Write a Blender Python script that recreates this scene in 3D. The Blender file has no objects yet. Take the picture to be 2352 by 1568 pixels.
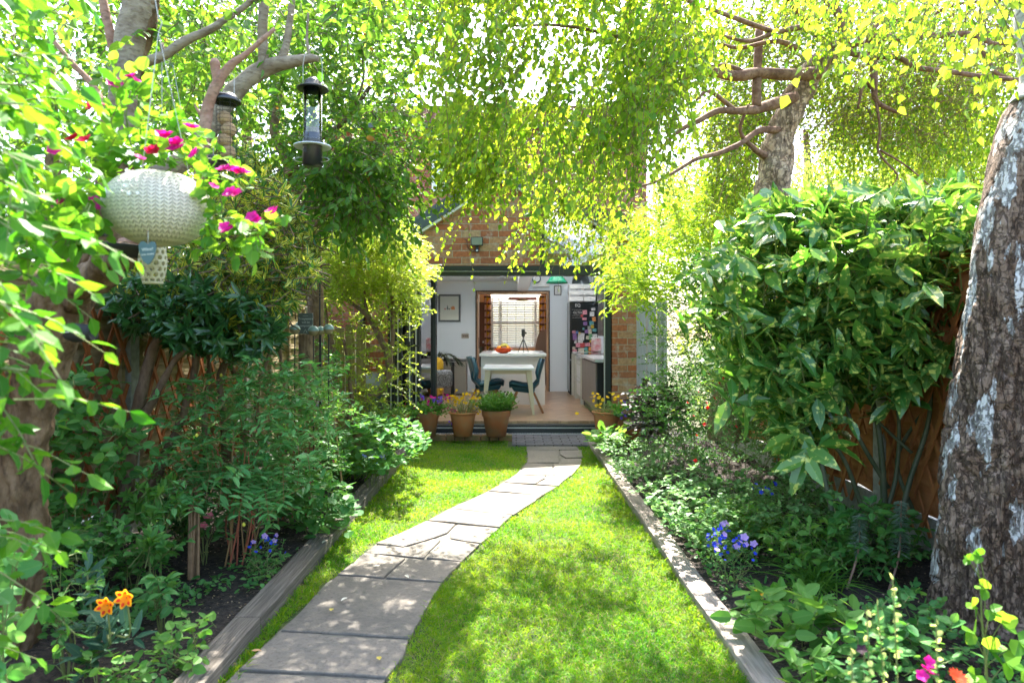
import bpy, math, random
import numpy as np
from mathutils import Vector, Matrix, Euler
random.seed(7)
SC = bpy.context.scene
R = math.radians
# ------------------------------------------------------------------ camera
HC = 1.35; F = 1568.0; CX = 1176.0; CY = 760.0
cam_d = bpy.data.cameras.new('camera'); cam = bpy.data.objects.new('camera', cam_d)
SC.collection.objects.link(cam); SC.camera = cam
cam.location = (0, 0, HC); cam.rotation_euler = (R(90), 0, 0)
cam_d.sensor_width = 36; cam_d.lens = 24; cam_d.shift_y = -24/2352
cam_d.clip_start = .05; cam_d.clip_end = 400
cam_d.dof.use_dof = True; cam_d.dof.focus_distance = 5.0; cam_d.dof.aperture_fstop = 3.2
# ------------------------------------------------------------------ world, sun
SUN_EL = R(56); SUN_AZ = R(7)      # azimuth from +Y towards +X
SD = Vector((math.sin(SUN_AZ)*math.cos(SUN_EL), math.cos(SUN_AZ)*math.cos(SUN_EL), math.sin(SUN_EL)))
W = bpy.data.worlds.new('World'); SC.world = W; W.use_nodes = True
nt = W.node_tree; nt.nodes.clear()
sky = nt.nodes.new('ShaderNodeTexSky'); sky.sky_type = 'NISHITA'; sky.sun_disc = False
sky.sun_elevation = SUN_EL; sky.sun_rotation = SUN_AZ
sky.air_density = 1.0; sky.dust_density = 3.0; sky.ozone_density = .6
bg = nt.nodes.new('ShaderNodeBackground'); bg.inputs[1].default_value = .15
wo = nt.nodes.new('ShaderNodeOutputWorld')
nt.links.new(sky.outputs[0], bg.inputs[0]); nt.links.new(bg.outputs[0], wo.inputs[0])
sd = bpy.data.lights.new('sun', 'SUN'); sd.energy = 4.2; sd.angle = R(.5); sd.color = (1, .95, .86)
so = bpy.data.objects.new('sun', sd); SC.collection.objects.link(so)
so.rotation_euler = SD.to_track_quat('Z', 'Y').to_euler(); so.location = (0, 0, 20)
SC.view_settings.view_transform = 'Standard'; SC.view_settings.look = 'None'
SC.view_settings.exposure = 2.88; SC.view_settings.gamma = 1
SC.cycles.use_denoising = True
SC.cycles.max_bounces = 9; SC.cycles.diffuse_bounces = 4; SC.cycles.glossy_bounces = 3
SC.cycles.transmission_bounces = 6; SC.cycles.transparent_max_bounces = 8
SC.cycles.caustics_reflective = False; SC.cycles.caustics_refractive = False
SC.cycles.sample_clamp_indirect = 6
# ------------------------------------------------------------------ helpers
def P(x, y, d): return ((x-CX)*d/F, d, HC-(y-CY)*d/F)
def G(x, y, z=0.): d = F*(HC-z)/(y-CY); return P(x, y, d)
A = lambda *a: np.array(a, float)
def norm(v): return v/np.maximum(np.linalg.norm(v, axis=-1, keepdims=True), 1e-9)
def inpoly(px, py, poly):
    res = np.zeros(px.shape, bool); n = len(poly)
    for i in range(n):
        x1, y1 = poly[i]; x2, y2 = poly[(i+1) % n]
        c = ((y1 > py) != (y2 > py)) & (px < (x2-x1)*(py-y1)/((y2-y1) or 1e-9)+x1)
        res ^= c
    return res
def vnoise(p, f=1., seed=0):
    q = np.asarray(p)*f+seed*17.31; i = np.floor(q).astype(np.int64); t = q-i; t = t*t*(3-2*t)
    def h(a, b, c):
        n = (a*374761393+b*668265263+c*2147483647+seed*1013) & 0xffffffff
        n = ((n ^ (n >> 13))*1274126177) & 0xffffffff
        return ((n ^ (n >> 16)) & 0xffff)/65535.
    r = 0
    for dx in (0, 1):
        for dy in (0, 1):
            for dz in (0, 1):
                w = (t[:, 0] if dx else 1-t[:, 0])*(t[:, 1] if dy else 1-t[:, 1])*(t[:, 2] if dz else 1-t[:, 2])
                r = r+w*h(i[:, 0]+dx, i[:, 1]+dy, i[:, 2]+dz)
    return r
class MB:
    def __init__(s): s.v = []; s.f = []; s.n = 0; s.luv = []; s.has = False
    def add(s, V, faces, luv=None):
        V = np.asarray(V, float).reshape(-1, 3); s.v.append(V)
        for f in faces:
            f = np.asarray(f, np.int64)
            if f.size: s.f.append(f+s.n)
        if luv is None: luv = np.zeros((len(V), 3)); luv[:, 2] = .5
        else: s.has = True
        s.luv.append(luv); s.n += len(V); return s
    def box(s, a, b, rz=0, c=None):
        x0, y0, z0 = a; x1, y1, z1 = b
        V = A((x0,y0,z0),(x1,y0,z0),(x1,y1,z0),(x0,y1,z0),(x0,y0,z1),(x1,y0,z1),(x1,y1,z1),(x0,y1,z1))
        if rz:
            c = c or ((x0+x1)/2, (y0+y1)/2); V[:, :2] -= c
            V[:, :2] = V[:, :2]@A((math.cos(rz), math.sin(rz)), (-math.sin(rz), math.cos(rz))); V[:, :2] += c
        return s.add(V, [[(0,3,2,1),(4,5,6,7),(0,1,5,4),(1,2,6,5),(2,3,7,6),(3,0,4,7)]])
    def hexa(s, V): return s.add(V, [[(0,3,2,1),(4,5,6,7),(0,1,5,4),(1,2,6,5),(2,3,7,6),(3,0,4,7)]])
    def beam(s, p, q, w, h, up=(0, 0, 1)):      # bar with rectangular section
        p = A(*p); q = A(*q); d = norm(q-p); u = np.cross(d, A(*up)); u = norm(u); v = np.cross(u, d)
        u = u*w/2; v = v*h/2
        return s.hexa([p-u-v, p+u-v, q+u-v, q-u-v, p-u+v, p+u+v, q+u+v, q-u+v])
    def prism(s, poly, z0, z1):
        n = len(poly); V = [(x, y, z0) for x, y in poly]+[(x, y, z1) for x, y in poly]
        s.add(V, [[tuple(range(n-1, -1, -1)), tuple(range(n, 2*n))], [(i, (i+1) % n, n+(i+1) % n, n+i) for i in range(n)]]); return s
    def prismy(s, poly, y0, y1):                # polygon in x,z extruded along y
        n = len(poly); V = [(x, y0, z) for x, z in poly]+[(x, y1, z) for x, z in poly]
        s.add(V, [[tuple(range(n)), tuple(range(2*n-1, n-1, -1))], [((i+1) % n, i, n+i, n+(i+1) % n) for i in range(n)]]); return s
    def lathe(s, prof, c=(0, 0, 0), n=24, axis='z', sy=1.):
        k = len(prof); a = np.arange(n)*2*math.pi/n; V = []
        for r, z in prof:
            if axis == 'z': V.append(np.stack([c[0]+r*np.cos(a), c[1]+sy*r*np.sin(a), np.full(n, c[2]+z)], 1))
            elif axis == 'x': V.append(np.stack([np.full(n, c[0]+z), c[1]+r*np.cos(a), c[2]+r*np.sin(a)], 1))
            else: V.append(np.stack([c[0]+r*np.sin(a), np.full(n, c[1]+z), c[2]+r*np.cos(a)], 1))
        fs = [(i*n+j, i*n+(j+1) % n, (i+1)*n+(j+1) % n, (i+1)*n+j) for i in range(k-1) for j in range(n)]
        return s.add(np.concatenate(V), [fs])
    def tube(s, pts, rad, sides=8, sub=4, disp=None, cap=True):
        pts = np.asarray(pts, float); rad = np.asarray(rad, float)*np.ones(len(pts))
        if sub > 1 and len(pts) > 2:
            q = np.vstack([2*pts[0]-pts[1], pts, 2*pts[-1]-pts[-2]]); o = []; ro = []
            for i in range(len(pts)-1):
                for k in range(sub):
                    t = k/sub; a, b, c, d = q[i], q[i+1], q[i+2], q[i+3]
                    o.append(.5*((2*b)+(c-a)*t+(2*a-5*b+4*c-d)*t*t+(3*b-a-3*c+d)*t**3)); ro.append(rad[i]*(1-t)+rad[i+1]*t)
            pts = np.vstack(o+[pts[-1]]); rad = np.array(ro+[rad[-1]])
        n = len(pts); T = norm(np.gradient(pts, axis=0)); ref = A(0, -1, .15) if abs(T[0][2]) > .5 else A(0, 0, 1)
        u = norm(ref-T[0]*ref.dot(T[0])); a = np.arange(sides)*2*math.pi/sides; V = []
        for i in range(n):
            u = norm(u-T[i]*u.dot(T[i])); w = np.cross(T[i], u)
            ring = np.cos(a)[:, None]*u+np.sin(a)[:, None]*w
            V.append((pts[i], ring, rad[i]))
        base = np.concatenate([p+r*g for p, g, r in V])
        if disp is not None:
            nn = np.concatenate([g for p, g, r in V]); base = base+nn*disp(base, nn, np.repeat(rad, sides))[:, None]
        fs = (np.arange(n-1)[:, None]*sides+np.arange(sides)[None, :]).ravel(); j = np.tile((np.arange(sides)+1) % sides, n-1)+np.repeat(np.arange(n-1)*sides, sides)
        faces = [np.stack([fs, j, j+sides, fs+sides], 1)]
        if cap: faces += [[tuple(range(sides-1, -1, -1))], [tuple((n-1)*sides+k for k in range(sides))]]
        return s.add(base, faces)
    def rods(s, Pa, Pb, ra, rb):                # many thin 3-sided rods
        Pa = np.asarray(Pa, float); Pb = np.asarray(Pb, float); N = len(Pa)
        if not N: return s
        d = norm(Pb-Pa); ref = np.where(np.abs(d[:, 2:3]) > .9, A(1, 0, 0), A(0, 0, 1)); u = norm(np.cross(d, ref)); w = np.cross(d, u)
        V = np.empty((N, 6, 3))
        for k in range(3):
            o = math.cos(k*2.0944)*u+math.sin(k*2.0944)*w
            V[:, k] = Pa+o*np.reshape(ra, (-1, 1)); V[:, 3+k] = Pb+o*np.reshape(rb, (-1, 1))
        b = np.arange(N)[:, None]*6
        return s.add(V, [np.concatenate([b+np.array([[k, (k+1) % 3, 3+(k+1) % 3, 3+k]]) for k in range(3)])])
    def leaves(s, Pp, D, N, L, Wd, tm, rnd=None):
        Pp = np.asarray(Pp, float); n = len(Pp)
        if not n: return s
        tv, tf = tm; y = norm(D); x = norm(np.cross(y, N)); z = np.cross(x, y)
        L = np.broadcast_to(L, (n,))[:, None, None]; Wd = np.broadcast_to(Wd, (n,))[:, None, None]
        V = Pp[:, None]+x[:, None]*(tv[None, :, 0:1]*Wd)+y[:, None]*(tv[None, :, 1:2]*L)+z[:, None]*(tv[None, :, 2:3]*Wd)
        rnd = np.random.rand(n) if rnd is None else rnd
        luv = np.empty((n, len(tv), 3)); luv[..., 0] = tv[:, 0]*2; luv[..., 1] = tv[:, 1]; luv[..., 2] = rnd[:, None]
        b = np.arange(n)[:, None]*len(tv)
        return s.add(V, [np.concatenate([b+np.array([f]) for f in g]) for g in tf], luv.reshape(-1, 3))
    def blades(s, Pp, D, L, Wd, droop, seg=3, side=None, rnd=None):   # arching strap blades
        Pp = np.asarray(Pp, float); n = len(Pp)
        if not n: return s
        D = norm(D); L = np.broadcast_to(L, (n,))[:, None]; Wd = np.broadcast_to(Wd, (n,))[:, None]; droop = np.broadcast_to(droop, (n,))[:, None]
        if side is None:
            a = np.random.rand(n)*6.283; side = np.stack([np.cos(a), np.sin(a), 0*a], 1)
        x = norm(side-D*np.sum(side*D, 1, keepdims=True))
        V = []; U = []; rnd = np.random.rand(n) if rnd is None else rnd
        for k in range(seg):
            t = k/seg; c = Pp+D*L*t; c = c+np.concatenate([D[:, :2]*(droop*t*t*L)*.6, -droop*t*t*L], 1); w = Wd*(1-t**2.2)*.5*(1 if k else .7)
            for sg in (-1, 1): V.append(c+sg*x*w); U.append(np.stack([np.full(n, sg*1.), np.full(n, t), rnd], 1))
        V.append(Pp+D*L+np.concatenate([D[:, :2]*(droop*L)*.6, -droop*L], 1)); U.append(np.stack([0*rnd, 0*rnd+1, rnd], 1))
        m = 2*seg+1; b = np.arange(n)[:, None]*m
        q = [b+np.array([[2*k, 2*k+1, 2*k+3, 2*k+2]]) for k in range(seg-1)]
        fs = ([np.concatenate(q)] if q else [])+[b+np.array([[2*seg-2, 2*seg-1, 2*seg]])]
        return s.add(np.stack(V, 1), fs, np.stack(U, 1).reshape(-1, 3))
    def build(s, name, mat, parent=None, smooth=False, bev=0, off=None):
        V = np.concatenate(s.v) if s.v else np.zeros((0, 3))
        if off is not None: V = V-np.asarray(off)
        me = bpy.data.meshes.new(name); me.vertices.add(len(V)); me.vertices.foreach_set('co', V.ravel().astype(np.float32))
        fl = [f for f in s.f if len(f)]; nf = sum(len(f) for f in fl)
        tot = np.concatenate([np.full(len(f), f.shape[1]) for f in fl]) if fl else np.zeros(0, int)
        idx = np.concatenate([f.ravel() for f in fl]) if fl else np.zeros(0, int)
        me.loops.add(len(idx)); me.loops.foreach_set('vertex_index', idx.astype(np.int32)); me.polygons.add(nf)
        st = np.concatenate([[0], np.cumsum(tot)[:-1]]) if nf else np.zeros(0)
        me.polygons.foreach_set('loop_start', st.astype(np.int32)); me.polygons.foreach_set('loop_total', tot.astype(np.int32))
        me.polygons.foreach_set('use_smooth', np.full(nf, bool(smooth)))
        me.update(calc_edges=True)
        if s.has:
            at = me.attributes.new('luv', 'FLOAT_VECTOR', 'POINT'); at.data.foreach_set('vector', np.concatenate(s.luv).ravel().astype(np.float32))
        me.validate(verbose=False)
        if mat: me.materials.append(mat)
        o = bpy.data.objects.new(name, me); SC.collection.objects.link(o)
        if parent is not None: o.parent = parent
        if bev:
            m = o.modifiers.new('b', 'BEVEL'); m.width = bev; m.segments = 2; m.limit_method = 'ANGLE'
        return o
def tag(o, label=None, cat=None, group=None, kind=None):
    if label: o['label'] = label
    if cat: o['category'] = cat
    if group: o['group'] = group
    if kind: o['kind'] = kind
    return o
def root(name, label, cat, loc=(0, 0, 0), rz=0, group=None):
    o = bpy.data.objects.new(name, None); SC.collection.objects.link(o); o.empty_display_size = .05
    o.location = loc; o.rotation_euler = (0, 0, rz); return tag(o, label, cat, group)
def struct(name, mb, mat, **k): return tag(mb.build(name, mat, **k), kind='structure')
def wpart(mb, name, mat, rt, **k):    # part given in world coordinates under an unrotated root
    return mb.build(name, mat, rt, off=tuple(rt.location), **k)
def copy_tree(o, parent=None):
    c = o.copy(); SC.collection.objects.link(c)
    if parent is not None: c.parent = parent
    for ch in list(o.children): copy_tree(ch, c)
    return c
# leaf templates  (x across in widths, y along, z lift)
T_S = (A((0,0,0),(-.5,.45,.12),(0,1,0),(.5,.45,.12)), [[(0,2,1),(0,3,2)]])
T_D = (A((0,0,0),(-.5,.30,.10),(-.3,.66,.04),(0,1,-.14),(.3,.66,.04),(.5,.30,.10)), [[(0,3,2,1),(0,5,4,3)]])
T_B = (A((0,0,0),(0,.35,-.02),(0,.7,-.04),(0,1,-.2),(-.46,.33,.1),(-.36,.68,.06),(.46,.33,.1),(.36,.68,.06)),
       [[(0,1,4),(0,6,1),(2,3,5),(2,7,3)],[(1,2,5,4),(1,6,7,2)]])
T_R = (A((0,0,0),(-.45,.15,.06),(-.5,.55,.08),(-.22,.9,.02),(0,1,-.04),(.22,.9,.02),(.5,.55,.08),(.45,.15,.06),(0,.5,-.03)),
       [[(8,1,0),(8,2,1),(8,3,2),(8,4,3),(8,5,4),(8,6,5),(8,7,6),(8,0,7)]])
T_V = (A((0,0,0),(-.3,.18,.02),(-.5,.42,.05),(-.36,.68,.03),(-.12,.9,0),(0,1,-.05),(.12,.9,0),(.36,.68,.03),(.5,.42,.05),(.3,.18,.02),(0,.25,-.05),(0,.6,-.06)),
       [[(0,10,1),(4,11,5),(5,11,6),(10,0,9)],[(1,10,11,2),(2,11,4,3),(9,8,11,10),(8,7,6,11)]])
# ------------------------------------------------------------------ materials
def mixc(n, L, fac, a, b, mode='MIX'):
    x = n.nodes.new('ShaderNodeMix'); x.data_type = 'RGBA'; x.blend_type = mode
    for i, v in ((0, fac), (6, a), (7, b)):
        if hasattr(v, 'links') or hasattr(v, 'is_linked'): L(v, x.inputs[i])
        elif i: x.inputs[i].default_value = (*v, 1)
        else: x.inputs[i].default_value = v
    return x.outputs[2]
def ramp(n, L, v, a, b):
    x = n.nodes.new('ShaderNodeMapRange'); x.inputs[1].default_value = a; x.inputs[2].default_value = b; L(v, x.inputs[0]); return x.outputs[0]
def mathn(n, L, op, a, b=0.):
    x = n.nodes.new('ShaderNodeMath'); x.operation = op
    for i, v in ((0, a), (1, b)):
        if isinstance(v, (int, float)): x.inputs[i].default_value = v
        else: L(v, x.inputs[i])
    return x.outputs[0]
def noise(n, L, sc, det=4, vec=None, stretch=None, rough=.5):
    t = n.nodes.new('ShaderNodeTexNoise'); t.inputs['Scale'].default_value = sc; t.inputs['Detail'].default_value = det; t.inputs['Roughness'].default_value = rough
    if vec is None: vec = n.nodes.new('ShaderNodeTexCoord').outputs['Object']
    if stretch:
        mp = n.nodes.new('ShaderNodeMapping'); mp.inputs['Scale'].default_value = stretch; L(vec, mp.inputs[0]); vec = mp.outputs[0]
    L(vec, t.inputs[0]); return t.outputs[0]
def mat(name, c, c2=None, sc=6., rough=.6, metal=0., bump=0., bsc=None, stretch=None, spec=.5, lo=.35, hi=.65, trans=0., coat=0.):
    m = bpy.data.materials.new(name); m.use_nodes = True; n = m.node_tree; L = n.links.new; b = n.nodes['Principled BSDF']
    b.inputs['Roughness'].default_value = rough; b.inputs['Metallic'].default_value = metal; b.inputs['Specular IOR Level'].default_value = spec
    b.inputs['Base Color'].default_value = (*c, 1); b.inputs['Coat Weight'].default_value = coat
    if trans: b.inputs['Transmission Weight'].default_value = trans
    if c2:
        f = noise(n, L, sc, 6, stretch=stretch); L(mixc(n, L, ramp(n, L, f, lo, hi), c, c2), b.inputs['Base Color'])
    if bump:
        f = noise(n, L, bsc or sc*2, 6, stretch=stretch); k = n.nodes.new('ShaderNodeBump'); k.inputs['Strength'].default_value = bump; k.inputs['Distance'].default_value = .02
        L(f, k.inputs['Height']); L(k.outputs[0], b.inputs['Normal'])
    return m
def leafm(name, c1, c2, t1=None, t2=None, fac=.42, rough=.5, spec=.22, var=None, vc=(.5, .55, .08), vein=.15, old=None, oldc=(.4, .2, .04)):
    m = bpy.data.materials.new(name); m.use_nodes = True; n = m.node_tree; L = n.links.new; b = n.nodes['Principled BSDF']; out = n.nodes['Material Output']
    at = n.nodes.new('ShaderNodeAttribute'); at.attribute_name = 'luv'; sp = n.nodes.new('ShaderNodeSeparateXYZ'); L(at.outputs['Vector'], sp.inputs[0])
    u, v, r = sp.outputs; t1 = t1 or tuple(min(.9, x*2.0) for x in c1); t2 = t2 or tuple(min(.9, x*2.0) for x in c2)
    col = mixc(n, L, r, c1, c2); tcol = mixc(n, L, r, t1, t2)
    au = mathn(n, L, 'ABSOLUTE', u)
    if vein:
        vm = ramp(n, L, au, .12, .0); vm = mathn(n, L, 'MULTIPLY', vm, vein); col = mixc(n, L, vm, col, (.4, .5, .15))
    if var:
        ns = noise(n, L, 35 if var == 'spots' else 22, 3)
        if var == 'edge': k = ramp(n, L, mathn(n, L, 'ADD', au, mathn(n, L, 'MULTIPLY', ns, .5)), .50, .62)
        else: k = mathn(n, L, 'MULTIPLY', ramp(n, L, ns, .56, .62), .85)
        if var == 'edge': k = mathn(n, L, 'MULTIPLY', k, ramp(n, L, r, .25, .45))
        col = mixc(n, L, k, col, vc); tcol = mixc(n, L, k, tcol, tuple(min(.9, x*1.3) for x in vc))
    if old:
        k = ramp(n, L, r, 1-old, 1-old+.005); col = mixc(n, L, k, col, oldc); tcol = mixc(n, L, k, tcol, tuple(min(.9, x*1.3) for x in oldc))
    L(col, b.inputs['Base Color']); b.inputs['Roughness'].default_value = rough; b.inputs['Specular IOR Level'].default_value = spec
    tr = n.nodes.new('ShaderNodeBsdfTranslucent'); L(tcol, tr.inputs[0])
    mx = n.nodes.new('ShaderNodeMixShader'); mx.inputs[0].default_value = fac; L(b.outputs[0], mx.inputs[1]); L(tr.outputs[0], mx.inputs[2]); L(mx.outputs[0], out.inputs[0])
    return m
def glassm(name, tint=(1, 1, 1), refl=.12, rough=0.):
    m = bpy.data.materials.new(name); m.use_nodes = True; n = m.node_tree; L = n.links.new; n.nodes.remove(n.nodes['Principled BSDF']); out = n.nodes['Material Output']
    a = n.nodes.new('ShaderNodeBsdfTransparent'); a.inputs[0].default_value = (*tint, 1); g = n.nodes.new('ShaderNodeBsdfGlossy'); g.inputs['Roughness'].default_value = rough
    fr = n.nodes.new('ShaderNodeFresnel'); fr.inputs[0].default_value = 1.5; k = mathn(n, L, 'ADD', fr.outputs[0], refl)
    mx = n.nodes.new('ShaderNodeMixShader'); L(k, mx.inputs[0]); L(a.outputs[0], mx.inputs[1]); L(g.outputs[0], mx.inputs[2]); L(mx.outputs[0], out.inputs[0]); return m
def brickm(name, c1, c2, c3, mort, bw=.232, bh=.0845, axis='xz', rough=.85, ms=.010, white=.0, offx=0., offz=0.):
    m = bpy.data.materials.new(name); m.use_nodes = True; n = m.node_tree; L = n.links.new; b = n.nodes['Principled BSDF']
    g = n.nodes.new('ShaderNodeNewGeometry'); s = n.nodes.new('ShaderNodeSeparateXYZ'); L(g.outputs['Position'], s.inputs[0]); c = n.nodes.new('ShaderNodeCombineXYZ')
    i = {'x': 0, 'y': 1, 'z': 2}; L(mathn(n, L, 'ADD', s.outputs[i[axis[0]]], offx+20), c.inputs[0]); L(mathn(n, L, 'ADD', s.outputs[i[axis[1]]], offz), c.inputs[1])
    wob = noise(n, L, 9, 3, vec=g.outputs['Position'])
    ad = n.nodes.new('ShaderNodeVectorMath'); ad.operation = 'MULTIPLY_ADD'; L(wob, ad.inputs[0]); ad.inputs[1].default_value = (.012, .010, 0); L(c.outputs[0], ad.inputs[2])
    t = n.nodes.new('ShaderNodeTexBrick'); t.inputs['Scale'].default_value = 1; t.inputs['Brick Width'].default_value = bw; t.inputs['Row Height'].default_value = bh
    t.inputs['Mortar Size'].default_value = ms/2; t.inputs['Mortar Smooth'].default_value = .3; t.inputs['Color1'].default_value = (*c1, 1); t.inputs['Color2'].default_value = (*c2, 1); t.inputs['Mortar'].default_value = (*mort, 1)
    t.inputs['Bias'].default_value = 0; L(ad.outputs[0], t.inputs[0])
    t2 = n.nodes.new('ShaderNodeTexBrick')
    for k in ('Scale', 'Brick Width', 'Row Height', 'Mortar Size'): t2.inputs[k].default_value = t.inputs[k].default_value
    t2.inputs['Mortar Size'].default_value = 0; t2.inputs['Color1'].default_value = (0, 0, 0, 1); t2.inputs['Color2'].default_value = (1, 1, 1, 1)
    mp = n.nodes.new('ShaderNodeVectorMath'); mp.inputs[1].default_value = (bw*14, bh*22, 0); L(ad.outputs[0], mp.inputs[0]); L(mp.outputs[0], t2.inputs[0])
    f = ramp(n, L, t2.outputs[0], .5, 1.); ca = mixc(n, L, f, t.outputs[0], c3)
    ca = mixc(n, L, t.outputs['Fac'], ca, mort)
    ns = noise(n, L, 30, 5, vec=g.outputs['Position']); ca = mixc(n, L, ramp(n, L, ns, .2, 1.2), ca, (.05, .03, .02))
    if white:
        nw = noise(n, L, 5, 8, vec=g.outputs['Position'], rough=.7); ca = mixc(n, L, mathn(n, L, 'MULTIPLY', ramp(n, L, nw, .55, .68), white), ca, (.6, .55, .48))
    L(ca, b.inputs['Base Color']); b.inputs['Roughness'].default_value = rough; b.inputs['Specular IOR Level'].default_value = .2
    k = n.nodes.new('ShaderNodeBump'); k.inputs['Strength'].default_value = .8; k.inputs['Distance'].default_value = .01
    L(mathn(n, L, 'SUBTRACT', mathn(n, L, 'MULTIPLY', ns, .35), t.outputs['Fac']), k.inputs['Height']); L(k.outputs[0], b.inputs['Normal']); return m
M = {}
M['brick'] = brickm('brick_red', (.55, .18, .075), (.42, .15, .08), (.60, .38, .21), (.52, .44, .33), white=.5)
M['brickw'] = brickm('brick_old', (.46, .15, .09), (.36, .13, .09), (.50, .22, .14), (.42, .36, .30), bw=.30, bh=.10, white=.5)
M['brickx'] = brickm('brick_side', (.42, .15, .08), (.30, .11, .07), (.42, .22, .13), (.40, .35, .28), axis='yz')
M['paver'] = brickm('patio_paver', (.155, .15, .165), (.20, .19, .20), (.13, .13, .155), (.03, .03, .035), bw=.21, bh=.095, axis='xy', ms=.016)
M['anth'] = mat('anthracite', (.012, .017, .019), rough=.35, spec=.5)
M['anthl'] = mat('fascia_grey', (.055, .075, .08), rough=.45)
M['alu'] = mat('bare_aluminium', (.55, .57, .55), rough=.35, metal=.7)
M['slate'] = mat('roof_slate', (.07, .08, .09), (.11, .12, .13), 8, rough=.6)
M['white'] = mat('white_paint', (.78, .79, .78), rough=.5)
M['wallw'] = mat('kitchen_wall_paint', (.76, .83, .88), (.73, .80, .85), 2, rough=.85)
M['peach'] = mat('peach_wall', (.74, .42, .22), rough=.85)
M['ceil'] = mat('ceiling_paint', (.75, .79, .79), rough=.9)
M['oakf'] = mat('oak_lining', (.42, .24, .13), (.52, .32, .19), 3, rough=.5, stretch=(12, 12, 1))
M['soil'] = mat('soil_dark', (.014, .010, .008), (.055, .04, .03), 40, rough=.95, bump=1.4, bsc=45)
M['turf'] = mat('turf_base', (.025, .06, .008), (.09, .10, .03), 14, rough=.95, bump=.6, bsc=80)
M['stone'] = mat('sandstone_flag', (.25, .215, .185), (.335, .29, .25), 3.2, rough=.8, bump=.5, bsc=9)
M['joint'] = mat('path_joint', (.10, .09, .075), (.16, .15, .12), 20, rough=.95, bump=.5)
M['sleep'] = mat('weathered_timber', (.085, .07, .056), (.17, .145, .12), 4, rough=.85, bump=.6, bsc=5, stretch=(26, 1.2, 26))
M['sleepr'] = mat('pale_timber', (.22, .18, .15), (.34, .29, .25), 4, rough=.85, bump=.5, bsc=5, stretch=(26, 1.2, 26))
M['fence'] = mat('rough_fence_board', (.22, .165, .075), (.40, .31, .18), 3, rough=.9, bump=.7, bsc=5, stretch=(1, .8, 9))
M['fencer'] = mat('brown_fence_board', (.36, .13, .04), (.46, .19, .07), 3, rough=.85, bump=.5, bsc=5, stretch=(1, .8, 9))
M['trel'] = mat('orange_trellis', (.36, .10, .025), (.22, .075, .02), 10, rough=.7)
M['trelr'] = mat('brown_trellis', (.40, .15, .04), (.28, .10, .03), 10, rough=.7)
M['conc'] = mat('concrete', (.28, .28, .25), (.40, .40, .36), 30, rough=.9, bump=.3, bsc=80)
M['greyw'] = mat('grey_gate_timber', (.36, .36, .38), (.46, .46, .48), 4, rough=.8, stretch=(20, 20, 1.5), bump=.3)
M['greenw'] = mat('mossy_timber', (.20, .16, .05), (.30, .25, .10), 4, rough=.9, stretch=(14, 14, 1.5), bump=.5)
M['terra'] = mat('terracotta', (.55, .19, .07), (.50, .23, .11), 9, rough=.8, bump=.15, bsc=40)
M['terrad'] = mat('terracotta_dark', (.40, .13, .05), (.33, .17, .09), 7, rough=.85, bump=.25, bsc=30)
M['black'] = mat('black_plastic', (.012, .013, .015), rough=.3, spec=.6)
M['blackm'] = mat('black_matt', (.015, .015, .016), rough=.7)
M['wire'] = mat('thin_wire', (.35, .34, .30), rough=.4, metal=.8)
M['clear'] = glassm('clear_plastic', (.93, .96, .94), .06)
M['pane'] = glassm('window_pane', (.85, .9, .9), .10)
M['glassr'] = glassm('mirror_glass', (.5, .55, .55), .45)
M['opal'] = leafm('opal_rooflight', (.8, .8, .8), (.8, .8, .8), (.9, .9, .9), (.9, .9, .9), fac=.75, vein=0)
M['blind'] = leafm('blind_slats', (.85, .83, .83), (.85, .83, .83), (.92, .90, .90), (.92, .90, .90), fac=.55, vein=0)
# ================================================================== SETTING
XL, XR, Y1 = -1.08, .87, 8.08
struct('ground', MB().add([(-60,-40,-.03),(60,-40,-.03),(60,90,-.03),(-60,90,-.03)], [[(0,1,2,3)]]), mat('ground_soil', (.05,.06,.02), (.09,.08,.04), 3, rough=.95))
def sheet(x0, x1, y0, y1, nx, ny, z, amp, fr, seed):
    gx, gy = np.meshgrid(np.linspace(x0, x1, nx), np.linspace(y0, y1, ny)); p = np.stack([gx.ravel(), gy.ravel(), 0*gx.ravel()], 1)
    p[:, 2] = z+(vnoise(p, fr, seed)-.5)*amp+(vnoise(p, fr*3, seed+1)-.5)*amp*.5
    i = (np.arange(ny-1)[:, None]*nx+np.arange(nx-1)[None]).ravel()
    return MB().add(p, [np.stack([i, i+1, i+nx+1, i+nx], 1)])
struct('lawn_soil', sheet(XL+.0, XR, .6, Y1, 60, 200, .044, .012, 6, 1), M['turf'], smooth=True)
struct('flower_bed_left', sheet(-2.46, XL-.115, .6, 8.4, 60, 240, .085, .05, 4, 3), M['soil'], smooth=True)
struct('flower_bed_right', sheet(XR+.11, 2.46, .6, 8.5, 60, 240, .075, .05, 4, 5), M['soil'], smooth=True)
# patio of small pavers
pt = MB(); pt.box((-2.6, Y1+.11, -.02), (3.0, 8.62, .07)); pt.box((.0, 7.68, -.02), (.90, Y1+.11, .0685))
struct('patio', pt, M['paver'])
dr = MB(); dr.box((-1.3, 8.47, .069), (1.22, 8.545, .076)); drain = dr.build('drain_channel', M['alu'])
tag(drain, 'narrow slotted metal drain channel across the patio under the door threshold', 'drain')
for k in range(0): pass
dk = MB()
for i in range(120): dk.box((-1.28+i*.0208, 8.487, .0755), (-1.27+i*.0208, 8.530, .0775))
dk.build('drain_slots', M['blackm'], drain)
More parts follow.
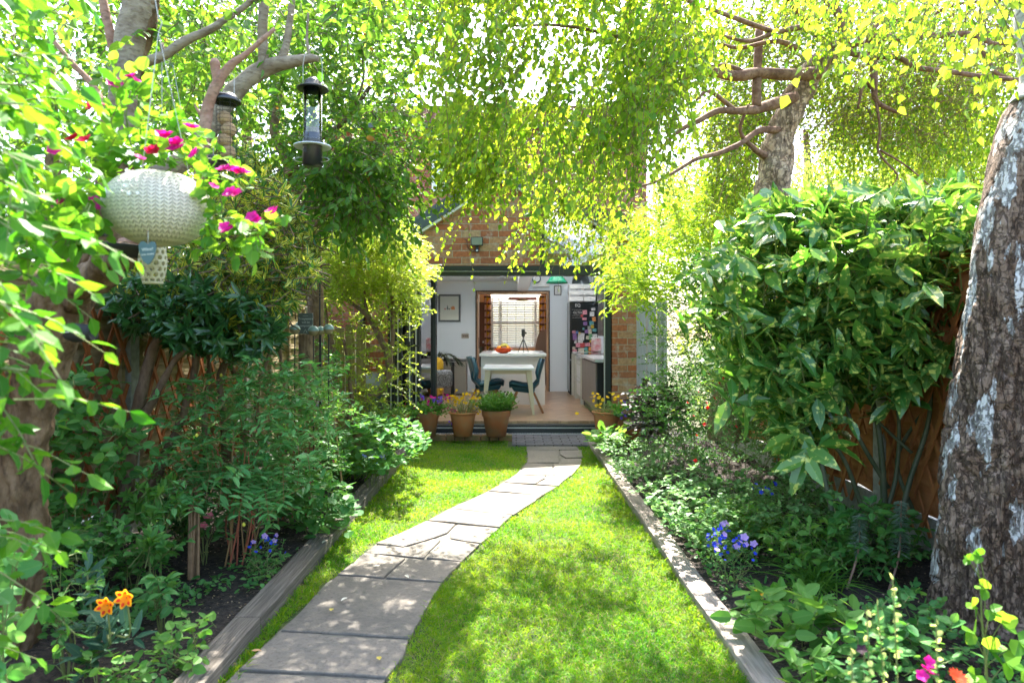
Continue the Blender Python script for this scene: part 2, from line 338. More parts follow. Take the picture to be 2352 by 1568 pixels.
# brick edging row under the pots
be = MB(); x = -.98; i = 0
rs = np.random.RandomState(3)
while x < .0:
    w = .105 if i % 3 else .2
    be.box((x+.004, Y1-.005+rs.rand()*.008, -.02), (min(x+w, .005)-.004, Y1+.108, (.116+rs.rand()*.004))); x += w; i += 1
tag(be.build('brick_edging', mat('mossy_brick', (.28,.15,.07), (.15,.13,.05), 12, rough=.9, bump=.5), bev=.006), 'low row of mossy bricks between lawn and patio below three pots', 'brick edging')
# timber sleepers edging the beds
def sleeper(x0, x1, y0, y1, z, m, label, tilt=0.):
    b = MB(); n = max(2, int((y1-y0)/.12)); ys = np.linspace(y0, y1, n); V = []
    for k, yy in enumerate(ys):
        wz = .003*math.sin(yy*5)+tilt*(yy-y0); wx = .003*math.sin(yy*3.1)
        V += [(x0+wx, yy, -.06), (x1+wx, yy, -.06), (x1+wx, yy, z+wz), (x0+wx, yy, z+wz)]
    fs = [(4*k+j, 4*k+(j+1) % 4, 4*k+4+(j+1) % 4, 4*k+4+j) for k in range(n-1) for j in range(4)]+[(3,2,1,0), (4*n-4,4*n-3,4*n-2,4*n-1)]
    b.add(V, [fs]); tag(b.build('timber_edging', m, bev=.006), label, 'garden edging', 'timber boards edging the lawn')
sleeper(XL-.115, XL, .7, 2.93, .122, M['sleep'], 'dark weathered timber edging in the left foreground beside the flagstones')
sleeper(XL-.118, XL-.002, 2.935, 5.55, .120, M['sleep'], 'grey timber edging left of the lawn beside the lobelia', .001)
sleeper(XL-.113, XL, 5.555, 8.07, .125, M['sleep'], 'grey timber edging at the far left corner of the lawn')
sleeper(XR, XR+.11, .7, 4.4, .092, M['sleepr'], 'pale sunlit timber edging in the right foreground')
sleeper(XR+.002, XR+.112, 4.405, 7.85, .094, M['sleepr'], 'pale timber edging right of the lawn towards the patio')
# flagstone path -------------------------------------------------------
PATHL = [(1207,1024),(1208,1063),(1182,1091),(1156,1107),(1120,1128),(1034,1170),(980,1197),(894,1235),(862,1250),(837,1269),(779,1319),(745,1341),(685,1408),(640,1448),(587,1497),(541,1542),(517,1566),(420,1700),(250,2000)]
PATHR = [(1325,1024),(1337,1040),(1337,1060),(1325,1081),(1312,1092),(1283,1118),(1247,1138),(1231,1152),(1179,1185),(1148,1214),(1106,1248),(1062,1292),(1021,1338),(992,1386),(963,1434),(944,1467),(930,1511),(892,1558),(850,1700),(800,2000)]
PATHPOLY = PATHL+PATHR[::-1]
ST = [[(1207,1025),(1325,1025),(1330,1034),(1208,1034)],
 [(1208,1034),(1285,1034),(1285,1063),(1212,1063)], [(1285,1034),(1337,1034),(1340,1052),(1300,1053),(1285,1044)], [(1286,1053),(1338,1053),(1337,1064),(1286,1064)],
 [(1212,1063),(1272,1064),(1268,1092),(1184,1092)], [(1272,1064),(1337,1064),(1325,1081),(1312,1092),(1268,1092)],
 [(1182,1092),(1253,1093),(1254,1099),(1230,1113),(1156,1108)], [(1254,1093),(1312,1092),(1283,1118),(1230,1113),(1254,1099)],
 [(1156,1108),(1283,1118),(1247,1138),(1120,1128)], [(1120,1128),(1247,1138),(1231,1152),(1180,1184),(1029,1169)],
 [(1029,1169),(1180,1184),(1149,1213),(979,1197)],
 [(979,1197),(1048,1204),(1030,1224),(1000,1236),(924,1259),(862,1250),(894,1235)], [(1050,1204),(1149,1213),(1106,1249),(1032,1237),(1030,1224)],
 [(862,1252),(924,1261),(1000,1238),(1015,1240),(975,1283),(837,1269)], [(1017,1240),(1032,1238),(1106,1250),(1062,1290),(977,1283)],
 [(837,1270),(934,1282),(882,1329),(772,1321)], [(936,1283),(1062,1291),(1019,1338),(884,1329)],
 [(772,1322),(1019,1339),(992,1386),(944,1467),(640,1448)], [(636,1454),(944,1471),(930,1511),(892,1558),(543,1540)],
 [(538,1546),(890,1564),(860,1660),(430,1640)], [(425,1650),(858,1670),(820,1850),(300,1800)]]
pm = MB(); nL = len(PATHL)
jl = [(G(*a, .05), G(*b, .05)) for a, b in zip([PATHL[min(i, nL-1)] for i in range(nL)], [PATHR[min(i, len(PATHR)-1)] for i in range(nL)])]
def path_mesh():
    b = MB()
    for k, poly in enumerate(ST):
        w = np.array([G(x, y, .062)[:2] for x, y in poly]); c = w.mean(0); rr = np.random.RandomState(k)
        area = abs(sum(w[i][0]*w[(i+1) % len(w)][1]-w[(i+1) % len(w)][0]*w[i][1] for i in range(len(w))))/2
        # subdivide the outline and roughen it
        o = []
        for i in range(len(w)):
            a, e = w[i], w[(i+1) % len(w)]; m = max(1, int(np.linalg.norm(e-a)/.05))
            for j in range(m): o.append(a+(e-a)*j/m)
        o = np.array(o); d = c-o; dl = np.linalg.norm(d, axis=1, keepdims=True); o = o+d/dl*(.008+rr.rand(len(o), 1)*.006)
        n = len(o); z = .066+rr.rand()*.006; tx, ty = (rr.rand(2)-.5)*.02
        def ring(s, zz): q = c+(o-c)*s; return np.column_stack([q, zz+(q[:, 0]-c[0])*tx+(q[:, 1]-c[1])*ty])
        rings = [ring(1, -.03*np.ones(n)), ring(1, z-.004), ring(.985, z)]
        for s in (.8, .6, .4, .2): rings.append(ring(s, z))
        V = np.vstack(rings+[[c[0], c[1], z]]); t = len(rings)
        dd = vnoise(V, 5, k)*.006+vnoise(V*A(1, 1, 0), 14, k)*.003; V[2*n:, 2] += dd[2*n:]-.005
        i0 = np.arange(n); j0 = (i0+1) % n
        fs = np.concatenate([np.stack([r*n+i0, r*n+j0, (r+1)*n+j0, (r+1)*n+i0], 1) for r in range(t-1)])
        b.add(V, [fs, np.stack([(t-1)*n+i0, (t-1)*n+j0, np.full(n, t*n)], 1)])
    return b
def flag_mat():
    m = bpy.data.materials.new('sandstone_flag_rough'); m.use_nodes = True; n = m.node_tree; L = n.links.new; b = n.nodes['Principled BSDF']
    g = n.nodes.new('ShaderNodeNewGeometry'); rp = g.outputs['Random Per Island']
    c = mixc(n, L, rp, (.115, .105, .092), (.180, .160, .138)); f = noise(n, L, 3, 8, rough=.65)
    c = mixc(n, L, ramp(n, L, f, .35, .7), c, (.20, .172, .142)); f2 = noise(n, L, 45, 5, rough=.7); c = mixc(n, L, ramp(n, L, f2, .5, .8), c, (.075, .068, .058))
    f5 = noise(n, L, 1.7, 5); c = mixc(n, L, mathn(n, L, 'MULTIPLY', ramp(n, L, f5, .52, .7), .5), c, (.09, .09, .075))
    L(c, b.inputs['Base Color']); b.inputs['Roughness'].default_value = .8; b.inputs['Specular IOR Level'].default_value = .25
    f3 = noise(n, L, 2.6, 3, rough=.5); w = mathn(n, L, 'MULTIPLY', f3, 9); fl = mathn(n, L, 'FLOOR', w); st_ = mathn(n, L, 'ADD', mathn(n, L, 'MULTIPLY', fl, .35), mathn(n, L, 'MULTIPLY', f2, .5)); st_ = mathn(n, L, 'ADD', st_, f)
    k = n.nodes.new('ShaderNodeBump'); k.inputs['Strength'].default_value = 1.; k.inputs['Distance'].default_value = .011; L(st_, k.inputs['Height']); L(k.outputs[0], b.inputs['Normal']); return m
path = struct('path', path_mesh(), flag_mat())
jb = MB(); V = []
for a, e in jl: V += [(a[0]+.01, a[1], .056), (e[0]-.01, e[1], .056)]
jb.add(V, [[(2*i+1, 2*i, 2*i+2, 2*i+3) for i in range(nL-1)]]); struct('path_bed', jb, M['joint'])
# ================================================================== HOUSE EXTENSION
YF = 8.6; sF = YF/F
fx = lambda px, d=YF: (px-CX)*d/F
fz = lambda py, d=YF: HC-(py-CY)*d/F
ext = root('brick_extension', 'gabled red brick kitchen extension with dark bifold doors folded open to its left', 'house extension', (0, YF, 0))
XO0, XO1 = fx(905), fx(1400); ZH = fz(610); AX, AZ = fx(1150), fz(414); EL, EZL = fx(850), fz(606); ER, EZR = fx(1462), fz(556)
ZLi = lambda x: AZ+(EZL-AZ)*(x-AX)/(EL-AX) if x < AX else AZ+(EZR-AZ)*(x-AX)/(ER-AX)
XM = fx(1240)
wb = MB()
wb.prismy([(XO0, ZH), (XM, ZH), (XM, ZLi(XM)), (AX, AZ), (XO0, ZLi(XO0))], YF, YF+.25)
wb.prismy([(EL, -.05), (XO0, -.05), (XO0, ZLi(XO0)), (EL, EZL)], YF, YF+.25)
wb.prismy([(XO1+.02, -.05), (ER, -.05), (ER, EZR), (XO1+.02, ZLi(XO1+.02))], YF, YF+.25)
wb.box((EL, YF+.25, -.05), (EL+.2, 13.0, EZL-.1)); wb.box((ER, YF+.25, -.05), (ER+.2, 13.0, EZR-.1))
wpart(wb, 'wall', M['brick'], ext)
# glazed gable corner
gb = MB(); gx1 = XO1+.02
for a, e in (((XM+.03, ZH), (XM+.03, ZLi(XM)-.02)),): gb.beam((a[0], YF+.06, a[1]), (e[0], YF+.06, e[1]), .06, .12, (0, 1, 0))
gb.beam((XM, YF+.06, ZLi(XM)-.03), (gx1, YF+.06, ZLi(gx1)-.03), .06, .06, (0, 1, 0)); gb.box((XM, YF-.012, ZH-.12), (gx1, YF+.12, ZH+.0))
gf = wpart(gb, 'gable_window_frame', M['anth'], ext)
wpart(MB().prismy([(XM+.06, ZH), (gx1, ZH), (gx1, ZLi(gx1)-.05), (XM+.06, ZLi(XM+.06)-.05)], YF+.05, YF+.056), 'gable_window_pane', glassm('gable_pane', (.9,.94,.94), .12), ext)
# brick band set behind the glazing to imitate brick reflected in the pane
wpart(MB().box((XM+.05, YF+.07, ZH+.002), (gx1, YF+.2, ZH+.16)), 'reflected_brick_band', M['brick'], ext)
fa = MB()
for (x0, z0), (x1, z1) in (((EL-.18, ZLi(EL-.18)), (AX, AZ)), ((AX, AZ), (ER+.15, ZLi(ER+.15)))):
    fa.prismy([(x0, z0), (x1, z1), (x1, z1+.15), (x0, z0+.15)], YF-.10, YF+.02)
wpart(fa, 'fascia', M['anthl'], ext)
fa = MB()
for (x0, z0), (x1, z1) in (((EL-.18, ZLi(EL-.18)), (AX, AZ)), ((AX, AZ), (ER+.15, ZLi(ER+.15)))):
    fa.prismy([(x0, z0-.035), (x1, z1-.035), (x1, z1-.001), (x0, z0-.001)], YF-.08, YF-.001)
wpart(fa, 'soffit_trim', M['white'], ext)
rl = MB(); LG0, LG1 = EL+.35, AX-.15
sl_ = lambda x0, x1, ya, yb, o=.152, t=.048: rl.prismy([(x0, ZLi(x0)+o), (x1, ZLi(x1)+o), (x1, ZLi(x1)+o+t), (x0, ZLi(x0)+o+t)], ya, yb)
sl_(EL-.18, LG0, YF-.1, 13.0); sl_(LG1, AX, YF-.1, 13.0); sl_(LG0, LG1, YF-.1, YF+.45); sl_(LG0, LG1, 11.7, 13.0)
wpart(MB().prismy([(LG0, ZLi(LG0)+.17), (LG1, ZLi(LG1)+.17), (LG1, ZLi(LG1)+.18), (LG0, ZLi(LG0)+.18)], YF+.45, 11.7), 'rooflight', M['opal'], ext)  # unseen left rooflight, added to spread sunlight into the kitchen
RG0, RG1 = AX+.25, ER-.35
rz_ = lambda x: ZLi(x)+.152
rl.prismy([(AX, rz_(AX)), (RG0, rz_(RG0)), (RG0, rz_(RG0)+.05), (AX, rz_(AX)+.05)], YF-.1, 13.0)
rl.prismy([(RG1, rz_(RG1)), (ER+.15, rz_(ER+.15)), (ER+.15, rz_(ER+.15)+.05), (RG1, rz_(RG1)+.05)], YF-.1, 13.0)
rl.prismy([(RG0, rz_(RG0)), (RG1, rz_(RG1)), (RG1, rz_(RG1)+.05), (RG0, rz_(RG0)+.05)], YF-.1, YF+.5)
rl.prismy([(RG0, rz_(RG0)), (RG1, rz_(RG1)), (RG1, rz_(RG1)+.05), (RG0, rz_(RG0)+.05)], 12.6, 13.0)
wpart(rl, 'roof', M['slate'], ext)
wpart(MB().prismy([(RG0, rz_(RG0)+.02), (RG1, rz_(RG1)+.02), (RG1, rz_(RG1)+.03), (RG0, rz_(RG0)+.03)], YF+.5, 12.6), 'rooflight', M['opal'], ext)
for yy in (9.6, 10.6, 11.6): wpart(MB().prismy([(RG0, rz_(RG0)-.06), (RG1, rz_(RG1)-.06), (RG1, rz_(RG1)+.06), (RG0, rz_(RG0)+.06)], yy, yy+.05), 'rooflight_bar', M['white'], ext)
# door frame
fr = MB()
fr.box((XO0, YF+.01, ZH-.07), (XO1+.02, YF+.16, ZH-.001)); fr.box((XO0, YF-.012, ZH-.055), (XM, YF+.03, ZH-.003))
fr.box((XO0, YF+.03, ZH-.125), (XO1, YF+.13, ZH-.07)); 
fr.box((XO1-.055, YF+.0, .2), (XO1+.03, YF+.14, ZH-.12)); fr.box((XO0-.02, YF+.0, .2), (XO0+.06, YF+.14, ZH-.12))
wpart(fr, 'door_frame', M['anth'], ext)
wpart(MB().box((XO1-.068, YF-.002, .215), (XO1-.056, YF+.02, ZH-.13)).box((XO0+.02, YF-.0085, ZH-.0755), (XO1, YF+.0, ZH-.0705)), 'frame_strip', M['alu'], ext)
th = MB().box((XO0, YF-.04, .06), (XO1, YF+.14, .13)).box((XO0, YF-.02, .142), (XO1, YF+.14, .165))
wpart(th, 'threshold', M['anth'], ext); wpart(MB().box((XO0, YF-.045, .131), (XO1, YF+.12, .141)), 'threshold_strip', M['alu'], ext)
# folded door leaves
def leaf(p, q, name='door_leaf', glass='pane', handle=False):
    p = A(*p); q = A(*q); z0, z1 = .18, ZH-.10; fw = .075; b = MB(); d = norm(q-p); up = (0, 0, 1); t = .055
    def bar(a, za, e, ze, w, h): b.beam((a[0], a[1], za), (e[0], e[1], ze), w, h)
    b.beam((*p, z0+fw/2), (*q, z0+fw/2), t, fw); b.beam((*p, z1-fw/2), (*q, z1-fw/2), t, fw)
    for c in (p+d*fw/2, q-d*fw/2): b.beam((c[0], c[1], z0+fw), (c[0], c[1], z1-fw), t, fw, (-d[1], d[0], 0))
    o = wpart(b, name, M['anth'], ext)
    g = MB().beam((*(p+d*fw), (z0+z1)/2), (*(q-d*fw), (z0+z1)/2), .012, z1-z0-2*fw); wpart(g, 'pane', M[glass], o) if 0 else g.build('pane', M[glass], o, off=tuple(ext.location))
    s = MB(); n_ = A(-d[1], d[0]); c = q+d*.005
    s.beam((c[0], c[1], z0), (c[0], c[1], z1), .022, .012, (-d[1], d[0], 0)); s.build('edge_strip', M['alu'], o, off=tuple(ext.location))
    if handle:
        h = MB(); hz = 1.17; c = q-d*.05+A(-.0, -.05); h.box((c[0]-.012, c[1]-.02, hz-.1), (c[0]+.012, c[1]+.01, hz+.06)); h.box((c[0], c[1]-.045, hz+.0), (c[0]+.11, c[1]-.025, hz+.02)); h.build('handle', M['black'], o, off=tuple(ext.location))
leaf((fx(908), YF+.02), (fx(898, 8.0), 8.0)); leaf((fx(930), YF+.02), (fx(914, 7.95), 7.95)); leaf((fx(945), YF+.05), (fx(941, 7.95), 7.95), handle=True)
leaf((fx(998, 8.55), 8.55), (fx(956, 7.97), 7.97), glass='glassr')
# outside left: old brick return wall, downpipe
ow = MB().box((-4.2, 9.3, -.05), (EL-.0, 9.5, 2.6)); 
old = root('neighbouring_wall', 'old red brick wall left of the folded doors behind the arching shrub', 'wall', (-2.8, 9.3, 0)); wpart(MB().box((-4.2, 9.3, -.05), (EL, 9.5, 3.4)), 'wall', M['brickw'], old)
wpart(MB().lathe([(.035, -.05), (.035, 3.3)], (fx(832, 9.2), 9.24, 0), 10), 'downpipe', M['black'], old)
# main two-storey house
mh = root('brick_house', 'tall brick house with tiled roof and blue topped window behind the gabled extension', 'house', (0, 13, 0))
hw = MB(); z0h = 2.45; d0 = 13.15
hz = lambda py: HC-(py-CY)*d0/F; hx = lambda px: (px-CX)*d0/F
wx0, wx1, wz0, wz1 = hx(992), hx(1066), hz(440), hz(318)
TOP = hz(290)
hw.box((-3.6, 13.15, z0h), (wx0, 13.4, TOP)); hw.box((wx1, 13.15, z0h), (2.6, 13.4, TOP)); hw.box((wx0, 13.15, z0h), (wx1, 13.4, wz0)); hw.box((wx0, 13.15, wz1), (wx1, 13.4, TOP))
hw.box((-3.6, 13.15, -.05), (-1.75, 13.4, z0h)); hw.box((1.9, 13.15, -.05), (2.6, 13.4, z0h)); hw.box((-3.6, 13.4, -.05), (-3.4, 17.4, TOP)); hw.box((2.4, 13.4, -.05), (2.6, 17.4, .8)); hw.box((2.4, 13.4, 2.9), (2.6, 17.4, TOP))  # right wall gap at window height, added to brighten the front room
hw.box((-3.6, 17.2, -.05), (-1.2, 17.4, TOP)); hw.box((1.2, 17.2, -.05), (2.6, 17.4, TOP)); hw.box((-1.2, 17.2, 2.9), (1.2, 17.4, TOP))
wpart(hw, 'wall', M['brickw'], mh)
tm = MB(); rt_, rb_ = hz(222), TOP; ny = 40
nx = 500; xs = np.linspace(-3.75, 2.75, nx); prof = .022*np.abs(np.sin(xs*math.pi/.24)); V = []; rows = 12; fs = []
for r in range(rows):
    for e in (0, 1):
        t = (r+e)/rows; V.append(np.column_stack([xs, 12.95+t*1.2+0*xs, rb_-.05+t*(rt_-rb_)*1.3+prof+(.03 if not e else 0)]))
    i = np.arange(nx-1)+r*2*nx; fs.append(np.stack([i, i+1, i+nx+1, i+nx], 1))
tm.add(np.vstack(V), fs); tm.box((-3.75, 14.1, rb_+.25), (2.75, 14.3, rb_-.05+(rt_-rb_)*1.3+.02)); wpart(tm, 'roof', mat('roof_tiles', (.20,.12,.09), (.28,.19,.15), 3, rough=.85), mh)
wpart(MB().box((-3.75, 12.9, TOP-.10), (2.75, 12.95, TOP-.0)), 'gutter', M['anthl'], mh)
wf = MB(); cxw = (wx0+wx1)/2
for a, e in (((wx0, wz0), (wx1, wz0+.06)), ((wx0, wz1-.06), (wx1, wz1)), ((wx0, wz0+.06), (wx0+.06, wz1-.06)), ((wx1-.06, wz0+.06), (wx1, wz1-.06)), ((cxw-.03, wz0+.06), (cxw+.03, wz1-.06))): wf.box((a[0], 13.12, a[1]), (e[0], 13.2, e[1]))
w1 = wpart(wf, 'window', M['white'], mh); MB().box((wx0+.06, 13.16, wz0+.06), (wx1-.06, 13.165, wz1-.06)).build('pane', glassm('sky_pane', (.3,.35,.4), .6), w1, off=(0, 13, 0))
wpart(MB().box((wx0-.12, 13.1, wz1), (wx1+.12, 13.148, wz1+.14)), 'window_head', mat('blue_paint', (.05,.16,.50)), mh)
# ================================================================== KITCHEN INTERIOR
ZK = .2; XLw, XRw = EL+.2, ER
kf = MB().box((XLw, YF+.14, ZK-.06), (XRw, 13.0, ZK)); kf.box((-.75, 13.0, ZK-.06), (.75, 17.2, ZK-.001)); kf.box((-1.2,13.4,ZK-.08),(-.75,17.2,ZK-.001)); kf.box((.75,13.4,ZK-.08),(1.2,17.2,ZK-.001))
def herring():
    m = bpy.data.materials.new('herringbone_oak'); m.use_nodes = True; n = m.node_tree; L = n.links.new; b = n.nodes['Principled BSDF']
    g = n.nodes.new('ShaderNodeNewGeometry'); s = n.nodes.new('ShaderNodeSeparateXYZ'); L(g.outputs['Position'], s.inputs[0])
    col = mathn(n, L, 'DIVIDE', mathn(n, L, 'ADD', s.outputs[0], 20), .40); fr_ = mathn(n, L, 'FRACT', col); tri = mathn(n, L, 'ABSOLUTE', mathn(n, L, 'SUBTRACT', fr_, .5))
    yy = mathn(n, L, 'DIVIDE', mathn(n, L, 'SUBTRACT', s.outputs[1], mathn(n, L, 'MULTIPLY', tri, .40)), .105)
    c = n.nodes.new('ShaderNodeCombineXYZ'); L(mathn(n, L, 'FLOOR', mathn(n, L, 'MULTIPLY', col, 2)), c.inputs[0]); L(mathn(n, L, 'FLOOR', yy), c.inputs[1])
    wn = n.nodes.new('ShaderNodeTexWhiteNoise'); wn.noise_dimensions = '2D'; L(c.outputs[0], wn.inputs[0]); cc = mixc(n, L, wn.outputs[0], (.27, .15, .08), (.52, .34, .20))
    ns = noise(n, L, 14, 4, vec=g.outputs['Position']); cc = mixc(n, L, ramp(n, L, ns, .3, .8), cc, (.40, .25, .15))
    gp = mathn(n, L, 'LESS_THAN', mathn(n, L, 'FRACT', yy), .05); cc = mixc(n, L, mathn(n, L, 'MULTIPLY', gp, .7), cc, (.12, .07, .04))
    L(cc, b.inputs['Base Color']); b.inputs['Roughness'].default_value = .28; return m
struct('kitchen_floor', kf, herring())
D = 13.0
ox0, ox1, oz = fx(1095, D), fx(1260, D), fz(670, D)
kw = MB(); ztop = AZ
kw.box((XLw, D, ZK), (ox0-.02, D+.15, oz+.02)); kw.box((ox1+.02, D, ZK), (XRw, D+.15, oz+.02)); kw.prismy([(XLw, oz+.02), (XRw, oz+.02), (XRw, ZLi(XRw)+.14), (AX, AZ+.14), (XLw, ZLi(XLw)+.14)], D, D+.15)
kw.box((XLw, YF+.25, ZK), (XLw+.02, D, EZL-.15)); kw.box((XRw-.02, YF+.25, ZK), (XRw, D, EZR-.12))
struct('kitchen_wall', kw, M['wallw'])
kc = MB(); kc.box((XLw+.02, 11.8, 2.295), (.10, D-.001, 2.34)); kc.box((XLw+.02, 11.8, 2.34), (.084, 11.83, 3.05)); kc.box((XLw+.02, D-.04, 2.262), (.10, D-.002, 2.294)); kc.box((.085, 11.8, 2.34), (.10, D-.001, 3.1))  # flat ceiling stops short so the added left rooflight reaches the room
struct('kitchen_ceiling', kc, M['ceil'])
tag(MB().box((.10, YF+.3, 2.11), (.30, D-.001, 2.30)).build('ceiling_beam', M['white'], bev=.01), 'white boxed ceiling beam running back from the door to the wall', 'beam')
# roof slope lining right
rlm = MB()
for x0, x1, ya, yb in ((.30, RG0, YF+.26, D), (RG1, XRw, YF+.26, D), (max(.3, RG0), RG1, 12.6, D), (max(.3, RG0), RG1, YF+.26, YF+.5)):
    if x1 > x0: rlm.prismy([(x0, ZLi(x0)+.10), (x1, ZLi(x1)+.10), (x1, ZLi(x1)+.13), (x0, ZLi(x0)+.13)], ya, yb)
struct('sloping_ceiling', rlm, M['white'])
# oak lined opening
al = root('lined_opening', 'tall square opening lined in oak with a thin black edge in the back wall', 'door opening', ((ox0+ox1)/2, D, ZK))
b = MB(); t = .03
b.box((ox0, D-.02, ZK), (ox0+t, D+.42, oz-t)); b.box((ox1-t, D-.02, ZK), (ox1, D+.42, oz-t)); b.box((ox0, D-.02, oz-t), (ox1, D+.42, oz)); wpart(b, 'lining', M['oakf'], al)
b = MB(); b.box((ox0-.022, D-.024, ZK), (ox0, D+.0, oz)); b.box((ox1, D-.024, ZK), (ox1+.022, D, oz)); b.box((ox0-.022, D-.024, oz), (ox1+.022, D, oz+.022)); wpart(b, 'edge_trim', M['blackm'], al)
wpart(MB().box((ox0+t, D+.1, 1.02), (ox0+t+.006, D+.2, 1.22)), 'pull_handle', M['blackm'], al)
# front room
W2 = 17.0; wx0, wx1, wz0, wz1 = fx(1127, W2), fx(1243, W2), fz(799, W2), fz(683, W2)
fw = MB(); fw.box((-1.2, W2, ZK), (1.2, W2+.1, wz0)); fw.box((-1.2, W2, wz0), (wx0, W2+.1, 2.6)); fw.box((wx1, W2, wz0), (1.2, W2+.1, 2.6)); fw.box((-1.2, 13.42, ZK), (-1.18, W2, 2.6)); fw.box((1.18, 13.42, ZK), (1.2, 14.2, 2.6)); fw.box((1.18, 14.2, ZK), (1.2, W2-.4, .9)); fw.box((1.18, W2-.4, ZK), (1.2, W2, 2.6))  # open above the window and on the unseen right, added for more daylight
struct('front_room_wall', fw, M['peach']); struct('front_room_ceiling', MB().box((-1.2, 13.41, 2.6), (1.2, 17.2, 2.63)), M['ceil'])
win = root('bay_window', 'white sash bay window behind the slatted blind at the far end of the house', 'window', (0, W2, wz0))
b = MB()
for a in (wx0, fx(1147, W2), fx(1232, W2)-.05, wx1-.05): b.box((a, W2+.02, wz0), (a+.06, W2+.08, wz1))
for z in (wz0, (wz0+wz1)/2-.02, wz1-.05): b.box((wx0, W2+.015, z), (wx1, W2+.085, z+.05))
wpart(b, 'frame', M['white'], win); wpart(MB().box((wx0, W2+.05, wz0), (wx1, W2+.052, wz1)), 'pane', M['pane'], win)
bl = root('slatted_blind', 'white slatted wooden blind glowing with daylight across the bay window', 'blind', (0, W2-.06, wz1)); b = MB()
zz = wz0
while zz < 2.5: b.add([(wx0+.01, W2-.085, zz), (wx1-.01, W2-.085, zz), (wx1-.01, W2-.045, zz+.045), (wx0+.01, W2-.045, zz+.045)], [[(0,1,2,3)]]); zz += .058
wpart(b, 'slats', M['blind'], bl); b = MB()
for px in (1132, 1146, 1165, 1185, 1205, 1224, 1238): b.box((fx(px, W2)-.006, W2-.085, wz0), (fx(px, W2)+.006, W2-.08, wz1))
wpart(b, 'ladder_cords', M['white'], bl)
def curtm():
    m = bpy.data.materials.new('curtain_geometric'); m.use_nodes = True; n = m.node_tree; L = n.links.new; b = n.nodes['Principled BSDF']
    tc = n.nodes.new('ShaderNodeNewGeometry'); s = n.nodes.new('ShaderNodeSeparateXYZ'); L(tc.outputs['Position'], s.inputs[0])
    u = mathn(n, L, 'DIVIDE', mathn(n, L, 'ADD', s.outputs[0], 20), .13); v = mathn(n, L, 'DIVIDE', s.outputs[2], .17)
    fu = mathn(n, L, 'FRACT', u); fv = mathn(n, L, 'FRACT', v); k1 = mathn(n, L, 'GREATER_THAN', fu, fv); k2 = mathn(n, L, 'GREATER_THAN', mathn(n, L, 'ADD', fu, fv), 1.)
    c = mixc(n, L, k1, (.80, .52, .06), (.74, .54, .45)); c = mixc(n, L, mathn(n, L, 'MULTIPLY', k2, mathn(n, L, 'GREATER_THAN', fv, .74)), c, (.13, .07, .06)); L(c, b.inputs['Base Color']); b.inputs['Roughness'].default_value = .9
    tr = n.nodes.new('ShaderNodeBsdfTranslucent'); L(c, tr.inputs[0]); mx = n.nodes.new('ShaderNodeMixShader'); L(b.outputs[0], mx.inputs[1]); L(tr.outputs[0], mx.inputs[2]); L(mx.outputs[0], n.nodes['Material Output'].inputs[0])
    return m
M['curt'] = curtm()
for (a, e, lb) in ((1111, 1128, 'yellow and brown triangle patterned curtain left of the blind'), (1239, 1256, 'yellow and brown triangle patterned curtain right of the blind')):
    n_ = 40; xs = np.linspace(fx(a, W2-.2), fx(e, W2-.2), n_); ys = W2-.2+.035*np.sin(np.linspace(0, 6*math.pi, n_)); V = np.vstack([np.column_stack([xs, ys, 0*xs+z]) for z in (ZK+.3, wz1+.04)]+[np.column_stack([xs, ys+.012, 0*xs+z]) for z in (ZK+.3, wz1+.04)])
    i = np.arange(n_-1); tag(MB().add(V, [np.stack([i, i+1, i+1+n_, i+n_], 1), np.stack([i+1+2*n_, i+2*n_, i+3*n_, i+1+3*n_], 1)]).build('curtain', M['curt']), lb, 'curtain', 'curtains at the bay window')
idr = root('interior_door', 'dark brown interior door seen edge on left of the curtain', 'door', (fx(1107, 15.5), 15.5, ZK)); wpart(MB().box((fx(1100, 15.5), 15.48, ZK), (fx(1113, 15.5), 15.52, fz(694, 15.5))), 'door_panel', mat('brown_door', (.10,.035,.012)), idr)
wpart(MB().lathe([(0,-.04),(.02,-.035),(.025,0)], (fx(1110,15.5),15.48,1.1), 8, 'y'), 'handle', M['alu'], idr)
def lathe_obj(prof, name, m, parent=None, c=(0,0,0), n=28, axis='z', smooth=True, off=None): return MB().lathe(prof, c, n, axis).build(name, m, parent, smooth=smooth, off=off)
lp = root('ceiling_lamp', 'small beige dome lamp hanging below a dark red bar in the front room', 'lamp', (fx(1200, 15), 15, fz(691, 15)))
lathe_obj([(.02,.05),(.08,.04),(.15,.0),(.148,0),(.07,.03),(0,.04)], 'lamp_shade', mat('beige_shade', (.45,.32,.2)), lp); MB().box((-.005,-.005,.05),(.005,.005,.55)).build('cord', M['blackm'], lp)
b = MB().box((fx(1168, 16), 16.0, fz(688, 16)), (fx(1232, 16), 16.06, fz(682.5, 16))); tag(b.build('red_shelf', mat('dark_red', (.25,.012,.01))), 'dark red bar above the blind', 'shelf')
# island ---------------------------------------------------------------
isl = root('kitchen_island', 'plain white kitchen island behind the dining table', 'kitchen island', (fx(1178, 10.8), 10.8, ZK))
wpart(MB().box((fx(1104, 10.6), 10.66, ZK), (fx(1252, 10.6), 12.1, .95)), 'cabinet', M['white'], isl, bev=.004); wpart(MB().box((fx(1101, 10.6), 10.6, .955), (fx(1255, 10.6), 12.2, 1.0)), 'worktop', mat('pale_worktop', (.72,.76,.78), rough=.15), isl, bev=.004)
